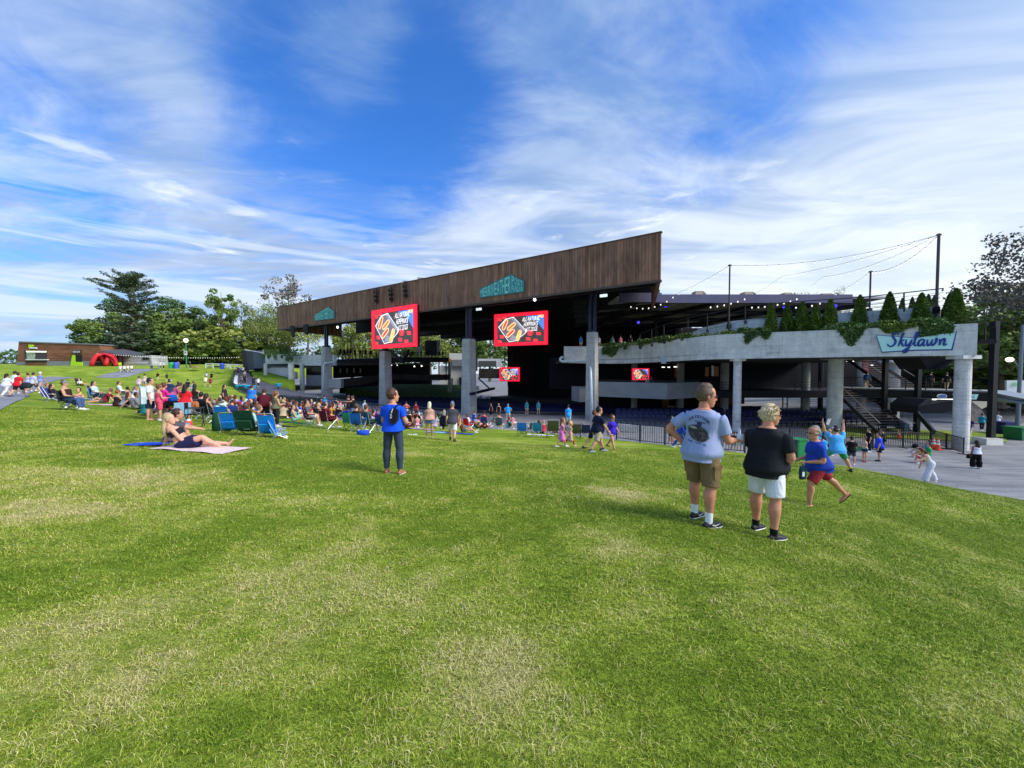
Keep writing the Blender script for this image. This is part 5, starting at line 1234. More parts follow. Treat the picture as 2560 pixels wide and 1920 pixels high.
    pan(1540,660,1912,820,120,mat('brown_stack',(.055,.045,.035),.8,build=vary(.4,.4)),'lower_wall')
    pan(1440,500,1520,700,119,mat('gallery_grey'),'stair_tower')
    t=thing('lighting_mast','dark steel cross arm with lamps fixed to the centre column','arm');q=MB();q.beam(at(1176,985,52.5),at(1235,971,60),.35,.35);q.build('arm',M_navy,t)
    q=MB();q.beam(at(1195,945,58),at(1228,975,58),.2,.2);q.build('brace',M_black,t)
    for px in (1184,1193):q=MB();q.box(at(px,970,54),(.45,.4,.5));q.build('lamp_box',M_panel,t)
    # sloping grass behind the gallery
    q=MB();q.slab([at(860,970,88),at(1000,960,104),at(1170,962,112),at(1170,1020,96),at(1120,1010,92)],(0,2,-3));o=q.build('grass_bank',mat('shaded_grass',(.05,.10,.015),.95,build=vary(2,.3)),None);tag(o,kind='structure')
left_wing()
# ---------------------------------------------------------------- rows of seats
def seat_rows():
    """one seat is one thing in the nearest rows; the far curved rows are benches, one thing per row"""
    def seat_proto():
        t=thing('stadium_seat','blue folding seat','seat');
        q=MB();q.box((0,.03,.78),(.46,.05,.42),0,.15);q.build('backrest',M_seat,t)
        q=MB();q.box((0,-.18,.44),(.46,.40,.06));q.box((0,-.37,.42),(.44,.05,.05));q.build('seat',M_seat,t)
        q=MB();q.box((.24,-.1,.30),(.04,.1,.6));q.build('leg',M_black,t);return t
    p0=seat_proto();used=False
    def put(x,y,z,rz,lab):
        nonlocal used
        if not used:t=p0;used=True
        else:
            t=p0.copy();COL.objects.link(t)
            for c in p0.children:d=c.copy();COL.objects.link(d);d.parent=t
        t.location=(x,y,z);t.rotation_euler=(0,0,rz);t['label']=lab;t['group']='blue folding seats in rows under the right terrace'
    for ri,(x0,y0,Y0,x1,y1,Y1,n) in enumerate(((1545,1062,37.5,1660,1062,38.5,9),(1810,1066,38.5,2080,1068,40.5,21),(2106,1064,40.5,2162,1062,41.5,5),(1545,1052,39.5,2080,1052,43,40),(1545,1044,42.5,2078,1046,45.5,36),(2106,1056,42.5,2160,1054,43.5,5))):
        for k in range(n):
            s=k/(n-1);p=at(x0+(x1-x0)*s,y0+(y1-y0)*s,Y0+(Y1-Y0)*s)
            put(p.x,p.y,p.z,0.0 if ri != 1 else -.1,'dark blue folding seat in the rows facing away under the right terrace')
    q=MB()
    for rr,lab in ((55,'a'),):
        pass
    t_n=0
    words=['nearest','second','third','fourth','fifth','sixth','seventh','eighth','ninth','tenth','eleventh','twelfth','thirteenth','fourteenth','fifteenth','sixteenth','seventeenth','farthest']
    for i in range(18):
        r=56-i*2.1;pts=[]
        for k in range(41):
            a=math.radians(168+125*k/40)   # arc on the lawn side of the stage
            x=STAGE.x+r*math.cos(a-.0)*1.0;y=STAGE.y+r*math.sin(a)*1.0;pts.append((x,y,pz(x,y)))
        t=thing('seat_row',f'curved row of blue seats inside the bowl, {words[i]} from the lawn','seat row',(0,0,0),0,'curved blue seat rows in the bowl')
        q=MB();vs=[];fs=[]
        for (x,y,z) in pts:
            d=Vector((x-STAGE.x,y-STAGE.y,0)).normalized();p=Vector((x,y,z))
            vs+= [p+Vector((0,0,.35)),p+Vector((0,0,.85)),p+d*.08+Vector((0,0,.85)),p-d*.4+Vector((0,0,.42)),p-d*.4+Vector((0,0,.32))]
        for k in range(40):
            b0=k*5;c0=b0+5;fs+= [(b0,b0+1,c0+1,c0),(b0+1,b0+2,c0+2,c0+1),(b0+2,b0,c0,c0+2),(b0,c0,c0+3,b0+3),(b0+3,c0+3,c0+4,b0+4)]
        q.add(vs,fs);q.build('seats',M_seat,t)
        q=MB();vs=[];fs=[]
        for (x,y,z) in pts:
            d=Vector((x-STAGE.x,y-STAGE.y,0)).normalized();p=Vector((x,y,z));vs+= [p+d*.2+Vector((0,0,.05)),p+d*.2+Vector((0,0,.30)),p+d*.9+Vector((0,0,.30))]
        for k in range(40):b0=k*3;c0=b0+3;fs+= [(b0,c0,c0+1,b0+1),(b0+1,c0+1,c0+2,b0+2)]
        q.add(vs,fs);q.build('riser',mat('riser_grey',(.16,.16,.17),.9),t)
seat_rows()
# ---------------------------------------------------------------- steel stairs at the right
def stairs():
    t=thing('steel_stairs','black steel staircase and landing under the right end of the terrace','staircase')
    P=lambda px,py,Y:at(px,py,Y)
    zp=-1.62
    a=at(2100,970,37);b=at(2462,978,32)
    q=MB();q.slab([Vector((34,40.5,zp)),Vector((40.5,32.5,zp)),Vector((43.5,35,zp)),Vector((37,43,zp))],(0,0,-.12));q.build('landing',mat('landing_conc',(.30,.30,.28),.8),t)
    q=MB();q.beam((34,40.45,zp-.5),(40.5,32.45,zp-.5),.25,.75);q.build('edge_beam',M_black,t)
    q=MB()
    for z in (1.07,.85,.65,.45,.25):q.beam((34,40.5,zp+z),(40.5,32.5,zp+z),.05 if z> 1 else .015,.05 if z> 1 else .015)
    q.build('handrail',M_black,t)
    for k in range(9):s=k/8;x,y=34+6.5*s,40.5-8*s;q=MB();q.beam((x,y,zp),(x,y,zp+1.07),.06,.06);q.build('rail_post',M_black,t)
    for px,Y,yt,yb in ((2212,37.3,893,1065),(2295,35.6,893,1062)):
        x=at(px,960,Y).x;q=MB();q.beam((x,Y,-5.8),(x,Y,1.3),.34,.34);q.build('post',M_black,t)
    x=at(2482,960,30.5).x;q=MB();q.beam((x,30.5,-5.8),(x,30.5,4.0),.36,.36);q.build('post',M_black,t);q=MB();q.box((x-.4,30.4,-5.45),(1.3,1.0,.5));q.build('footing',M_conc,t)
    def flight(x0,y0,z0,x1,z1,wd,n):
        for k in range(n):
            s=k/(n-1);q=MB();q.box((x0+(x1-x0)*s,y0,z0+(z1-z0)*s),(abs(x1-x0)/n*1.2+.02,wd,.05));q.build('tread',mat('tread_steel',(.10,.085,.08),.6),t)
        for sy in (-wd/2,wd/2):
            q=MB();q.beam((x0,y0+sy,z0-.1),(x1,y0+sy,z1-.1),.08,.3);q.build('stringer',M_black,t);q=MB();q.beam((x0,y0+sy,z0+.95),(x1,y0+sy,z1+.95),.05,.05);q.build('handrail',M_black,t)
    xa=at(2212,930,37).x;xb=at(2330,930,37).x
    q=MB()
    # flights that climb away from the camera
    def flight2(px0,px1,Y0,z0,Y1,z1,n):
        xa=at(px0,930,Y0).x;w=at(px1,930,Y0).x-xa
        for k in range(n):
            s=k/(n-1);q=MB();q.box((xa+w/2,Y0+(Y1-Y0)*s,z0+(z1-z0)*s),(w,.34,.06));q.build('tread',mat('tread_steel',(.16,.13,.12),.6),t)
        for xx in (xa,xa+w):
            q=MB();q.beam((xx,Y0,z0-.1),(xx,Y1,z1-.1),.08,.32);q.build('stringer',M_black,t);q=MB();q.beam((xx,Y0,z0+.95),(xx,Y1,z1+.95),.05,.05);q.build('handrail',mat('rail_tan',(.25,.2,.16),.5),t)
    flight2(2222,2292,39,zp+.1,44.5,1.9,18)
    flight2(2205,2292,34.6,-5.6,39.5,zp-.3,18)
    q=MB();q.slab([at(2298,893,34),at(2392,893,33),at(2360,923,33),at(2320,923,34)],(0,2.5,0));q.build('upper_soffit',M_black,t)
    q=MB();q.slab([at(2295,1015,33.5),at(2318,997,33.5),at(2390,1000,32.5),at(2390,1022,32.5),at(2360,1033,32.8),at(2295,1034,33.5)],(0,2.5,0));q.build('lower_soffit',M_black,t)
    q=MB();q.beam(at(2294,1034,32.5),at(2336,1082,30.5),.14,.4);q.build('stringer',M_black,t)
    q=MB();q.slab([at(2448,847,29.5),at(2492,847,29),at(2492,859,29),at(2448,856,29.5)],(0,2,0));q.build('upper_landing',M_black,t)
    q=MB()
    for y_ in (817,824,831,838):q.beam(at(2448,y_,29.3),at(2492,y_+1,28.8),.04 if y_ == 817 else .015,.04 if y_ == 817 else .015)
    q.build('handrail',M_black,t)
    for px in (2463,2490):q=MB();q.beam(at(px,817,29),at(px,850,29),.06,.06);q.build('rail_post',M_black,t)
    zs=lambda x,y:(2180+x*.1718,880+y*.1718)
    # oval badge and mint sign on the edge beam
    s_=thing('oval_sign','small blue oval sign with white rim on the stair landing beam','sign');c=at(*zs(1020,645),33.6);
    for nm,k,m,dy in (('rim',1.0,M_white,0),('plate',.86,mat('badge_blue',(.02,.07,.22),.5),-.03)):
        q=MB();q.slab([(c.x+.43*k*math.cos(i*math.pi/10),c.y+dy,c.z+.20*k*math.sin(i*math.pi/10)) for i in range(20)],(0,.05,0));q.build(nm,m,s_)
    s_=thing('mint_sign','mint green sign partly hidden behind the right round column','sign');q=MB();q.slab([at(*zs(1180,605),31.6),at(*zs(1552,615),31.2),at(*zs(1520,690),31.2),at(*zs(1215,688),31.6)],(0,.06,0));q.build('board',mat('mint_paint'),s_)
    a=at(*zs(1412,672),31.1);b=at(*zs(1492,640),31.1);q=MB();letters(q,'ZONE',lambda s,v:(a.x+(b.x-a.x)*s,a.y-.01,a.z+(b.z-a.z)*v),.15,.04);q.build('lettering',mat('teal_ink',(.03,.25,.3),.5),s_)
    q=MB();q.box(at(*zs(1060,690),33.2),(2.1,.1,.08));q.build('light_strip',glow('strip_glow',(.95,.93,.85),1.4),t)
    # brown stone wall with slanted top, green patch
    s_=thing('stone_wall','brown stone wall with a slanted pale coping behind the big round column','wall');q=MB();q.slab([at(*zs(1400,695),42),at(*zs(1600,850),42),at(*zs(1700,1000),42),at(*zs(1400,1020),42)],(0,1,0));q.build('wall',mat('brown_stone',(.16,.14,.13),.9,build=vary(2,.4)),s_)
    q=MB();q.slab([at(*zs(1410,690),42.6),at(*zs(1680,690),42.6),at(*zs(1680,790),42.6),at(*zs(1600,830),42.6)],(0,1,0));q.build('pale_panel',mat('cream_wall'),s_)
    me=drape([(28.5,33.5),(40.0,31.0),(46,36),(30,40)],3,plaza_z,.06);tag(link('grass_strip',me,mat('bright_lawn',(.19,.27,.02),.95,build=vary(2,.25)),smooth=True),kind='structure')
stairs()
def right_edge():
    b=hit(2542,1092,'plaza');Y=b.y;p=at(2548,855,Y)
    t=thing('street_light','grey street light with a lit lamp head at the right edge','street light',tuple(b));q=MB();q.tube([(0,0,-.1),(.05,0,(p.z-b.z)*.5),(.12,0,p.z-b.z+1.5)],[.16,.13,.10],10);q.build('pole',mat('pole_grey',(.16,.20,.24),.5),t)
    l=at(2524,899,Y)-b;q=MB();q.tube([at(2549,920,Y)-b,l+Vector((.2,0,.1))],.05,6);q.build('arm',mat('pole_grey'),t);q=MB();q.ball(l,(.27,.24,.2),10,7);q.build('lamp_head',glow('warm_lamp',(1,.82,.55),2.2),t)
    q=MB();q.box((0,0,.05),(.9,.9,.2));q.build('footing',M_conc,t)
    t=thing('awning','pale canvas awning over a stall at the right edge','awning');q=MB();q.slab([at(2502,1005,33),at(2560,997,31),at(2640,1000,30),at(2640,1006,30),at(2560,1010,31)],(0,3,.6));q.build('canopy',mat('awning_canvas',(.28,.32,.36),.8),t)
    t=thing('banner_board','white board with green lettering behind the right street light','sign');q=MB();q.slab([at(2517,951,38),at(2600,951,38),at(2600,986,38),at(2517,986,38)],(0,.15,0));q.build('board',mat('board_white',(.55,.60,.60),.6),t)
    q=MB();a=at(2530,966,37.9);b2=at(2546,956,37.9);letters(q,'OPEN',lambda s,v:(a.x+(b2.x-a.x)*s,a.y,a.z+(b2.z-a.z)*v),.15,.03);q.build('lettering',mat('sign_green2',(.03,.4,.1),.5),t)
    for lab,px0,px1,y0,y1,Y,c in (('big dark blue bin beside the street light foot',2512,2550,1058,1088,29.5,(.012,.02,.12)),('dark green bin at the right edge',2553,2600,1072,1102,27.5,(.02,.16,.06))):
        a=hit(px0,y1,'plaza');Y=a.y;w=at(px1,y1,Y).x-a.x;h=at(px0,y0,Y).z-a.z;t=thing('bin',lab,'bin',(a.x+w/2,Y,a.z));q=MB();q.slab([(-w/2*.88,0,0),(w/2*.88,0,0),(w/2,0,h),(-w/2,0,h)],(0,w*.8,0));q.build('body',mat('binc_%.2f' % c[1],c,.5),t);q=MB();q.box((0,w*.4,h+.03),(w*1.04,w*.9,.08));q.build('lid',mat('binc_%.2f' % c[1]),t)
    # cones
    for px,py,surf,Y,lab in ((2247,1070,0,33,'orange traffic cone at the end of the blue-grey wall'),(2334,1118,0,28.3,'left orange cone with white bands behind the barrier'),(2345,1119,0,28.0,'right orange cone with white bands behind the barrier')):
        b=at(px,py,Y);b.z=-5.68;s=.95 if px> 2300 else .85;t=thing('traffic_cone',lab,'cone',tuple(b),0,'orange traffic cones');q=MB();q.tube([(0,0,.04),(0,0,.9*s)],[.17*s,.035*s],12);q.build('body',mat('cone_orange',(.85,.09,.02),.5),t)
        q=MB();q.box((0,0,.025),(.42*s,.42*s,.05));q.build('foot',mat('cone_orange'),t)
        q=MB();q.tube([(0,0,.40*s),(0,0,.55*s)],[.118*s,.095*s],12);q.build('white_band',M_white,t);q=MB();q.tube([(0,0,.65*s),(0,0,.74*s)],[.083*s,.068*s],12);q.build('white_band',M_white,t)
    # leaning sign board at the column foot, bins by the fence
    t=thing('sign_board','pale board on legs leaning against the middle round column','sign board');q=MB();z5b=lambda x,y:(1940+x*.1446,880+y*.1446)
    q.slab([at(*z5b(888,1150),35),at(*z5b(970,1155),35),at(*z5b(935,1270),34.6),at(*z5b(870,1250),34.6)],(0,.06,0));q.build('board',mat('board_white'),t)
    for x0,y0,x1,y1 in ((890,1150,840,1335),(970,1155,915,1310)):q=MB();q.beam(at(*z5b(x0,y0),35),at(*z5b(x1,y1),34.4),.06,.06);q.build('leg',M_panel,t)
    for lab,px,py,c,w,h in (('green wheeled bin beside the jogging man',2003,1152,(.01,.22,.06),.72,1.05),('blue recycling bin behind the woman in black',1975,1149,(.01,.04,.32),.34,.7),('dark blue bin beside the dancing man',2085,1124,(.01,.025,.22),.6,.95)):
        b=hit(px,py,'plaza') if px> 2050 else at(px,py,19.8);t=thing('bin',lab,'bin',tuple(b),.2);q=MB();q.slab([(-w*.4,0,0),(w*.4,0,0),(w/2,0,h),(-w/2,0,h)],(0,w*.7,0));q.build('body',mat('binb_%.2f' % c[2],c,.5),t);q=MB();q.box((0,w*.35,h+.03),(w*1.05,w*.8,.07));q.build('lid',mat('binb_%.2f' % c[2]),t)
    b=hit(2135,1125,'plaza');t=thing('crate','green box on the ground behind the woman in a crop top','crate',tuple(b));q=MB();q.box((0,0,.15),(.9,.5,.3));q.build('body',mat('crate_green',(.02,.22,.1),.6),t);q=MB();q.box((0,0,.31),(.94,.54,.04));q.build('rim',mat('crate_green'),t)
right_edge()

# ================================================================ people
def lerp_rings(sec,n):
    """Catmull-Rom through section tuples (all floats)"""
    S=np.array(sec,float);out=[]
    for i in range(len(S)-1):
        p0,p1,p2,p3=S[max(i-1,0)],S[i],S[i+1],S[min(i+2,len(S)-1)]
        for j in range(n):
            t=j/n;out.append(.5*((2*p1)+(p2-p0)*t+(2*p0-5*p1+4*p2-p3)*t*t+(3*p1-p0-3*p2+p3)*t**3))
    out.append(S[-1]);return out
def loft(mb,rings,nv=12,sq=1.0):
    pw=lambda x:math.copysign(abs(x)**sq,x)
    """rings: (center, axisA * ra, axisB * rb)"""
    vs=[];fs=[]
    for c,a,b in rings:
        for k in range(nv):t=2*math.pi*k/nv;vs.append(c+a*pw(math.cos(t))+b*pw(math.sin(t)))
    n=len(rings)
    for i in range(n-1):
        for k in range(nv):fs.append((i*nv+k,i*nv+(k+1) % nv,(i+1)*nv+(k+1) % nv,(i+1)*nv+k))
    fs.append(tuple(range(nv))[::-1]);fs.append(tuple((n-1)*nv+k for k in range(nv)))
    mb.add(vs,fs)
def capped(mb,pts,radii,nv=10,ref=None,flat=1.0,sub=3,open_end=False):
    """tapered limb with round ends. radii (ra) or (ra, rb)"""
    S=[tuple(p)+(r if hasattr(r,'__len__') else (r,r*flat)) for p,r in zip(pts,radii)]
    rs=lerp_rings(S,sub);rings=[]
    P=[Vector(r[:3]) for r in rs]
    for i,r in enumerate(rs):
        d=(P[min(i+1,len(P)-1)]-P[max(i-1,0)]).normalized();rf=ref or (Vector((1,0,0)) if abs(d.x)< .8 else Vector((0,1,0)))
        b=d.cross(rf).normalized();a=b.cross(d).normalized()
        if i == 0:
            for k,q in ((.92,.35),(.62,.8)):rings.insert(0,(P[0]-d*r[3]*(1-math.sqrt(max(0,1-q*q)))*0-d*min(r[3],r[4])*q,a*r[3]*math.sqrt(1-q*q),b*r[4]*math.sqrt(1-q*q)))
        rings.append((P[i],a*max(r[3],.002),b*max(r[4],.002)))
        if i == len(rs)-1 and not open_end:
            for q in (.5,.88):rings.append((P[i]+d*min(r[3],r[4])*q,a*r[3]*math.sqrt(1-q*q),b*r[4]*math.sqrt(1-q*q)))
    loft(mb,rings,nv)
TS=bpy.data.scenes.new('bench')
def fuse(mb,voxel,smooth=2,name='body',disp=None,keep=None):
    me0=mb.mesh('t');bm=bmesh.new();bm.from_mesh(me0);bmesh.ops.recalc_face_normals(bm,faces=bm.faces);bm.to_mesh(me0);bm.free()
    o=bpy.data.objects.new('t',me0);TS.collection.objects.link(o)
    m=o.modifiers.new('r','REMESH');m.mode='VOXEL';m.voxel_size=voxel;m.adaptivity=0
    if smooth:s=o.modifiers.new('s','SMOOTH');s.factor=.5;s.iterations=smooth
    
    with bpy.context.temp_override(scene=TS,view_layer=TS.view_layers[0]):dg=bpy.context.evaluated_depsgraph_get()
    me=bpy.data.meshes.new_from_object(o.evaluated_get(dg))
    me.name=name;bpy.data.objects.remove(o);bpy.data.meshes.remove(me0)
    if disp or keep:
        co=np.zeros(len(me.vertices)*3);me.vertices.foreach_get('co',co);co=co.reshape(-1,3)
        if disp:
            nn=np.zeros(len(me.vertices)*3);me.vertices.foreach_get('normal',nn);nn=nn.reshape(-1,3);co=co+nn*disp(co)[:,None];me.vertices.foreach_set('co',co.ravel())
    me.polygons.foreach_set('use_smooth',[True]*len(me.polygons));me.update();return me
def adir(s,p,o):
    p=R(p);o=R(o);return Vector((s*math.sin(o),math.sin(p)*math.cos(o),-math.cos(p)*math.cos(o)))
STAND=dict(lean=2,L=(2,4,3),R=(-2,4,2),AL=(5,9,14,5),AR=(3,9,12,5))
POSES={
 'stand':STAND,'stand2':dict(lean=1,L=(8,5,12),R=(-3,3,0),AL=(0,12,20,0),AR=(10,8,55,-25)),
 'walk':dict(lean=4,L=(26,2,8),R=(-16,2,24),AL=(-20,8,5,5),AR=(22,8,40,0)),
 'walk2':dict(lean=4,R=(24,2,8),L=(-18,2,26),AR=(-18,8,5,5),AL=(20,8,45,0)),
 'phone':dict(lean=0,L=(2,5,2),R=(0,5,2),AL=(12,14,95,-20),AR=(12,14,95,-20)),
 'hips':dict(lean=0,L=(2,6,2),R=(0,6,2),AL=(-12,42,5,-42),AR=(-12,42,5,-42)),
 'bend':dict(lean=28,L=(6,5,4),R=(-4,5,4),AL=(25,6,35,0),AR=(25,6,35,0),head=25),
 'crossed':dict(lean=-2,L=(2,5,2),R=(0,5,2),AL=(18,10,85,-50),AR=(18,10,85,-50)),
 'reach':dict(lean=3,L=(5,4,3),R=(-5,4,3),AL=(85,5,95,0),AR=(10,8,30,0)),
 'cheer':dict(lean=10,L=(40,34,52,12),R=(26,36,30,24),AL=(150,22,175,8),AR=(150,22,168,8)),
 'sitg':dict(lean=-10,L=(122,8,84),R=(114,10,62),AL=(25,8,65,-5),AR=(25,8,60,-5)),
 'sitk':dict(lean=12,L=(138,10,126),R=(136,8,120),AL=(70,5,75,-20),AR=(70,5,75,-20)),
 'sitx':dict(lean=6,L=(86,50,0,-68),R=(84,48,0,-66),AL=(30,10,70,-30),AR=(30,10,70,-30)),
 'sitb':dict(lean=-28,L=(86,6,2),R=(110,8,54),AL=(-38,14,-30,8),AR=(-38,14,-30,8)),
 'sitc':dict(lean=-10,L=(82,8,80),R=(84,8,74),AL=(20,10,75,-8),AR=(20,10,75,-8)),
 'sitl':dict(lean=-18,L=(98,8,48),R=(100,8,56),AL=(18,12,70,-8),AR=(18,12,70,-8)),
 'recl':dict(lean=-48,L=(98,6,30),R=(106,6,44),AL=(-5,14,50,-10),AR=(-5,14,50,-10)),
 'lie':dict(lean=-80,L=(90,6,4),R=(95,10,30),AL=(40,30,60,0),AR=(60,20,80,0)),
 'kneel':dict(lean=10,L=(70,5,110),R=(0,6,92),AL=(40,8,60,0),AR=(40,8,60,0)),
}
HEADP=[(0.0,.030,.030,.050),(.025,.046,.060,.034),(.06,.060,.078,.018),(.10,.070,.090,.006),(.14,.074,.097,0),(.185,.070,.092,-.005),(.215,.054,.072,-.008),(.237,.022,.030,-.01)]
class Body:
    """skeleton of one pose at 1.75 m; fat widens the trunk, fem narrows shoulders"""
    def __init__(s,pose,fat=0.0,fem=False,twist=0.0,hyaw=0.0,hpitch=None,kid=False):
        p=dict(POSES[pose]) if isinstance(pose,str) else dict(pose)
        s.p=p;s.fat=fat;s.fem=fem;s.kid=kid;kh=1.34 if kid else 1.12;s.kh=kh
        l=R(p['lean']);T=Vector((0,math.sin(l),math.cos(l)));s.T=T
        tw=R(twist+p.get('twist',0));s.Rt=Vector((math.cos(tw),math.sin(tw),0));s.Fw=T.cross(s.Rt)*-1 if False else s.Rt.cross(T)*-1
        s.Fw=T.cross(s.Rt);s.R0=Vector((1,0,0));s.F0=T.cross(s.R0)
        if s.Fw.y< 0 and abs(tw)< 1.5:s.Fw=-s.Fw
        if s.F0.y< 0:s.F0=-s.F0
        hip=Vector((0,0,0));s.hip=hip
        th,sh=(.43,.42) if not kid else (.40,.39)
        hw=.090+.018*fat;shw=(.172 if not fem else .152)+.040*fat
        if kid:hw *= .95;shw *= .9
        s.legs={};s.arms={}
        for k,sg in (('L',-1),('R',1)):
            a=p[k];h=hip+s.R0*sg*hw;d1=adir(sg,a[0],a[1]);so=a[3] if len(a)> 3 else a[1]*.3;d2=adir(sg,a[0]-a[2],so)
            kn=h+d1*th;an=kn+d2*sh;s.legs[sg]=(h,kn,an,d2)
            aa=p['A'+k];sp=hip+T*.416+s.Rt*sg*shw;e1=adir(sg,aa[0],aa[1]);e2=adir(sg,aa[2],aa[3])
            # arm planes follow the shoulder twist
            Mx=Matrix.Rotation(tw,3,'Z');e1=Mx @ e1;e2=Mx @ e2
            el=sp+e1*.285;wr=el+e2*.255;s.arms[sg]=(sp,el,wr,e2)
        s.neck=hip+T*.535
        hp=p.get('head',0) if hpitch is None else hpitch
        hT=Vector((0,math.sin(l*.25+R(hp)),math.cos(l*.25+R(hp))));hy=R(hyaw+p.get('hyaw',0))
        s.hR=Vector((math.cos(hy),math.sin(hy),0));s.hF=Vector((-math.sin(hy),math.cos(hy),0));
        hT=(Vector((0,0,1))*math.cos(l*.25+R(hp))+s.hF*math.sin(R(hp)+l*.25)).normalized();s.hT=hT;s.hF=hT.cross(s.hR)*1.0
        if s.hF.dot(Vector((-math.sin(hy),math.cos(hy),0)))< 0:s.hF=-s.hF
        s.hb=s.neck+hT*.022+s.hF*.016
        # ground contact
        low=[(-.12-.02*fat)]
        for sg in s.legs:
            h,kn,an,d2=s.legs[sg];low+= [kn.z-.06,an.z-.085 if d2.z< -.55 else an.z-.05]
        for sg in s.arms:low.append(s.arms[sg][2].z-.03)
        s.zmin=min(low);s.foot_flat={sg:s.legs[sg][3].z< -.55 for sg in s.legs}
        s.shift=Vector((0,0,-s.zmin))
    def torso(s,mb,inf=0.0,t0=-.06,t1=.50,flare=0.0,nv=32):
        f=s.fat;k=1.0
        if s.fem:sec=[(-.09,.120,.095,-.01),(-.03,.165,.125,-.015),(.04,.168,.125,-.012),(.16,.128,.098,.0),(.24,.125,.098,.004),(.34,.150,.122,.012),(.42,.155,.102,0),(.465,.130,.082,-.012),(.50,.088,.066,-.014),(.53,.058,.056,-.01)]
        else:sec=[(-.09,.120,.095,-.01),(-.03,.160,.120,-.01),(.04,.160,.115,-.005),(.16,.148,.105,.0),(.24,.155,.108,.005),(.34,.176,.122,.01),(.42,.180,.110,0),(.465,.152,.090,-.012),(.50,.108,.074,-.016),(.53,.070,.062,-.012)]
        out=[]
        for t,w,d,o in sec:
            g_=f*math.exp(-((t-.14)/.20)**2);e_=1 if t< .44 else .4;w2=w+f*.045*e_+.028*g_;d2=d+.028*f*e_+.050*g_;o2=o+.022*g_
            if s.kid:w2 *= .86;d2 *= .92
            out.append((t,w2,d2,o2))
        rings=[]
        for t,w,d,o in lerp_rings(out,3):
            if t< t0-.001 or t> t1+.001:continue
            k_=max(0,min(1,(t-0.02)/.45));Rr=s.R0.lerp(s.Rt,k_).normalized();Ff=s.F0.lerp(s.Fw,k_).normalized()
            fl=flare*max(0,(.25-t)/.3)
            rings.append((s.hip+s.T*t+Ff*o,Rr*(w+inf+fl),Ff*(d+inf+fl*2.3)))
        if t0< -.09:
            c0,a0,b0=rings[0];rings.insert(0,(c0+s.T*(t0+.09),a0*1.02,b0*1.02))
        # squared-off rings look like a chest rather than a tube
        loft(mb,rings,nv,.80)
    def leg(s,mb,sg,inf=0.0,k0=0.0,k1=1.0,flare=0.0):
        h,kn,an,d2=s.legs[sg];f=s.fat;th=.083+.024*f if not s.fem else .088+.022*f;c=.8 if s.kid else 1.0
        pts=[h+Vector((0,0,.0)),h.lerp(kn,.35),h.lerp(kn,.75),kn,kn.lerp(an,.28)-s_calf(d2)*.012,kn.lerp(an,.62),an]
        rr=[th,th*.92,.066+.016*f,.056+.012*f,.060+.019*f,.045+.012*f,.034+.005*f]
        if k1 <= 1.0 or k0> 0:
            S=[tuple(p)+(r*c+inf,) for p,r in zip(pts,rr)];L=lerp_rings(S,4);n=len(L);a=int(k0*(n-1));b=max(a+1,int(k1*(n-1)))
            L=L[a:b+1];m_=len(L);capped(mb,[l_[:3] for l_ in L],[l_[3]+flare*(i/(m_-1)) for i,l_ in enumerate(L)],20,sub=1,open_end=inf> 0)
    def arm(s,mb,sg,inf=0.0,k1=1.0,flare=0.0):
        sp,el,wr,e2=s.arms[sg];f=s.fat;c=(.8 if s.kid else .86 if s.fem else 1.0)
        st=sp-s.Rt*sg*.06-s.T*.012
        pts=[st,sp,sp.lerp(el,.4),el,el.lerp(wr,.3),wr];rr=[.042,.054+.010*f,.049+.012*f,.040+.010*f,.041+.008*f,.026+.004*f]
        S=[tuple(p)+(r*c+inf,) for p,r in zip(pts,rr)];L=lerp_rings(S,4);n=len(L);b=max(2,int(k1*(n-1)));L=L[:b+1];m_=len(L)
        capped(mb,[l_[:3] for l_ in L],[l_[3]+flare*max(0,(i/(m_-1)-.3)) for i,l_ in enumerate(L)],18,sub=1,open_end=inf> 0)
    def hand(s,mb,sg,detail=0,curl=25,grip=False):
        sp,el,wr,e2=s.arms[sg];c=.85 if s.fem or s.kid else 1.0
        side=e2.cross(Vector((0,0,1)));side=side.normalized() if side.length> .1 else Vector((0,1,0))
        palm_n=side.cross(e2).normalized()          # roughly up/back of hand
        if abs(e2.z)> .7:side=Vector((0,1,0));side=(side-e2*side.dot(e2)).normalized();palm_n=side.cross(e2).normalized()*sg
        w0=wr+e2*.01;pc=wr+e2*.055*c
        capped(mb,[w0,pc,wr+e2*.090*c],[(.026*c,.018),(.040*c,.017),(.038*c,.014)],10,ref=side)
        if not detail:
            capped(mb,[wr+e2*.09*c,wr+e2*.13*c-palm_n*.008,wr+e2*.160*c-palm_n*.025],[(.034*c,.013),(.030*c,.012),(.018*c,.009)],8,ref=side)
            capped(mb,[wr+e2*.03*c+side*.03*c,wr+e2*.08*c+side*.052*c-palm_n*.01],[.012,.009],6);return
        cr=78 if grip else curl
        for i,(o,L) in enumerate(((.030,.070),(.010,.078),(-.010,.072),(-.030,.056))):
            b=wr+e2*.088*c+side*o*c;pts=[b];d=e2;tot=0
            for j,fr in enumerate((.45,.3,.25)):
                tot+= R(cr*(.55,1.0,.8)[j]*(.9+.08*i));d=(e2*math.cos(tot)-palm_n*math.sin(tot)).normalized();pts.append(pts[-1]+d*L*fr*c)
            capped(mb,[b-e2*.02]+pts,[.0095,.0095,.0088,.0080,.0068],7,sub=2)
        t0=wr+e2*.028*c+side*.026*c;t1=t0+(e2*.6+side*.75-palm_n*.25).normalized()*.032;t2=t1+(e2*.85+side*.15-palm_n*(.7 if grip else .3)).normalized()*.03
        capped(mb,[t0-side*.01,t1,t2],[.0125,.0108,.0085],7,sub=2)
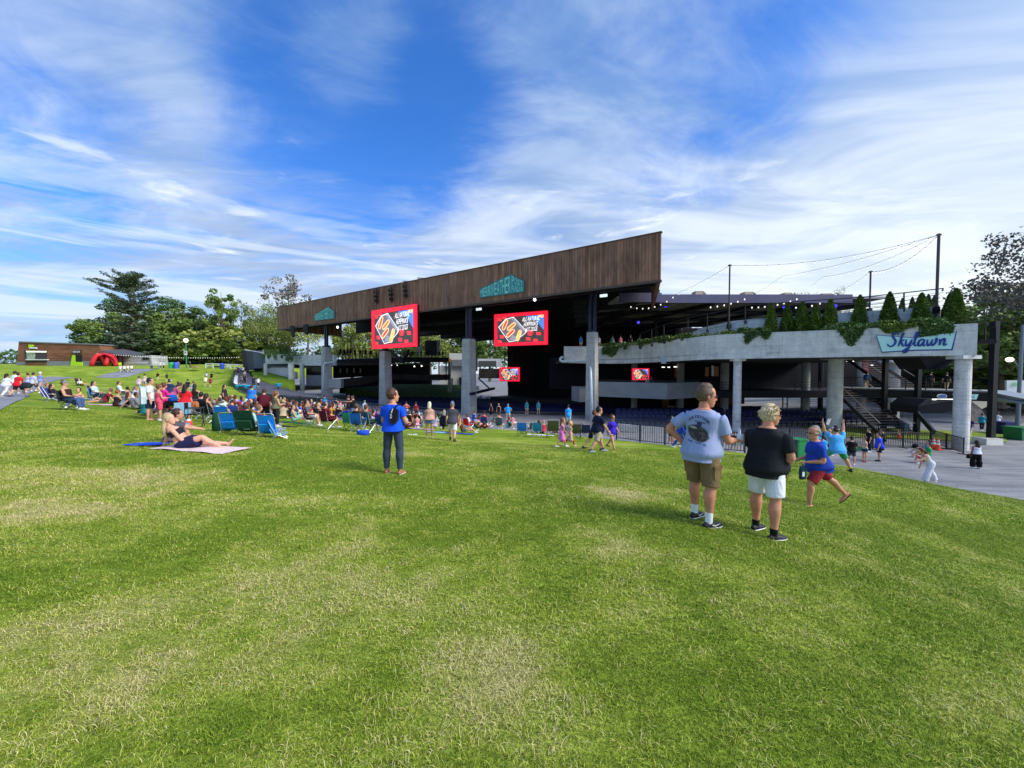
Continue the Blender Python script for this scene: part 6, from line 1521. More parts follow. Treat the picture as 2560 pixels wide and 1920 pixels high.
    def foot(s,mb,sg,inf=0.0,sole=False):
        h,kn,an,d2=s.legs[sg]
        if s.foot_flat[sg]:
            fy=d2.cross(Vector((1,0,0)));fw=Vector((sg*.12,1,0)).normalized();back=s.p.get('toe'+('L' if sg< 0 else 'R'),0);up=Vector((0,0,1))
            if back:a=R(back);fw2=Vector((fw.x,fw.y*math.cos(a),-math.sin(a))).normalized();fw=fw2;up=Vector((0,math.sin(a),math.cos(a)))
        else:
            up=-d2;fw=(Vector((0,0,1))-d2*d2.z).normalized();fw=(fw*.9+d2*.45).normalized();up=(up-fw*up.dot(fw)).normalized()
        c=.88 if s.fem or s.kid else 1.0;r=fw.cross(up).normalized();b=an-up*.05
        P=[b-fw*.055*c,b-fw*.02*c,b+fw*.05*c-up*.004,b+fw*.115*c-up*.012,b+fw*.165*c-up*.018,b+fw*.195*c-up*.020]
        W=[(.026,.026),(.036,.040),(.040,.034),(.046,.025),(.042,.019),(.024,.013)]
        if sole:
            q=[(p-up*(.026+.001) if False else Vector(p)) for p in P]
            base=-0.031
            pts=[]
            for p,w in zip(P,W):pts.append((b+fw*(p-b).dot(fw)+up*base,(w[0]+.008,.012)))
            capped(mb,[x[0] for x in pts],[x[1] for x in pts],12,ref=r,sub=2);return
        capped(mb,P,[(w[0]*1.0+inf,w[1]+inf*.8) for w in W],12,ref=r,sub=2)
        if inf == 0:capped(mb,[an+up*.04,an,b+fw*.01],[.033,.035,.036],10,sub=2)
        elif s.foot_flat[sg] or True:capped(mb,[an+up*.0,b],[.036+inf*.7,.038+inf],10,sub=2)
    def head(s,mb,inf=0.0,detail=0):
        k=s.kh;H=s.hb;u,f,r=s.hT,s.hF,s.hR
        rings=[]
        for t,w,d,o in lerp_rings(HEADP,3):rings.append((H+u*t*k+f*o*k,r*(w*k*(.95 if s.fem else 1)+inf),f*(d*k+inf)))
        rings.insert(0,(H-u*.006*k+f*.05*k,r*.018*k,f*.018*k));rings.append((H+u*.243*k-f*.01*k,r*.008,f*.01));loft(mb,rings,16)
        capped(mb,[s.neck-s.T*.05,s.neck+s.hT*.02,H+u*.07*k-f*.015*k],[(.062 if not s.fem else .050)+.016*s.fat,(.057 if not s.fem else .045)+.016*s.fat,.056],12)
        nz=H+f*.088*k;capped(mb,[nz+u*.130*k,nz+u*.100*k+f*.014*k,nz+u*.082*k+f*.024*k,nz+u*.074*k+f*.010*k],[.008*k,.010*k,.013*k,.012*k],8,sub=2)
        for sg in (-1,1):
            e=H+u*.105*k-f*.008*k+r*sg*.070*k;capped(mb,[e-u*.025*k,e+r*sg*.010*k,e+u*.028*k-f*.006*k],[(.006,.012),(.007,.018),(.006,.013)],8,ref=r,sub=2)
            if detail:capped(mb,[nz-f*.004+u*.078*k+r*sg*.012,nz+u*.076*k+r*sg*.016-f*.004],[.009,.006],6)
        if detail:
            m=H+f*.092*k+u*.046*k;capped(mb,[m-r*.020+u*.004,m+f*.006+u*.005,m+r*.020+u*.004],[.005,.0075,.005],7,sub=2);capped(mb,[m-r*.018-u*.006,m+f*.005-u*.008,m+r*.018-u*.006],[.005,.008,.005],7,sub=2)
            capped(mb,[H+f*.070*k+u*.010,H+f*.082*k+u*.016],[.022,.016],8)
            for sg in (-1,1):capped(mb,[H+f*.084*k+u*.132*k+r*sg*.012,H+f*.082*k+u*.136*k+r*sg*.032,H+f*.066*k+u*.128*k+r*sg*.052],[.007,.009,.007],7,sub=2);capped(mb,[H+f*.066*k+u*.085*k+r*sg*.035,H+f*.060*k+u*.065*k+r*sg*.042],[.020,.018],8)
def s_calf(d2):return Vector((0,d2.z*-1,d2.y)) * -1 if False else Vector((0,-d2.z,d2.y))*1.0
def hair_mesh(B,kind,vox=.012,seed=0):
    H,u,f,r,k=B.hb,B.hT,B.hF,B.hR,B.kh;mb=MB()
    cen=H+u*.148*k-f*.016*k
    def cap(w,d,h,c=cen,dd=0):capped(mb,[c-u*h*.35,c,c+u*h*.45],[(w*.93,d*.93),(w,d),(w*.80,d*.80)],24,ref=r,sub=2)
    if kind == 'short':cap(.086*k,.104*k,.112*k,cen+u*.008-f*.006)
    elif kind == 'buzz':cap(.079*k,.098*k,.098*k,cen+u*.004-f*.006)
    elif kind == 'curly':
        cap(.090*k,.105*k,.115*k,cen+u*.004);rr=random.Random(seed)
        for _ in range(60):
            a=rr.uniform(0,6.28);e=rr.uniform(-.5,1.3);p=cen+u*.02+(r*math.cos(a)*.085+f*(math.sin(a)*.100-.012))*math.cos(e)+u*math.sin(e)*.088
            if (p-cen).dot(f)> .07 and (p-cen).dot(u)< .03:continue
            mb.ball(tuple(p),.024,6,5)
    elif kind in ('bob','long','xlong','pony'):
        cap(.088*k,.103*k,.108*k,cen+u*.004-f*.004)
        L={'bob':.10,'long':.26,'xlong':.36,'pony':.02}[kind]
        if kind != 'pony':
            b0=cen-f*.035*k;capped(mb,[b0,b0-u*.12-f*.035,b0-u*(.12+L*.5)-f*(.06),b0-u*(.12+L)-f*.05],[(.088,.075),(.092,.060),(.085+.03*(kind == 'xlong'),.05),(.055,.03)],12,ref=r)
        else:
            capped(mb,[cen-f*.09+u*.03,cen-f*.13,cen-f*.135-u*.12,cen-f*.11-u*.24],[.022,.030,.034,.014],8)
    elif kind == 'bun':cap(.085*k,.101*k,.106*k);mb.ball(tuple(cen-f*.07*k+u*.075*k),.042*k,8,6)
    elif kind == 'receding':
        c=cen-f*.022-u*.002;capped(mb,[c-u*.055*k,c-u*.01,c+u*.028*k],[(.078*k,.088*k),(.082*k,.091*k),(.062*k,.072*k)],14,ref=r,sub=2)
    return fuse(mb,vox,1,'hair')
def cap_mesh(B,kind,vox=.010):
    H,u,f,r,k=B.hb,B.hT,B.hF,B.hR,B.kh;mb=MB();c=H+u*.165*k-f*.006*k
    if kind in ('cap','backcap'):
        capped(mb,[c-u*.02,c+u*.02,c+u*.055],[(.086*k,.105*k),(.086*k,.104*k),(.060*k,.075*k)],14,ref=r,sub=2);sg=1 if kind == 'cap' else -1
        capped(mb,[c+f*.07*sg-u*.022,c+f*.13*sg-u*.030,c+f*.168*sg-u*.042],[(.070,.008),(.066,.007),(.045,.006)],12,ref=r)
    else:
        capped(mb,[c-u*.03,c+u*.02,c+u*.06],[(.090*k,.108*k),(.088*k,.104*k),(.062*k,.078*k)],14,ref=r,sub=2)
        capped(mb,[c-u*.045,c-u*.03,c-u*.02],[(.165,.180),(.150,.165),(.10,.12)],20,ref=r,sub=1)
    return fuse(mb,vox,1,'cap')
def glasses_mesh(B):
    H,u,f,r,k=B.hb,B.hT,B.hF,B.hR,B.kh;mb=MB();e=H+u*.118*k+f*.098*k
    for sg in (-1,1):
        c=e+r*sg*.033*k;n=10;ring=[c+r*.027*math.cos(2*math.pi*i/n)+u*.018*math.sin(2*math.pi*i/n)-f*.010*abs(math.cos(math.pi*i/n))*(1) for i in range(n)]
        mb.slab(ring,f*.006);mb.tube([c+r*sg*.026-f*.004,H+u*.120*k+f*.05+r*sg*.078*k,H+u*.118*k-f*.012+r*sg*.078*k],.0035,5)
    mb.tube([e-r*.01,e+r*.01],.003,5);return mb
PM={}
def pmesh(key,fn):
    if key not in PM:PM[key]=fn()
    return PM[key]
def person(pos,yaw,pose='stand',H=1.72,hair='short',hairc='3A2A1E',top=('tee','888888'),bot=('shorts','333333'),shoes='DDDDDD',skn='C99A7C',fat=0.0,fem=False,twist=0,hyaw=0,hpitch=None,kid=False,
           hat=None,glasses=None,socks=None,label='',group=None,hero=False,sink=0.0,lift=0.0,extra=None,vox=None,detail=0):
    """pos is the point on the ground below the pelvis (or between the feet)"""
    pk=(pose if isinstance(pose,str) else repr(sorted(pose.items())),fat,fem,twist,hyaw,hpitch,kid)
    B=pmesh(('B',)+pk,lambda:Body(pose,fat,fem,twist,hyaw,hpitch,kid))
    v=vox or (.0075 if hero else .018);sc=H/1.75
    t=thing('person',label,'person',(pos[0],pos[1],pos[2]+lift-sink),yaw,group);t.scale=(sc,sc,sc)
    sh=B.shift
    def put(name,me,m):
        if not len(me.materials):me.materials.append(m)
        o=bpy.data.objects.new(name,me);COL.objects.link(o);o.parent=t;o.location=sh
        o.material_slots[0].link='OBJECT';o.material_slots[0].material=m;return o
    def body():
        mb=MB();B.torso(mb,0,-.09,.53);B.head(mb,0,hero)
        for sg in (-1,1):B.leg(mb,sg);B.arm(mb,sg);B.hand(mb,sg,detail=detail,grip=bool(extra and extra.get('grip') == sg));B.foot(mb,sg)
        return fuse(mb,v if not hero else .006,2 if not hero else 2,'body')
    put('body',pmesh(('body',v,hero,detail,(extra or {}).get('grip'))+pk,body),skin(skn))
    if hair:put('hair',pmesh(('hair',hair,v)+pk,lambda:hair_mesh(B,hair,.009 if hero else .015)),mat('hair_'+hairc,hairc,.6,build=vary(30,.35) if hero else None))
    tk,tc=top[0],top[1];cm=lambda c:c if not isinstance(c,str) else cloth(c)
    pose_sit=isinstance(pose,str) and pose[:3] in ('sit','rec','lie','kne')
    def topm():
        mb=MB();e=.012 if not hero else .011
        if tk == 'dress':
            B.torso(mb,e,-.03,.47);a=[(B.hip+B.T*.06,.165,.13),(B.hip+(B.legs[-1][1]+B.legs[1][1])*.28,.21,.17),(B.hip+(B.legs[-1][1]+B.legs[1][1])*.46,.25,.20)]
            capped(mb,[x[0] for x in a],[(x[1],x[2]) for x in a],14,ref=B.R0)
            for sg in (-1,1):B.arm(mb,sg,.016,.30)
        elif tk == 'tank':B.torso(mb,e,-.02,.42);[capped(mb,[B.hip+B.T*.40+B.Rt*sg*.09+B.Fw*.07,B.hip+B.T*.495+B.Rt*sg*.08,B.hip+B.T*.40+B.Rt*sg*.09-B.Fw*.085],[.028,.028,.028],6) for sg in (-1,1)]
        elif tk == 'crop':B.torso(mb,e,.22,.40);[capped(mb,[B.hip+B.T*.40+B.Rt*sg*.08+B.Fw*.07,B.hip+B.T*.495+B.Rt*sg*.07,B.hip+B.T*.40+B.Rt*sg*.08-B.Fw*.085],[.012,.010,.012],6) for sg in (-1,1)]
        else:
            B.torso(mb,e+.004,-.13 if tk == 'tee' and not pose_sit else -.05,.515,flare=.036 if tk in ('tee','long') and not pose_sit else .03)
            k1={'tee':.50,'polo':.48,'long':.97,'vest':.14}[tk]
            for sg in (-1,1):B.arm(mb,sg,.014 if tk != 'long' else .010,k1,flare=.024 if tk in ('tee','polo') else 0)
        return fuse(mb,v if not hero else .008,3,'shirt')
    names={'dress':'dress','tank':'tank_top','crop':'crop_top','vest':'top'}
    if tk != 'none':put(names.get(tk,'shirt'),pmesh(('top',tk,v)+pk,topm),cm(tc))
    bk,bc=bot[0],bot[1]
    def botm():
        mb=MB();B.torso(mb,.008,-.09,.06 if bk != 'skirt' else .08)
        k1={'shorts':.44,'long_shorts':.52,'short_shorts':.24,'pants':.97,'wide':.98,'skirt':.3}[bk]
        for sg in (-1,1):B.leg(mb,sg,{'pants':.012,'wide':.022,'shorts':.018,'long_shorts':.022,'short_shorts':.018,'skirt':.03}[bk],0,k1,flare={'pants':.006,'wide':.06,'shorts':.018,'long_shorts':.02,'short_shorts':.03,'skirt':.03}[bk])
        if bk == 'skirt':m_=(B.legs[-1][1]+B.legs[1][1])*.26;capped(mb,[B.hip,B.hip+m_],[(.17,.13),(.21,.17)],12,ref=B.R0)
        return fuse(mb,v if not hero else .008,3,'shorts')
    bn={'pants':'trousers','wide':'trousers','skirt':'skirt'}
    if bk != 'none':put(bn.get(bk,'shorts'),pmesh(('bot',bk,v)+pk,botm),cm(bc))
    if shoes:
        for sg in (-1,1):
            def shm(sg=sg):mb=MB();B.foot(mb,sg,.008);return fuse(mb,min(v,.012),1,'shoe')
            so=put('shoe',pmesh(('shoe',sg,v)+pk,shm),mat('shoe_'+shoes,shoes,.6))
            if hero:
                def slm(sg=sg):mb=MB();B.foot(mb,sg,0,sole=True);return mb.mesh('sole')
                o2=put('sole',pmesh(('sole',sg,v)+pk,slm),mat('sole_white','E6E6E2',.6));o2.location=(0,0,0);o2.parent=so
            if socks:
                def skm(sg=sg):mb=MB();h,kn,an,d2=B.legs[sg];capped(mb,[an-d2*socks[1],an-d2*socks[1]*.4,an+d2*.02],[.044+.006*fat,.042+.004*fat,.044],12);return fuse(mb,.01,1,'sock')
                put('sock',pmesh(('sock',sg,v,socks[1])+pk,skm),cloth(socks[0],'sock'))
    if hat:put({'cap':'cap','backcap':'cap','sun':'sun_hat'}[hat[0]],pmesh(('hat',hat[0],v)+pk,lambda:cap_mesh(B,hat[0],.009 if hero else .014)),cloth(hat[1]))
    if glasses:put('glasses',pmesh(('gl',)+pk,lambda:glasses_mesh(B).mesh('glasses')),mat('sunglasses',(.015,.012,.012),.15,spec=.8))
    return t,B

# ================================================================ chairs, blankets, bags
def blanket(px,py,w,d,rz,c,label,c2=None,surf='lawn',cat='blanket',pos=None,name='blanket'):
    p=pos or hit(px,py,surf);t=thing(name,label,cat,tuple(p),0);n=12;vs=[];fs=[];cr,sr=math.cos(rz),math.sin(rz);r_=random.Random(px)
    for i in range(n+1):
        for j in range(n+1):
            u=(i/n-.5)*w;v=(j/n-.5)*d;x=u*cr-v*sr+r_.uniform(-.02,.02);y=u*sr+v*cr+r_.uniform(-.02,.02)
            z=lz(p[0]+x,p[1]+y)-p[2]+.022+.010*math.sin(u*7+v*4)+r_.uniform(0,.010);vs.append((x,y,z))
    for i in range(n):
        for j in range(n):a=i*(n+1)+j;fs.append((a,a+1,a+n+2,a+n+1))
    q=MB();q.add(vs,fs)
    def pat(g,b,col):
        tc=g.n('ShaderNodeTexCoord').outputs['Object'];w_=g.n('ShaderNodeTexWave',{'Vector':tc,'Scale':2.2,'Distortion':3.0});cc=g.mix(g.mapr(w_.outputs[1],.4,.6),col,srgb(c2));g.L.new(cc,b.inputs['Base Color'])
    q.build('cloth',mat('blk_%s_%s' % (c,c2),c,.9,build=pat) if c2 else cloth(c),t,smooth=True);return t
CH={}
def chair_parts(kind):
    """list of (part name, mesh, which material) for one folding chair facing +Y"""
    if kind in CH:return CH[kind]
    out=[]
    def add(nm,q,m):me=q.mesh(nm);bm=bmesh.new();bm.from_mesh(me);bmesh.ops.recalc_face_normals(bm,faces=bm.faces);bm.to_mesh(me);bm.free();out.append((nm,me,m))
    def sheet(pts2,w,sag,x0=None):
        q=MB();n=len(pts2);m=6;vs=[];fs=[]
        for i,(y,z) in enumerate(pts2):
            for j in range(m+1):
                s=j/m*2-1;vs.append((s*w/2,y,z-sag*(1-s*s)*math.sin(math.pi*i/(n-1))**.5 if 0< i< n-1 else z-sag*.3*(1-s*s)))
        for i in range(n-1):
            for j in range(m):a=i*(m+1)+j;fs.append((a,a+1,a+m+2,a+m+1))
        q.add(vs,fs);nb=len(q.v);vs2=[(x,y-.012,z-.012) for x,y,z in vs];q.add(vs2,[f[::-1] for f in fs]);return q
    if kind == 'camp':
        add('seat',sheet([(-.22,.42),(-.08,.40),(.08,.41),(.24,.45)],.50,.05),'f');add('backrest',sheet([(-.22,.44),(-.27,.60),(-.31,.76),(-.34,.92)],.54,.0),'f')
        for sg in (-1,1):
            q=MB();q.tube([(sg*.28,.26,0),(sg*.27,-.24,.44)],.011,5);add('leg',q,'m');q=MB();q.tube([(sg*.28,-.30,0),(sg*.27,.24,.46),(sg*.28,.25,.64)],.011,5);add('leg',q,'m')
            q=MB();q.tube([(sg*.27,-.24,.40),(sg*.27,-.35,.93)],.011,5);add('back_post',q,'m');q=MB();q.box((sg*.29,-.02,.645),(.065,.56,.02));add('armrest',q,'f')
        for y in (-.28,.25):q=MB();q.tube([(-.28,y,0),(.27,y,.44)],.009,5);add('cross_brace',q,'m');q=MB();q.tube([(.28,y,0),(-.27,y,.44)],.009,5);add('cross_brace',q,'m')
    elif kind == 'beach':
        add('seat',sheet([(-.20,.20),(-.02,.16),(.15,.18),(.30,.27)],.52,.03),'f');add('backrest',sheet([(-.20,.20),(-.30,.42),(-.40,.64),(-.49,.86)],.52,.0),'f')
        q=MB();q.tube([(-.28,.32,.27),(-.28,-.22,.18),(-.28,-.50,.86),(-.22,-.53,.92),(.22,-.53,.92),(.28,-.50,.86),(.28,-.22,.18),(.28,.32,.27)],.013,6);add('frame',q,'m')
        for sg in (-1,1):q=MB();q.tube([(sg*.30,.22,.45),(sg*.30,-.42,0),],.013,6);add('leg',q,'m');q=MB();q.tube([(sg*.30,-.10,.20),(sg*.30,.30,0)],.013,6);add('leg',q,'m');q=MB();q.box((sg*.31,.0,.47),(.05,.50,.025));add('armrest',q,'m')
        q=MB();q.box((0,-.40,.40),(.44,.06,.28),0,.4);add('back_pouch',q,'f')
    elif kind == 'tall':
        add('seat',sheet([(-.20,.50),(0,.48),(.22,.50)],.50,.02),'f');add('backrest',sheet([(-.23,.72),(-.24,.82),(-.25,.92)],.52,.0),'f')
        for sg in (-1,1):
            q=MB();q.tube([(sg*.26,.24,0),(-sg*.24,.24,.50)],.014,5);add('leg',q,'m');q=MB();q.tube([(sg*.26,-.24,0),(-sg*.24,-.24,.50)],.014,5);add('leg',q,'m')
            q=MB();q.tube([(sg*.26,-.24,.5),(sg*.26,-.25,.94)],.013,5);add('back_post',q,'m');q=MB();q.tube([(sg*.26,.22,.5),(sg*.26,.22,.70)],.012,5);add('arm_post',q,'m');q=MB();q.box((sg*.27,0,.71),(.05,.50,.03));add('armrest',q,'m')
    CH[kind]=out;return out
M_alu=mat('aluminium_tube',(.62,.64,.66),.35,metal=.6);M_dk=mat('dark_tube',(.03,.035,.035),.5)
def chair(px,py,yaw,kind,c,label,metal='alu',scale=1.0,pos=None,off=(0,0)):
    p=Vector(pos or hit(px,py));t=thing('folding_chair',label,'chair',tuple(p),R(yaw),'folding chairs on the lawn');t.scale=(scale,)*3
    for nm,me,m in chair_parts(kind):
        if not len(me.materials):me.materials.append(M_alu)
        o=bpy.data.objects.new(nm,me);COL.objects.link(o);o.parent=t;o.material_slots[0].link='OBJECT'
        o.material_slots[0].material=cloth(c,'canvas') if m == 'f' else (M_alu if metal == 'alu' else M_dk)
    return t,p
def P(px,py,yaw,pose,label,surf='lawn',**k):
    p=k.pop('pos',None) or hit(px,py,surf);return person(p,R(yaw),pose,label=label,**k)
def PCh(px,py,yaw,kind,cc,clabel,label,metal='alu',**k):
    """a chair and the person sitting in it"""
    t,p=chair(px,py,yaw,kind,cc,clabel,metal)
    f=Vector((-math.sin(R(yaw)),math.cos(R(yaw)),0));b={'camp':-.08,'beach':-.06,'tall':-.05}[kind];q=p+f*b
    pose={'camp':'sitc','beach':'sitl','tall':'sitc'}[kind];k.setdefault('pose',pose)
    ps=k.pop('pose');return person(q,R(yaw),ps,label=label,**k)
def bag(pos,yaw,size,c,label,name='bag',straps=True,c2=None):
    t=thing(name,label,'bag',tuple(pos),R(yaw));w,d,h=size;q=MB()
    S=[(.82,.75,0),(1,1,.12),(1,1,.6),(.9,.8,.9),(.6,.5,1.0)]
    rings=[(Vector((0,0,z*h)),Vector((w/2*a,0,0)),Vector((0,d/2*b_,0))) for a,b_,z in S];loft(q,rings,12);q.build('body',cloth(c,'bagcloth'),t,smooth=True)
    if straps:
        for sg in (-1,1):q=MB();q.tube([(sg*w*.25,-d*.4,h*.2),(sg*w*.28,-d*.75,h*.55),(sg*w*.22,-d*.35,h*.95)],.012,5);q.build('strap',cloth(c2 or c,'bagcloth'),t)
    return t
# ================================================================ the four people closest to the camera
def decal_fn(B,shirt_mesh,back=True):
    bv=BVHTree.FromPolygons([v.co.copy() for v in shirt_mesh.vertices],[tuple(p.vertices) for p in shirt_mesh.polygons])
    def f(x,t_,off=.004):
        dr=B.Fw if back else -B.Fw;o=B.hip+B.T*t_+B.Rt*x-dr*.8;h=bv.ray_cast(o,dr)
        p=h[0] if h[0] is not None else o+dr*.65
        return p-dr*off
    return f
def grey_man():
    p=hit(1752,1306)
    pose=dict(lean=3,L=(8,5,6),R=(-3,6,3),AL=(-22,50,25,-36),AR=(10,16,84,8),head=4)
    t,B=P(0,0,-62,pose,'stocky man in a printed grey-blue t-shirt and khaki cargo shorts, hand on hip',pos=p,H=1.86,hair='short',hairc='5E4C3C',top=('tee','93A0C4'),bot=('long_shorts','7C6748'),shoes='1B1D20',socks=('E9EAEC',.10),skn='C78A6B',fat=.45,twist=18,hyaw=-30,glasses=True,hero=True,detail=1,extra=dict(grip=1))
    sh=[c for c in t.children if c.name.startswith('shirt')][0];f=decal_fn(B,sh.data);s=-1
    ink=mat('print_navy',(.02,.03,.09),.8)
    q=MB();letters(q,'KEYSTONE',lambda u,v:f((u-.5)*.25-.005,.405-.9*(u-.5)**2*.25-.03*(u-.5)+v*.040),.14,.02);o=q.build('lettering',ink,sh)
    q=MB();letters(q,'TER VICTOR',lambda u,v:f((u-.5)*.24-.01,.100-.04*(u-.5)+v*.016),.14,.02);q.build('lettering',ink,sh)
    q=MB();letters(q,'EST 4 2009',lambda u,v:f((u-.5)*.13+.01,.352-.02*(u-.5)+v*.020,.006),.14,.02);q.build('lettering',ink,sh)
    # dark oval picture with a teal rim, lighter shapes inside
    def blob(nm,m,cx,ct,rx,rt,tilt,off,jag=0,seed=1):
        q=MB();vs=[];fs=[];n=30;K=8;r_=random.Random(seed);jj=[1+r_.uniform(-jag,jag) for _ in range(n)]
        for k in range(K+1):
            for i in range(n):
                a=2*math.pi*i/n;r=k/K*jj[i];u=rx*r*math.cos(a);v=rt*r*math.sin(a);vs.append(f(cx+u*math.cos(tilt)-v*math.sin(tilt),ct+u*math.sin(tilt)+v*math.cos(tilt),off))
        for k in range(K):
            for i in range(n):fs.append((k*n+i,k*n+(i+1) % n,(k+1)*n+(i+1) % n,(k+1)*n+i))
        q.add(vs,fs);q.build(nm,m,sh)
    def pic(g,b,col):
        tc=g.n('ShaderNodeTexCoord').outputs['Object'];n=g.noise(tc,22,5,.7,.8);c=g.ramp(n,[(0,(.012,.012,.014)),(.48,(.035,.028,.026)),(.6,(.10,.075,.065)),(.75,(.32,.34,.35))]);g.L.new(c,b.inputs['Base Color'])
    blob('print',mat('print_teal',(.06,.16,.18),.8),-.012,.225,.145,.092,-.45,.0045,.06,2)
    blob('print',mat('print_picture',(.05,.04,.04),.8,build=pic),-.010,.222,.136,.084,-.45,.0062,.05,3)
    blob('print',mat('print_light',(.35,.37,.36),.8),-.070,.292,.050,.014,-.2,.0075,.1,4);blob('print',mat('print_shield',(.03,.04,.13),.8),.0,.335,.030,.034,0,.0078,.05,5)
    so=[c for c in t.children if c.name.startswith('shorts')][0]
    for sg in (1,-1):
        h,kn,an,d2=B.legs[sg];c=h.lerp(kn,.56)+B.R0*sg*.098;q=MB();q.box(c,(.022,.13,.15),0,R(4));q.build('cargo_pocket',cloth('75613F'),so);q=MB();q.box(c+Vector((sg*.008,0,.062)),(.024,.14,.045),0,R(4));q.build('pocket_flap',cloth('6E5B3C'),so)
    # pale tick on the side of the shoe
    for sg in (1,-1):
        shoe=[c for c in t.children if c.name.startswith('shoe')][0 if sg< 0 else 1];h,kn,an,d2=B.legs[sg];fw=Vector((sg*.12,1,0)).normalized();rr=Vector((fw.y,-fw.x,0));b=an-Vector((0,0,.05));q=MB()
        pts=[(-.03,.012),(.02,-.008),(.10,.018),(.02,.004),(-.015,.020)]
        for side in (1,-1):q=MB();q.slab([b+fw*(x+.03)+Vector((0,0,z))+rr*side*.050 for x,z in pts],rr*side*.004);o=q.build('tick_mark',M_white,shoe)
    # hair: grey at the sides
    sp,el,wr,e2=B.arms[1];M=t.matrix_basis.copy();M=Matrix.LocRotScale(t.location,t.rotation_euler,t.scale)
    hp=M @ (wr+e2*.085+B.shift+Vector((0,.0,.01)));b=thing('water_bottle','clear plastic water bottle in the hand of the man in the grey-blue t-shirt','bottle',tuple(hp));q=MB();q.tube([(0,0,-.08),(0,0,-.075),(0,0,.06),(0,0,.10),(0,0,.125)],[.028,.033,.033,.016,.013],14);q.build('bottle',mat('clear_plastic',(.75,.80,.84),.08,spec=.7),b,smooth=True);q=MB();q.tube([(0,0,.122),(0,0,.145)],.016,12);q.build('cap',M_white,b)
def blonde():
    p=hit(1912,1336)
    pose=dict(lean=2,L=(5,6,4),R=(-3,6,3),AL=(22,10,78,-42),AR=(2,16,74,-62),head=3)
    t,B=P(0,0,-68,pose,'woman with tousled blonde hair in a loose black t-shirt and white shorts, arms folded',pos=p,H=1.71,hair=None,top=('tee','1D1F24'),bot=('shorts','E9EDF6'),shoes='202226',socks=('17181A',.045),skn='C98F70',fat=.75,fem=False,twist=10,hyaw=-28,glasses=True,hero=True,detail=1)
    H,u,f,r,k=B.hb,B.hT,B.hF,B.hR,B.kh;mb=MB();cen=H+u*.145*k-f*.016
    capped(mb,[cen-u*.05*k,cen,cen+u*.05*k],[(.080*k,.094*k),(.085*k,.099*k),(.066*k,.080*k)],14,ref=r,sub=2);rr=random.Random(5)
    for i in range(230):
        a=rr.uniform(0,6.28);e=rr.uniform(-.75,1.45);n=((r*math.cos(a)*.086+f*(math.sin(a)*.100))*math.cos(e)+u*math.sin(e)*.085)*k
        if n.dot(f)> .055 and e< .35:continue
        if n.dot(f)> .02 and e< -.1:continue
        p0=cen+n*.92;d=(n.normalized()*.5+f*rr.uniform(-.2,.9)+u*rr.uniform(-.5,.5)+r*rr.uniform(-.5,.5)).normalized()
        if n.dot(f)< 0:d=(n.normalized()*.35-u*rr.uniform(.2,.9)+r*rr.uniform(-.4,.4)).normalized()
        L=rr.uniform(.03,.058);mb.tube([p0-d*.01,p0+d*L*.5+n*.06,p0+d*L],[.010,.008,.003],5)
    me=fuse(mb,.0055,0,'hair')
    def hb(g,b,col):
        tc=g.n('ShaderNodeTexCoord').outputs['Object'];n=g.noise(tc,55,4,.7,1.0);c=g.ramp(n,[(.30,(.20,.14,.075)),(.48,(.50,.38,.21)),(.64,(.80,.68,.44))]);g.L.new(c,b.inputs['Base Color'])
    me.materials.append(mat('blonde_streaked',(.4,.3,.17),.6,build=hb));o=link('hair',me,None,t);o.location=B.shift
def jogger():
    p=hit(2045,1266)
    pose=dict(lean=10,L=(32,2,30),R=(-42,3,4),AL=(-8,8,82,-10),AR=(8,10,70,-12),head=0,toeR=50)
    t,B=P(0,0,84,pose,'man in a royal blue t-shirt and brick red shorts jogging left in flip-flops',pos=p,H=1.88,hair='buzz',hairc='857A70',top=('tee','1F3FA6'),bot=('shorts','9C2E38'),shoes=None,skn='C88E70',fat=.4,hyaw=6,twist=-8,glasses=True,hero=True,detail=1,extra=dict(grip=-1))
    for sg in (-1,1):
        mb=MB();B.foot(mb,sg,.004,sole=True);me=mb.mesh('flip_flop');me.materials.append(mat('flipflop',(.012,.012,.014),.6));o=link('flip_flop',me,None,t);o.location=B.shift
    M=Matrix.LocRotScale(t.location,t.rotation_euler,t.scale);sp,el,wr,e2=B.arms[-1];hp=M @ (wr+e2*.09+B.shift)
    b=bag(hp-Vector((0,0,.38)),20,(.20,.10,.30),'1C3E4C','dark teal drawstring bag carried by the jogging man',straps=False);q=MB();q.tube([(-.05,0,.27),(0,0,.36),(.05,0,.27)],.008,5);q.build('handle',cloth('1C3E4C','bagcloth'),b)
    q=MB();q.box((-.06,-.055,.13),(.07,.01,.10));q.build('white_print',M_white,b)
    h,kn,an,d2=B.legs[-1]
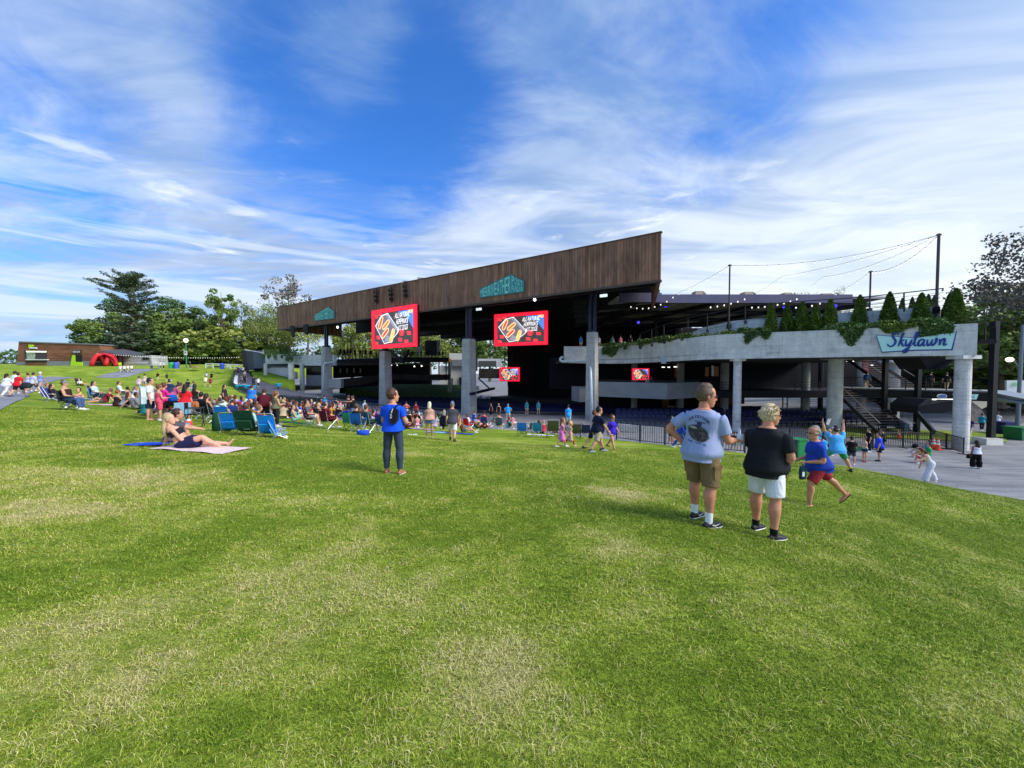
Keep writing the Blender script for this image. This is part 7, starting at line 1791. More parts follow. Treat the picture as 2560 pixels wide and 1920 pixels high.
def polo():
    p=hit(984,1184)
    pose=dict(lean=-1,L=(2,6,2),R=(-2,6,2),AL=(14,13,84,-8),AR=(10,14,80,-14),head=-4)
    t,B=P(0,0,-4,pose,'man in a bright blue polo and dark grey trousers seen from behind',pos=p,H=1.80,hair='short',hairc='4B2C22',top=('polo','1450D8'),bot=('pants','3A4354'),shoes='A06848',skn='C9957A',fat=.3,hyaw=-42,twist=-6,hero=True,detail=1,extra=dict(grip=1))
    sh=[c for c in t.children if c.name.startswith('shirt')][0];q=MB();c0=B.neck-B.T*.035;q.tube([c0+B.Rt*.075*math.cos(a)+B.Fw*.068*math.sin(a)-B.T*.012*math.sin(a) for a in [2*math.pi*i/16 for i in range(17)]],.014,6);o=q.build('collar',cloth('1450D8'),sh)
    M=Matrix.LocRotScale(t.location,t.rotation_euler,t.scale)
    f=decal_fn(B,sh.data);b=thing('sling_bag','black sling bag with white marks across the back of the man in the blue polo','bag',tuple(t.location),t.rotation_euler.z);b.scale=t.scale
    q=MB();pts=[(.035,.40),(.10,.46),(.175,.40),(.165,.20),(.13,.13),(.02,.15),(.02,.22)];s=B.shift
    q.slab([f(x,t_,.002)+s for x,t_ in pts],-B.Fw*.05);q.build('pouch',cloth('17181C','bagcloth'),b)
    q=MB();A=[f(.10,.44,.01),f(.12,.475,.01),B.hip+B.T*.515+B.Rt*.13,B.hip+B.T*.50+B.Rt*.13+B.Fw*.08,B.hip+B.T*.42+B.Rt*.10+B.Fw*.13];q.tube([a+s for a in A],.018,6);q.build('strap',cloth('17181C','bagcloth'),b)
    q=MB();q.slab([f(x,t_,.056)+s for x,t_ in ((.055,.36),(.085,.44),(.10,.44),(.075,.36))],-B.Fw*.004);q.build('white_stripe',M_white,b)
    for i in range(3):q=MB();q.slab([f(x,t_-.035*i,.056)+s for x,t_ in ((.035,.33),(.07,.345),(.07,.325),(.035,.312))],-B.Fw*.004);q.build('white_mark',M_white,b)
    sp,el,wr,e2=B.arms[1];hp=M @ (wr+e2*.09+s);k=thing('folding_umbrella','small dark umbrella in the right hand of the man in the blue polo','umbrella',tuple(hp));q=MB();q.tube([(0,0,.04),(-.10,.02,-.16)],[.018,.012],8);q.build('cover',M_black,k)
    h=p+Vector((.17,.42,1.42+.02));
grey_man();blonde();jogger();polo()
def lounging():
    p=hit(447,1120)
    pose=dict(lean=-30,L=(85,4,2),R=(110,6,54),AL=(-30,28,-18,10),AR=(35,14,62,-6))
    t,B=P(0,0,-66,pose,'long-haired blonde woman in a dark crop top and navy skirt reclining on a towel',pos=(p.x+.12,p.y,p.z-.055),H=1.70,hair='xlong',hairc='B09A76',top=('crop','28242E'),bot=('skirt','23254A'),shoes=None,skn='DDA68C',fat=.5,fem=True,twist=14,hyaw=-6,hero=True,detail=1)
    blanket(0,0,1.9,.9,R(-8),'E6D2CE','pale pink towel under the reclining woman with long blonde hair','DDBDBB',pos=(p.x+.55,p.y,p.z))
    q=hit(368,1112);blanket(0,0,.75,.5,.2,'1C4BC8','bright blue towel left of the reclining woman',pos=tuple(q))
    P(0,0,-50,'sitk','brown-haired person mostly hidden behind the reclining blonde woman',pos=(p.x-.92,p.y+.85,p.z-.12),H=1.7,hair='short',hairc='3A1F16',top=('tee','55505A'),bot=('shorts','444455'))
lounging()
# ================================================================ people and chairs of the mid distance
def crowd_named():
    S='C99A7C'
    # ---- on the path at far left
    P(17,993,0,'walk','dark-haired person in white with a purple shoulder strap walking up the path',H=1.68,hair='bob',hairc='1F1B1E',top=('tee','D9DBE6'),bot=('pants','D8D3D0'),shoes='B9A9A0',fem=True,fat=.6)
    P(47,993,0,'walk2','man in a red t-shirt and black shorts carrying a dark bag on the path',H=1.78,hair='buzz',hairc='2A1E1E',top=('tee','D3202E'),bot=('shorts','2E2A2C'),shoes='3A3A5A',fat=.5)
    P(38,985,5,'walk','person in a mint green t-shirt behind the man in red on the path',H=1.78,hair='short',hairc='2B2324',top=('tee','CFE3DC'),bot=('shorts','33312F'),fat=.4)
    p=hit(47,993);bag((p.x+.55,p.y,p.z+.62),10,(.55,.28,.42),'26343A','dark bag hanging from the hand of the man in red on the path',straps=True)
    P(70,979,-6,'walk','woman in a lilac patterned romper on the path',H=1.66,hair='bun',hairc='4A2C22',top=('tank','A9AEDC'),bot=('short_shorts','A9AEDC'),fem=True)
    P(84,983,-4,'walk2','person in a pale lavender t-shirt and dark shorts on the path',H=1.66,hair='short',hairc='2C2830',top=('tee','B9BFDA'),bot=('shorts','3A3838'),shoes='E8E8EA',fat=.6)
    P(101,978,-4,'walk','white-haired man in a slate blue polo and pinkish trousers on the path',H=1.78,hair='short',hairc='C9C5BE',top=('polo','7C90BC'),bot=('pants','B89A98'),fat=.4)
    for px,py,c,b,lab in ((301,931,'D5DCE6','AEB8C4','person in pale blue, first of four on the upper path'),(311,931,'E2E0DE','5A2A30','person with a maroon bag, second of four on the upper path'),(320,930,'E4D8C0','C9B090','person in cream, third of four on the upper path'),(329,930,'E8E8EC','2A2C38','person in white top and dark shorts, last of four on the upper path')):
        P(px,py,20,'walk',lab,H=1.75,top=('tee',c),bot=('pants' if py == 931 else 'shorts',b))
    for px,py,c,b,lab,H in ((394.5,951,'2A1A1C','D8CDB8','person in a black hoodie walking alone on the far slope',1.8),(417,952,'33332F','2A2A2A','person in dark clothes walking right of the black hoodie on the far slope',1.7),(516,950,'C8CFEA','2A2C40','person in pale lilac at the top of the group of four on the slope',1.75),(529,951,'1A1A1E','151518','person in all black beside the lilac one on the slope',1.8),(514,966,'E6E2BE','9A8E80','person in pale yellow walking up the slope',1.7),(526,967,'8E2F38','8A4A40','child in dark red walking up the slope',1.5)):
        P(px,py,10,'walk',lab,H=H,top=('tee',c),bot=('shorts',b),hair='short')
    for px,py,c,lab in ((401,922,'E6E8EC','person in white standing by the bins near the wood'),(409,922,'DCE0E8','second person in white by the bins near the wood'),(447,922,'6A4A5A','person in mauve between the blue bin and the street lamp'),(476,922,'2E2E30','person in black right of the street lamp')):
        P(px,py,160,'stand',lab,H=1.8,top=('tee',c),bot=('pants','22242C'))
    # ---- left group on the lawn
    PCh(132,1000,-60,'beach','3350A0','blue beach chair with striped towel, leftmost on the lawn','person in a blue top in the leftmost beach chair',hairc='8E5A48',top=('tee','9A7A80'),bot=('shorts','35405E'))
    PCh(143,1003,-60,'beach','4C4A90','indigo beach chair beside the leftmost chair','dark-haired person in black in the indigo beach chair',hair='long',hairc='2A1A18',top=('tee','2A2026'),bot=('shorts','6E7A80'),fem=True)
    PCh(176,1026,-66,'camp','2A3238','charcoal camp chair of the man in a grey cap','man in a grey cap and dark tank top sitting in the charcoal camp chair',hair='short',hairc='4A4038',hat=('cap','7C7C7A'),top=('tank','3A2A26'),bot=('pants','4A5F8E'),fat=.5,metal='dark')
    P(196,1018,-150,'sitg','smiling dark-haired woman in a rust top sitting beside the charcoal chair',hair='bun',hairc='2E1712',top=('tank','A86450'),bot=('pants','52679A'),fem=True)
    P(205,965,-100,'recl','person in white and mustard yellow reclining alone on the slope',hair='short',hairc='8A8078',top=('tee','E6E2E4'),bot=('shorts','E0A41C'))
    chair(203,965,-100,'beach','2A2A2C','low black chair of the person in mustard shorts on the slope','dark')
    P(201,995,170,'sitx','child in lime green sitting on the slope',H=1.2,kid=True,hat=('cap','5A6450'),top=('tee','C6D24A'),bot=('shorts','6A8A50'))
    blanket(210,998,1.6,.8,0,'C8D4C0','pale green blanket beside the child in lime')
    P(229,1000,-70,'sitg','person in dark teal with a black bun on the slope blanket',hair='bun',hairc='16161A',top=('tee','44606A'),bot=('pants','34424E'))
    PCh(244,1006,-70,'camp','1E5A94','low blue camp chair with maroon towel','person in pale blue in the low blue chair',hairc='232A34',top=('tee','C3D6DE'),bot=('pants','3A4450'),hair='bob')
    P(262,1008,120,'sitb','person in maroon lying back right of the low blue chair',hair='short',hairc='6A4A3A',top=('tee','7A2432'),bot=('short_shorts','5A5A60'))
    blanket(285,1014,2.6,1.0,-.1,'EADCDC','pink striped blanket in front of the bald man in grey','E08A92')
    P(292,1016,-20,'sitx','woman in a black tank top with auburn hair on the pink striped blanket',hair='short',hairc='8A4A22',top=('tank','2A2022'),bot=('shorts','5A2E34'),fem=True,fat=.4)
    P(311,1020,-50,'sitk','bald man in a slate grey t-shirt sitting on the pink striped blanket',hair=None,top=('tee','8A94A4'),bot=('shorts','2C2E38'),fat=.4)
    P(322,1010,30,'sitx','person in a white cap and white t-shirt behind the bald man',hat=('cap','E8E8EA'),top=('tee','E2E4EA'),bot=('shorts','B0B4C0'))
    P(338,1022,-70,'sitb','woman in a black and white print dress with brown hair on the blanket edge',hair='long',hairc='4E2A1C',top=('dress','6A6668'),bot=('none',''),fem=True)
    PCh(306,998,-50,'camp','3F7A66','sea green camp chair behind the blanket group','person in white with dark hair in the sea green camp chair',hairc='4A342E',top=('long','DDE0E6'),bot=('pants','5A6478'))
    P(318,996,20,'sitx','person in black behind the sea green chair',hairc='1E1A1C',top=('tee','26222A'),bot=('pants','30364E'));P(333,997,-40,'sitk','person in lavender and white sitting left of the painted backpack',hair='bob',hairc='6A5A60',top=('tee','B8B4D4'),bot=('shorts','8A88A8'),fem=True)
    P(348,978,10,'walk','person in pale pink walking behind the man with the colourful board',H=1.7,top=('tee','C8B4BE'),bot=('shorts','8A93A8'),hairc='4A3C40')
    P(362,970,5,'stand','person in beige behind the man with the colourful backpack',H=1.72,top=('tee','CBB9A6'),bot=('shorts','9AA8B8'))
    # man with the rainbow backpack chair
    P(376,1050,-62,'stand','barefoot dark-haired man in white t-shirt and navy shorts with a rainbow-painted backpack',H=1.84,hair='short',hairc='241F22',top=('tee','D7DAD9'),bot=('long_shorts','23283E'),shoes=None,fat=.35,vox=.014)
    p=hit(376,1050);t=thing('backpack_board','pale backpack with rainbow picture on the back of the barefoot man','bag',(p.x-.20,p.y-.20,p.z+.74),R(-40))
    q=MB();q.slab([(-.33,0,.0),(.30,0,.0),(.34,0,.30),(.22,0,.68),(-.12,0,.74),(-.36,0,.45)],(0,.14,0));q.build('body',cloth('B9CCD2','bagcloth'),t)
    for z,c in ((.50,'E6D060'),(.44,'D85A9A'),(.37,'7A6AD0'),(.30,'58B8C8')):q=MB();q.slab([(-.2,-.008,z),(.14,-.008,z),(.12,-.008,z+.055),(-.16,-.008,z+.055)],(0,.01,0));q.build('rainbow_band',cloth(c,'print'),t)
    q=MB();q.slab([(-.02,-.012,.04),(.20,-.012,.05),(.22,-.012,.26),(.03,-.012,.24)],(0,.01,0));q.build('orange_picture',cloth('D8604A','print'),t);q=MB();q.tube([(-.33,-.01,0),(-.36,-.01,.45),(-.12,-.01,.74),(.22,-.01,.68),(.34,-.01,.3),(.30,-.01,0)],.02,6);q.build('piping',cloth('E4E8EA','print'),t)
    P(399,1052,-30,'phone','girl in a coral pink romper standing beside the barefoot man',H=1.6,hair='bun',hairc='6A3C24',top=('tank','E0506A'),bot=('shorts','E0506A'),shoes='E0D8D0',fem=True,vox=.014)
    P(413,1049,-20,'crossed','woman in a hot pink t-shirt and black shorts',H=1.68,hair='short',hairc='5A3022',top=('tee','DC2C8C'),bot=('shorts','22202A'),fem=True,vox=.014)
    P(425,1012,10,'stand','man in a navy t-shirt and white cap on the slope behind the pink pair',H=1.76,hat=('cap','E6E6E8'),top=('tee','26345E'),bot=('shorts','2A3352'),fat=.5)
    P(432,1030,-40,'bend','person in a pink and maroon patterned top behind the pink pair',H=1.68,hair='bob',hairc='3A2420',top=('tee','B0507A'),bot=('shorts','4A3A50'),fem=True)
    P(465,1056,8,'stand','woman with long curly black hair in a red t-shirt and denim shorts',H=1.70,hair='xlong',hairc='1C1216',top=('tee','D8202C'),bot=('short_shorts','34466A'),fem=True,fat=.5,vox=.014)
    p=hit(465,1056);bag((p.x+.44,p.y-.05,p.z+.62),15,(.34,.16,.32),'B8693C','tan leather bag hanging beside the woman in the red t-shirt',straps=True)
    P(488,1040,30,'hips','long-haired woman in a black top and grey trousers beside the woman in red',H=1.68,hair='long',hairc='1E1618',top=('tank','1E1C22'),bot=('pants','5A5E66'),fem=True)
    P(470,985,10,'stand','person in a black top with white print on the slope',H=1.72,hairc='2A2022',top=('tee','2A2628'),bot=('shorts','A8A49A'));P(484,990,5,'stand','person in a white t-shirt right of the black printed top on the slope',H=1.6,hairc='33303A',top=('tee','D6DCE4'),bot=('shorts','8A9096'))
    P(446,1000,-60,'reach','woman in an orange-brown top pointing left',H=1.6,hair='bun',hairc='4A1E18',top=('tank','B8603C'),bot=('shorts','5A4038'),fem=True)
    p=hit(438,1052);t,_=chair(438,1052,20,'tall','15171A','black tall chair with a blue bag on top, left one of two','dark');bag((p.x,p.y-.1,p.z+.86),0,(.36,.26,.34),'1D62C4','bright blue bag standing on the black tall chair',straps=False)
    chair(488,1068,-60,'tall','191D1C','empty black directors chair with crossed legs','dark',1.05);chair(458,1058,40,'camp','8FB8D8','pale blue folding chair frame beside the black tall chair','alu')
    p=hit(472,1072);t=thing('drink_jug','red drink jug with white lid on the grass near the directors chair','jug',tuple(p));q=MB();q.tube([(0,0,0),(0,0,.26),(0,0,.3)],[.11,.11,.08],12);q.build('body',mat('jug_red',(.75,.08,.06),.4),t);q=MB();q.tube([(0,0,.3),(0,0,.36)],[.07,.05],12);q.build('lid',M_white,t)
    bag(hit(455,1076),20,(.5,.3,.26),'7A86A0','blue-grey bag lying under the tall chairs',straps=False);bag(hit(440,1078),60,(.45,.3,.2),'A8B4A8','pale green bag lying left of the red jug',straps=False)
    # ---- blue beach chairs
    chair(578,1082,18,'beach','1E86D8','bright blue beach chair seen from behind, left of the man in mint','alu',.80);chair(677,1092,12,'beach','1C8CE0','bright blue beach chair with aluminium legs, right of the man in mint','alu',.86)
    chair(702,1095,-60,'beach','48B0E0','pale blue low footrest chair at the right end of the blue chairs','alu',.62);bag(hit(556,1078),30,(.6,.42,.7),'1E4A34','dark green carry bag slumped against the left blue beach chair',straps=False)
    PCh(627,1088,8,'beach','1F4A34','dark green low chair of the man in the mint hoodie','man in a brown cap and mint hoodie in the dark green low chair',hair='short',hairc='5A3A30',hat=('cap','6A3A34'),top=('long','B4E2E0'),bot=('shorts','4A5058'),metal='dark',vox=.014)
    P(640,1070,-60,'sitk','man in a maroon shirt sitting sideways behind the man in mint',hair='curly',hairc='7A5A44',top=('tee','5E2E34'),bot=('shorts','5A4A4A'))
    PCh(566,1062,10,'beach','1F7CD8','blue beach chair under the sun hat','person in a wide pale sun hat and blue top seen from behind',hair='short',hairc='6A5A4A',hat=('sun','CFE0DE'),top=('tank','2488DC'),bot=('shorts','3A5A90'),vox=.014);chair(590,1062,8,'camp','3A50A0','royal blue camp chair right of the sun hat','alu')
    PCh(528,1056,-20,'camp','1E2A26','dark green camp chair with crossed pale legs','person with dark long hair in black in the dark green camp chair',hair='long',hairc='2E201C',top=('tank','22222A'),bot=('shorts','4A4A50'),fem=True);PCh(512,1048,0,'camp','22283A','navy camp chair left of the dark green one','person in navy with black hair in the navy camp chair',hairc='16141A',top=('tee','20243A'),bot=('shorts','5A5450'))
    P(561,1018,-80,'stand','woman with long black hair in a black shirt standing at the lower slope',H=1.66,hair='long',hairc='181416',top=('tee','2C2C34'),bot=('pants','26262C'),fem=True,fat=.5)
    P(630,1028,0,'stand','man in a bright blue t-shirt and red cap standing behind the seated crowd',H=1.82,hat=('cap','8A2A38'),top=('tee','2E7CDC'),bot=('shorts','3A3E50'),fat=.7,hairc='4A2A2A')
    P(661,1064,30,'bend','man in a maroon t-shirt and black shorts bending over a folded chair',H=1.80,hair='short',hairc='3A261E',top=('tee','561524'),bot=('long_shorts','1C1E24'),fat=.3,vox=.014);bag(hit(640,1062),10,(.5,.3,.55),'7A1C28','dark red folded chair bag in front of the man in maroon',straps=True)
    P(691,1067,-35,'phone','woman with a brown ponytail in an olive top and black leggings',H=1.66,hair='pony',hairc='7A4E30',top=('vest','6C6A50'),bot=('pants','2A2622'),shoes='E8D8D0',fem=True,fat=.5,vox=.014);blanket(700,1066,1.4,.9,.1,'1E1C1C','black blanket bundle on the grass right of the woman in leggings')
    P(737,1056,-62,'sitg','woman in a sage green dress with cropped hair sitting on the grass',hair='buzz',hairc='4A3C34',top=('tank','7FB09A'),bot=('shorts','9ACBB4'),fem=True,fat=.5,vox=.014);blanket(742,1058,1.8,.8,0,'2E5A48','dark green blanket under the woman in sage')
    PCh(776,1066,-70,'camp','6A1E34','maroon camp chair with white tube legs, left one of two','dark-haired person in grey lounging in the left maroon camp chair',hair='short',hairc='241C18',top=('tee','5E5A60'),bot=('shorts','D8D8DA'),shoes='E6E0D8',vox=.014)
    PCh(822,1072,-28,'camp','6C1A30','maroon camp chair with white tube legs, right one of two','man in a maroon shirt and grey cap in the right maroon camp chair',hair='short',hairc='3A302C',hat=('cap','8C9690'),top=('tee','6E1C30'),bot=('shorts','6A2A34'),fat=.5,vox=.014)
    P(808,1058,150,'sitk','woman with dark hair leaning forward between the two maroon chairs',hair='long',hairc='2A1816',top=('tank','3A3238'),bot=('shorts','8A6A60'),fem=True)
    chair(876,1076,5,'camp','1E7A58','empty emerald green camp chair','dark');PCh(896,1080,-5,'camp','1C62B4','cobalt camp chair of the man in an olive cap','man in an olive cap reaching right from the cobalt camp chair',hair='short',hairc='3A3A2C',hat=('cap','6A6A52'),top=('tee','2C2A2E'),bot=('shorts','3A4A6A'),vox=.014)
    PCh(922,1080,-20,'camp','1F6A86','teal camp chair left of the man in the blue polo','boy with short brown hair in the teal camp chair',hair='short',hairc='5A3A28',top=('tee','4A5A5E'),bot=('shorts','54604A'),vox=.014);bag(hit(908,1088),0,(.55,.35,.2),'1D4CC0','crumpled bright blue bag on the grass under the cobalt chair',straps=False)
    P(938,1060,-50,'sitg','person in an orange-red t-shirt with dark hair behind the teal chair',hairc='2A1A16',top=('tee','D8482C'),bot=('shorts','5A3A38'));chair(960,1082,-30,'camp','23478C','dark blue camp chair hidden behind the man in the polo','alu')
    P(872,1046,60,'stand2','man in a black t-shirt and jeans standing, left of two in black',H=1.84,hair='short',hairc='4A3022',top=('tee','1C1A20'),bot=('pants','2E4A7A'));P(884,1050,80,'reach','man in a black sleeveless top and light jeans, right of two in black',H=1.84,hair='buzz',hairc='3A2E2A',top=('vest','18161A'),bot=('pants','6A7EA0'),fat=.3)
    P(912,1044,20,'bend','person in a pale blue shirt bending over in front of the seat rows',H=1.6,hairc='6A8A80',top=('tee','AFC4D8'),bot=('shorts','B8C4CC'))
    P(1016,1042,10,'hips','woman in a coral strapless top and white shorts with hands behind her head',H=1.68,hair='bun',hairc='2E2A14',top=('tank','E06450'),bot=('short_shorts','EAE4DC'),fem=True);P(1040,1048,30,'stand','slim person in a dark red t-shirt and black trousers',H=1.74,hair='short',hairc='3A2422',top=('tee','7A1E2C'),bot=('pants','1E1C24'))
    PCh(1026,1066,-10,'beach','4A1E1C','dark brown low chair left of the floral blouse','person in an olive cap in the dark brown low chair',hat=('cap','7C8060'),top=('tee','5A3A34'),bot=('shorts','6A3A38'));PCh(1050,1064,-15,'beach','3A1A1A','maroon-black low chair right behind the olive cap','person in a pale bucket hat and light blue shirt in the maroon-black low chair',hat=('sun','A8B4C4'),top=('tee','B4BCD2'),bot=('shorts','5A3A3A'))
    P(1074,1096,6,'stand','woman with a silver bob in a pink floral blouse and denim shorts seen from behind',H=1.66,hair='bob',hairc='D8CFA8',top=('long','C89A88'),bot=('short_shorts','6E84A4'),shoes='D8B49A',fem=True,fat=.25,vox=.013)
    blanket(1042,1072,2.3,1.0,.05,'9AA8DC','pastel blue and pink towel on the grass left of the floral blouse','D87A84');t=thing('sandals','pair of white sandals on the grass left of the woman in the floral blouse','sandals',tuple(hit(1031,1087)))
    for x in (-.14,.14):q=MB();q.box((x,0,.02),(.20,.11,.035),x);q.build('sandal',M_white,t)
    blanket(1100,1082,1.7,.8,0,'8CC4DC','aqua towel right of the woman in the floral blouse');blanket(1140,1084,2.0,.9,.05,'2A4CA8','royal blue towel behind the man in the blue cap')
    P(1131,1103,4,'walk','man in a blue cap, charcoal t-shirt and white shorts walking away',H=1.80,hair='buzz',hairc='8A7A6E',hat=('cap','4E6C8C'),top=('tee','45454F'),bot=('long_shorts','DCDAD2'),shoes='1E2422',socks=('1A1C1C',.06),fat=.25,vox=.013)
    PCh(1112,1080,0,'camp','16181E','black camp chair draped with a black jacket left of the walking man','grey-haired person in the black draped camp chair',hair='bob',hairc='9A9484',top=('tee','1C1C22'),bot=('pants','1E2026'),metal='dark')
    P(1158,1082,-80,'sitb','person in shorts with extended legs on the royal blue towel',hair='long',hairc='5A3020',top=('tank','6A3A2A'),bot=('short_shorts','5E6A7C'),fem=True);P(1150,1066,60,'sitk','woman in a salmon top with blonde-brown hair behind the red camp chair',hair='long',hairc='8A6A48',top=('tank','D8806A'),bot=('shorts','6A5A50'),fem=True)
    chair(1172,1076,-40,'camp','D8182C','bright red camp chair turned sideways','alu',.95);PCh(1186,1062,10,'camp','1C46A4','blue camp chair behind the bright red one','person in a blue-grey shirt leaning in the blue camp chair',hairc='5A4A44',top=('tee','5A74A0'),bot=('shorts','2A3A6A'));P(1196,1060,0,'sitx','person with a white cap in blue beside the blue camp chair',hat=('cap','E4E6EC'),top=('tee','2450B0'),bot=('shorts','2A3A6A'))
    PCh(1211,1070,-5,'camp','26407C','navy blue camp chair with zigzag legs','woman with dark hair and a pink shirt in the navy blue camp chair',hair='short',hairc='1E1A20',top=('tee','C04A5A'),bot=('shorts','2A3250'));PCh(1248,1074,-6,'camp','465666','slate grey camp chair of the dark-haired man','dark-haired man with tanned arms in the slate grey camp chair',hair='short',hairc='1A181C',top=('tank','30302E'),bot=('shorts','5A5A66'),vox=.014)
    P(1228,1044,150,'stand2','woman in a black sleeveless dress facing the camera near the stage',H=1.7,hair='long',hairc='2A2020',top=('dress','17151A'),bot=('none',''),fem=True);P(1247,1046,170,'stand','man in a black tank top standing right of the woman in the black dress',H=1.78,hair='buzz',hairc='2A241E',top=('tank','1E1C16'),bot=('shorts','3A3A40'))
    P(1270,1050,0,'hips','large man in a sky blue t-shirt and white shorts seen from behind',H=1.80,hair='short',hairc='6AB0D0',top=('tee','2AA0E8'),bot=('shorts','D8CCC8'),fat=.9)
    chair(1273,1070,0,'camp','C01A2A','small red camp chair beneath the man in sky blue','alu',.8);chair(1304,1091,0,'camp','1E6AC0','empty bright blue camp chair with a pale logo patch','dark',.95);chair(1326,1084,30,'camp','2A2E3A','black camp chair with a pale stripe behind the bright blue one','alu',.85)
    chair(1342,1093,0,'camp','1E7498','empty teal blue camp chair with pale legs','alu',1.0);P(1358,1084,10,'sitg','bald person in a coral hoodie sitting on a white blanket',hair=None,top=('long','C84450'),bot=('shorts','8A2A38'));blanket(1352,1088,1.8,.7,0,'E8E8E4','white blanket under the person in the coral hoodie')
    chair(1381,1095,0,'camp','4A4E2C','wide olive green camp chair, left one of two','dark',1.2);chair(1438,1099,0,'camp','474A2E','olive green camp chair behind the little blonde girl, right one of two','dark',1.05);chair(1462,1096,0,'camp','1E2A4A','navy camp chair left of the man in the navy t-shirt','dark',1.0)
    P(1371,1046,5,'stand','man in bright azure t-shirt and pale shorts standing by the seats',H=1.74,hair='short',hairc='1A1822',top=('tee','2C9CF0'),bot=('shorts','9CC4DC'),pos=tuple(at(1421,1066,31)))
    # ---- children, navy man, girl in purple
    P(1404,1118,-82,'walk','girl in a pink t-shirt dress walking right',H=1.36,kid=True,hair='long',hairc='6E4A3A',top=('dress','E27CC0'),bot=('none',''),shoes='E6E8E4',fem=True,vox=.012)
    P(1425,1116,-75,'walk2','little blonde girl in a beige dress and red leggings',H=1.20,kid=True,hair='buzz',hairc='D8C08A',top=('dress','B8A890'),bot=('pants','C81A20'),shoes='D8C8C0',fem=True,vox=.012)
    P(1494,1131,-70,'walk','man in sunglasses, navy t-shirt and khaki shorts walking right',H=1.83,hair='short',hairc='14100F',top=('tee','151A36'),bot=('long_shorts','B0A288'),shoes='8A98A8',socks=('3A4048',.05),fat=.55,glasses=True,hyaw=-14,vox=.011)
    P(1484,1126,-75,'walk2','person mostly hidden behind the man in the navy t-shirt',H=1.70,hair='short',hairc='5A3A2E',top=('tank','B0AAB4'),bot=('shorts','22263A'),shoes='1A1A1E')
    P(1529,1124,-150,'walk2','girl in sunglasses, purple t-shirt and pale pink shorts',H=1.55,kid=False,hair='bun',hairc='5E4030',top=('tee','3B22B8'),bot=('short_shorts','D8B4B4'),shoes='7A2A30',fem=True,fat=.3,glasses=True,vox=.012)
    # ---- behind the grey man, by the fence
    P(1676,1113,-60,'stand2','person in a grey cap and dark shirt with a long black bag beside the fence',H=1.72,hat=('cap','A8A898'),top=('tee','22241F'),bot=('shorts','4E5044'),pos=tuple(at(1678,1112,23.5)))
    P(1698,1120,-110,'walk','person in blue jeans striding behind the elbow of the man in grey',H=1.8,top=('long','2446B0'),bot=('pants','2C5698'),pos=tuple(at(1700,1121,20.8)));P(1712,1116,-90,'walk','person in a black skirt behind the man in grey',H=1.7,top=('tee','2A4A7A'),bot=('skirt','16161C'),fem=True,pos=tuple(at(1712,1118,22.4)))
    P(1836,1129,170,'walk','bald man in a black shirt with a lanyard beyond the fence',H=1.50,hair=None,top=('tee','15151B'),bot=('shorts','8A8A92'),pos=tuple(at(1835,1129,27.8)))
    # ---- plaza on the right
    P(2092,1181,-8,'cheer','man in a sky blue t-shirt and green shorts dancing with both arms raised',H=1.86,hair='short',hairc='3A2A28',hat=('backcap','D8DAEA'),top=('tee','52A8F0'),bot=('shorts','3E9A80'),shoes='1D2426',skn='D0A084',fat=.35,vox=.012,socks=('22282A',.03))
    P(2056,1157,-20,'crossed','woman in a turquoise event t-shirt and beige trousers','plaza',H=1.72,hair='short',hairc='2A1C1A',top=('tee','22A8DC'),bot=('pants','B0A8A0'),shoes='B08070',fat=.6,fem=True);P(2044,1128,-60,'stand','person in a turquoise t-shirt with a ponytail behind the jogging man','plaza',H=1.72,hair='pony',hairc='241814',top=('tee','1E9AD0'),bot=('shorts','6A2030'),fem=True,pos=tuple(at(2043,1130,25.5)))
    P(2052,1140,-40,'phone','person in a black cap between the two turquoise t-shirts','plaza',H=1.66,hat=('sun','15161C'),top=('tee','2A2A34'),bot=('shorts','3A3A44'));P(2072,1138,-75,'phone','bald man in a pale lilac t-shirt and plaid shorts','plaza',H=1.80,hair=None,top=('tee','AFB6CC'),bot=('shorts','7A4048'),fat=.5)
    P(2128,1162,-30,'stand2','person in black partly hidden behind the dancing man','plaza',H=1.74,hair='short',hairc='1C1418',top=('tee','1C1418'),bot=('shorts','4A4A50'),fat=.3)
    P(2161,1155,80,'phone','woman in a pale crop top and denim shorts taking a picture','plaza',H=1.60,hair='bun',hairc='3A241E',top=('tank','B8B4A0'),bot=('short_shorts','24344E'),shoes='8A3A40',fem=True,vox=.014);P(2197,1153,60,'stand','bearded man in a bright royal blue t-shirt and black shorts','plaza',H=1.82,hair='short',hairc='3A241E',top=('tee','2A4CE0'),bot=('shorts','17181E'),shoes='26303C',fat=.4,vox=.014);P(2172,1130,80,'stand','person in black with a backpack left of the man in royal blue','plaza',H=1.7,hair='short',hairc='16141A',top=('tee','16161E'),bot=('pants','1E2438'))
    P(2206,1130,40,'stand','person with a big black bun behind the man in royal blue','plaza',H=1.66,hair='bun',hairc='131116',top=('tee','1A1A20'),bot=('pants','1A1A22'))
    P(2440,1172,-8,'stand2','woman with long dark curls in a white top and wide black trousers','plaza',H=1.66,hair='xlong',hairc='2C1814',top=('tank','DDE0F0'),bot=('wide','121218'),shoes='D8DCE4',skn='8E5A44',fem=True,fat=.7,vox=.013)
    p=hit(2440,1172,'plaza');bag((p.x-.42,p.y,p.z+.62),0,(.32,.16,.26),'16141A','black handbag of the woman with long dark curls',straps=True)
    P(2322,1207,78,dict(lean=32,L=(24,4,6),R=(-14,4,10),AL=(60,6,70,0),AR=(-5,14,10,5),head=20),'woman in white wide trousers and a red headband bending at the lawn edge',H=1.70,hair='bob',hairc='4A1C1C',top=('tank','D8D8EA'),bot=('wide','D4D4EC'),fem=True,skn='D09A84',vox=.013,pos=tuple(at(2325,1207,17.3)),extra=None)
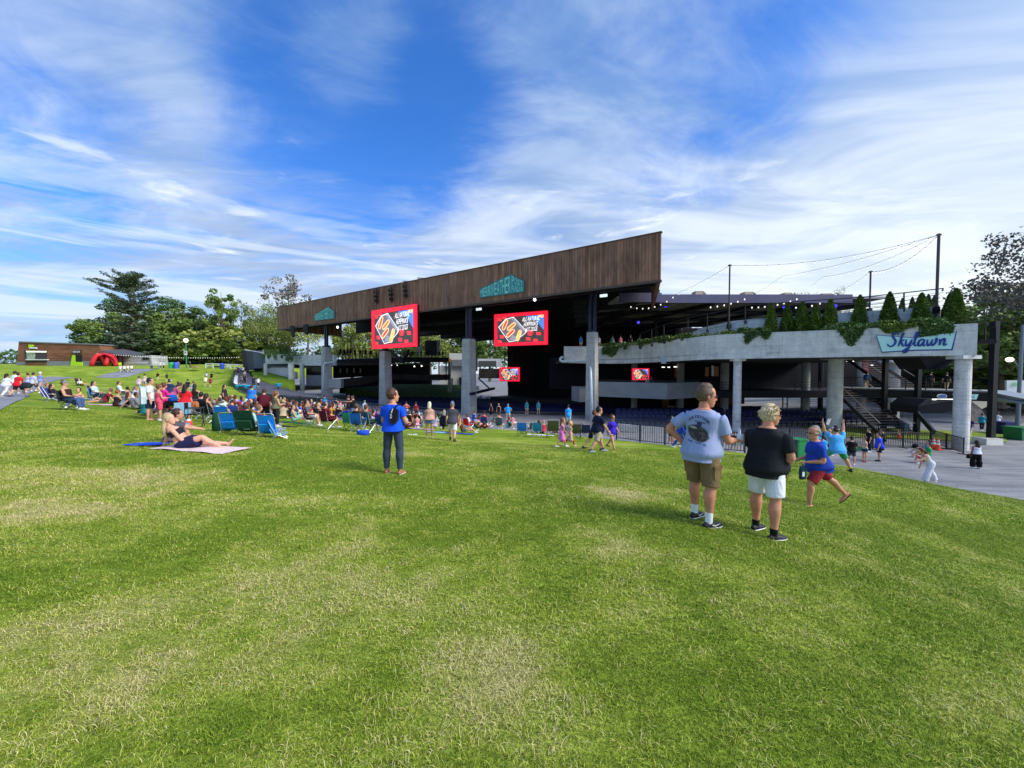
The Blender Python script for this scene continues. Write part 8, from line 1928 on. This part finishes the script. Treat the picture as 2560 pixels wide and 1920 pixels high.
    p=at(2298,1147,17.1);t=thing('cup','red cup held out by the woman in white wide trousers','cup',tuple(p));q=MB();q.tube([(0,0,0),(0,0,.13)],[.035,.05],12);q.build('body',mat('cup_red',(.75,.03,.04),.4),t);q=MB();q.tube([(0,0,.126),(0,0,.134)],.053,12);q.build('rim',M_white,t)
    P(2316,1131,60,'sitg','person in a teal top sitting against the barrier','plaza',H=1.7,hairc='241A18',top=('tee','1FA0B0'),bot=('shorts','5A5A60'),pos=tuple(hit(2316,1134,'plaza')));P(2318,1145,70,'sitg','person in a green t-shirt sitting in front of the one in teal','plaza',hairc='16141A',top=('tee','1E9A4C'),bot=('shorts','B0A090'));P(2312,1158,75,'sitk','person in grey with a black cap sitting nearest the woman in white','plaza',hat=('backcap','1C1C24'),top=('tank','7A808A'),bot=('shorts','5A3038'))
    bag(hit(2288,1120,'plaza'),0,(.4,.28,.3),'15161C','small black bag on the ground left of the seated people in teal and green',straps=False)
    for px,py,Y,c,b,lab in ((2455,1052,37,'20A0B8','2A2A34','person in a turquoise top far behind the big round column'),(2424,1058,34,'2A3060','C8B8A0','person in dark blue passing behind the big round column'),(2494,1040,38,'D8DCE0','2A4A80','person in a white t-shirt and jeans by the awning')):
        p=at(px,py,Y);P(0,0,-60,'walk',lab,pos=(p.x,p.y,-5.66),H=1.75,top=('tee',c),bot=('pants',b))
    # on the stair landing and the decks
    zp=-1.70
    def on(px,Y,z,lab,**k):p=at(px,930,Y);return P(0,0,k.pop('yaw',-60),k.pop('pose','stand'),lab,pos=(p.x,Y,z),**k)
    on(2166,40.3,zp,'man in a dark teal shirt and khaki shorts leaning on the landing rail',pose='bend',H=1.8,top=('tee','1F4E70'),bot=('shorts','A89878'),fat=.5);on(2367,36.2,zp,'person in beige trousers walking along the stair landing',pose='walk',H=1.72,top=('tee','15151A'),bot=('pants','A89870'));on(2325,37.2,zp,'person in black climbing down to the landing',pose='bend',H=1.75,top=('tee','141418'),bot=('pants','3A3634'))
    on(2276,41.5,.3,'person in black descending the upper stairs',pose='walk',H=1.75,top=('tee','141418'),bot=('pants','16161A'),yaw=180);on(2277,37.0,-3.9,'dark figure on the lower stairs',pose='walk',H=1.8,top=('long','0E0E12'),bot=('pants','0E0E12'),yaw=180);on(2239,36.5,-4.6,'person in a dark blue shirt at the bottom of the lower stairs',pose='stand',H=1.75,top=('tee','14284C'),bot=('shorts','3A2A24'))
    for px,py,Y,c,b,lab in ((1452,860,52.5,'2C84C8','C8BCA8','person in a blue shirt on the terrace left of the square column'),(1497,852,53,'DADCE4','9A948A','person in a white shirt right behind the square column'),(1531,856,53,'5A7A74','3A6A70','person in a striped green shirt at the terrace rail'),(1551,856,53,'D87A78','D8A0A0','person in a pink shirt at the terrace rail'),(1576,856,52,'15151A','1A1A20','person in black on the terrace right of the pink shirt')):
        p=at(px,py,Y);P(0,0,-30,'stand',lab,pos=(p.x,Y,3.55-.35),H=1.75,top=('tee',c),bot=('shorts',b))
    for px,c,b,lab in ((1640,'B8BCCC','D8D8DC','person in a grey top on the balcony level beside the small screen'),(1651,'2A3468','E0DCE0','person in navy on the balcony level right of the grey top')):p=at(px,950,47);P(0,0,170,'stand',lab,pos=(p.x,50,-2.4),H=1.75,top=('tee',c),bot=('shorts',b))
    for px,py,c,lab in ((1317,1037,'1E8A96','usher in teal among the seats, left of two'),(1346,1037,'2690A0','usher in teal among the seats, right of two')):p=at(px,1036,50);P(0,0,20,'stand',lab,pos=(p.x,50,pz(p.x,50)+.25),H=1.75,top=('tee',c),bot=('shorts','B8B4A0'))
    p=at(811,1000,44);P(0,0,20,'stand','person in a turquoise top at the foot of the left drainpipe',pos=(p.x,44,lz(p.x,44)-.2),H=1.75,hairc='16141A',top=('tee','1C9CCC'),bot=('shorts','2A3A5A'))
    # ---- on the sloping road
    for px,py,pose,c,b,lab in ((595,936,'walk','4A3A48','24222A','person in dark purple at the top of the sloping road'),(608,934,'walk2','D8D0D0','2A2A30','person in pale clothes at the top of the sloping road'),(612,946,'walk','A8A098','6A6460','couple member in beige on the sloping road'),(603,961,'walk2','5A5A68','20222A','person in grey spreading arms on the sloping road'),(612,961,'stand','20242E','1C1E26','person in black on the sloping road'),(646,968,'walk','E0E0E4','2A2A32','person in white t-shirt and black shorts by the left thin column'),(634,966,'stand','26284A','2A2A3A','person in navy behind the blue tubs')):
        r=ray(px,py);lo,hi=40.0,100.0
        for _ in range(30):
            m_=(lo+hi)/2;zz=float(ROADZ(np.array([r.x*m_/r.y]),np.array([m_]))[0])
            if r.z*m_/r.y> zz:lo=m_
            else:hi=m_
        p=at(px,py,lo);P(0,0,10,pose,lab,pos=(p.x,p.y,p.z),H=1.75,top=('tee',c),bot=('pants',b))
    for px,py,lab in ((598,969,'left round blue tub table on the sloping road'),(616,969,'middle round blue tub on the sloping road'),(631,971,'right round blue tub on the sloping road'),(696,965,'round blue tub table in front of the grass mound')):
        r=at(px,py,58 if px< 650 else 66);t=thing('tub_table',lab,'tub table',tuple(r),0,'blue tub tables');q=MB();q.tube([(0,0,-1.1),(0,0,0)],.07,6);q.build('leg',M_black,t);q=MB();q.tube([(0,0,-.05),(0,0,.35)],[.40,.52],14);q.build('tub',mat('tub_blue',(.02,.38,.62),.5),t);q=MB();q.tube([(0,0,.34),(0,0,.40)],.55,14);q.build('rim',mat('tub_rim',(.05,.55,.75),.5),t)
crowd_named()
# ================================================================ the dense seated crowd
def crowd_dense():
    tops=[('black','17161A'),('white','E0E0E4'),('navy','1E2A50'),('maroon','6E1E2C'),('teal','2A8A90'),('grey','7C8088'),('pink','D88A98'),('red','B8242C'),('royal blue','2450B8'),('olive','62643E'),('lilac','A8A0D0'),('beige','B8A488'),('orange','D0703A'),('mint','A8D8C8'),('mustard','C89A30'),('purple','5A3088')]
    hairs=[('black hair','short','161216'),('brown hair','short','4A2E20'),('long brown hair','long','5A3826'),('long black hair','long','18141A'),('blonde hair','bob','C0A070'),('grey hair','buzz','8A867E'),('a red cap','short','2A1C18'),('a white cap','short','3A2C24'),('an auburn bun','bun','6E3420')]
    bots=[('dark','24262E'),('tan','A08C6C'),('denim','4A6088'),('white','D8D8DA')]
    poses=[('sitg','knees up'),('sitx','cross-legged'),('sitb','leaning back'),('sitk','hugging knees'),('lie','lying down')]
    skins=['C99A7C','D8A88C','9A6A4C','B8805E','6E4632']
    r_=random.Random(11);combos=[(a,b) for a in tops for b in hairs];r_.shuffle(combos);spots=[]
    zones=[((545,640),(1012,1062),40,'behind the blue beach chairs'),((640,720),(1008,1042),14,'behind the man in maroon'),((700,870),(1010,1050),70,'left of the men in black'),((890,1010),(1036,1068),34,'near the man in the polo'),((1000,1120),(1048,1074),16,'near the floral blouse'),((1140,1300),(1058,1074),14,'before the blue barrier'),((340,530),(1002,1040),20,'behind the barefoot man'),((1290,1470),(1078,1088),5,'among empty camp chairs')]
    ci=0
    for (x0,x1),(y0,y1),n,where in zones:
        got=[];tries=0
        while len(got)< n and tries< 900:
            tries+= 1;x=r_.uniform(x0,x1);y=r_.uniform(y0,y1)
            if all(abs(x-a)/10+abs(y-b)/4.6> 1 for a,b in got):got.append((x,y))
        for x,y in sorted(got,key=lambda q:q[1]):
            (tn,tc),(hn,hk,hc)=combos[ci % len(combos)];bn,bc=bots[(ci*7+ci//3) % 4];pk,pn=poses[r_.choice([0,0,1,1,2,3,3,4])];fem='long' in hn or 'bun' in hn or 'blonde' in hn;ci+= 1
            hat=('cap','A8242C') if 'red cap' in hn else ('cap','DCDCDE') if 'white cap' in hn else None
            P(x,y,r_.choice([-30,-60,-10,20,0,-90,60]),pk,f'person with {hn}, {tn} top, {pn} {where}',H=r_.uniform(1.62,1.82),hair=hk,hairc=hc,hat=hat,top=(r_.choice(['tee','tee','tank','long']) if fem else 'tee',tc),bot=('shorts',bc),fem=fem,skn=r_.choice(skins),group='people sitting in the dense crowd on the lawn')
    bc=[('E0E0E0','white'),('2E5AA8','blue'),('A83A3A','red'),('5A8A6A','green'),('8A6AA8','violet'),('C8B088','sand'),('3A3A44','charcoal'),('88B8D0','sky blue')]
    for i,(x,y) in enumerate(((610,1050),(585,1036),(735,1044),(780,1040),(840,1046),(720,1030),(800,1028),(960,1060),(930,1050),(400,1024),(505,1030),(870,1040))):
        blanket(x,y,2.4,1.2,r_.uniform(-.3,.3),bc[i % 8][0],f'{bc[i % 8][1]} blanket under seated people, ' + ['behind the sun hat','near the woman in black','right of the olive top','behind the sage dress','behind the right maroon chair','beside the fence','behind the left maroon chair','left of the coral top','behind the teal chair','behind the girl in coral','behind the navy chair','below the two men in black'][i])
    # dark spectators on the upper gallery and among the bowl seats
    for i in range(14):
        px=[848,858,866,874,885,898,912,1018,1030,1052,1068,1098,1106,925][i];Yk=78+(px-838)/284*30;p=at(px,893,Yk)
        P(0,0,-120,'stand','dark silhouetted spectator standing on the upper gallery',pos=(p.x,p.y+.5,p.z+.1),H=1.75 if i % 3 else 1.9,top=('tee','1A1A20'),bot=('pants','15151A'),skn='6E4632',group='silhouetted spectators on the upper gallery')
crowd_dense()

bpy.data.scenes.remove(TS)
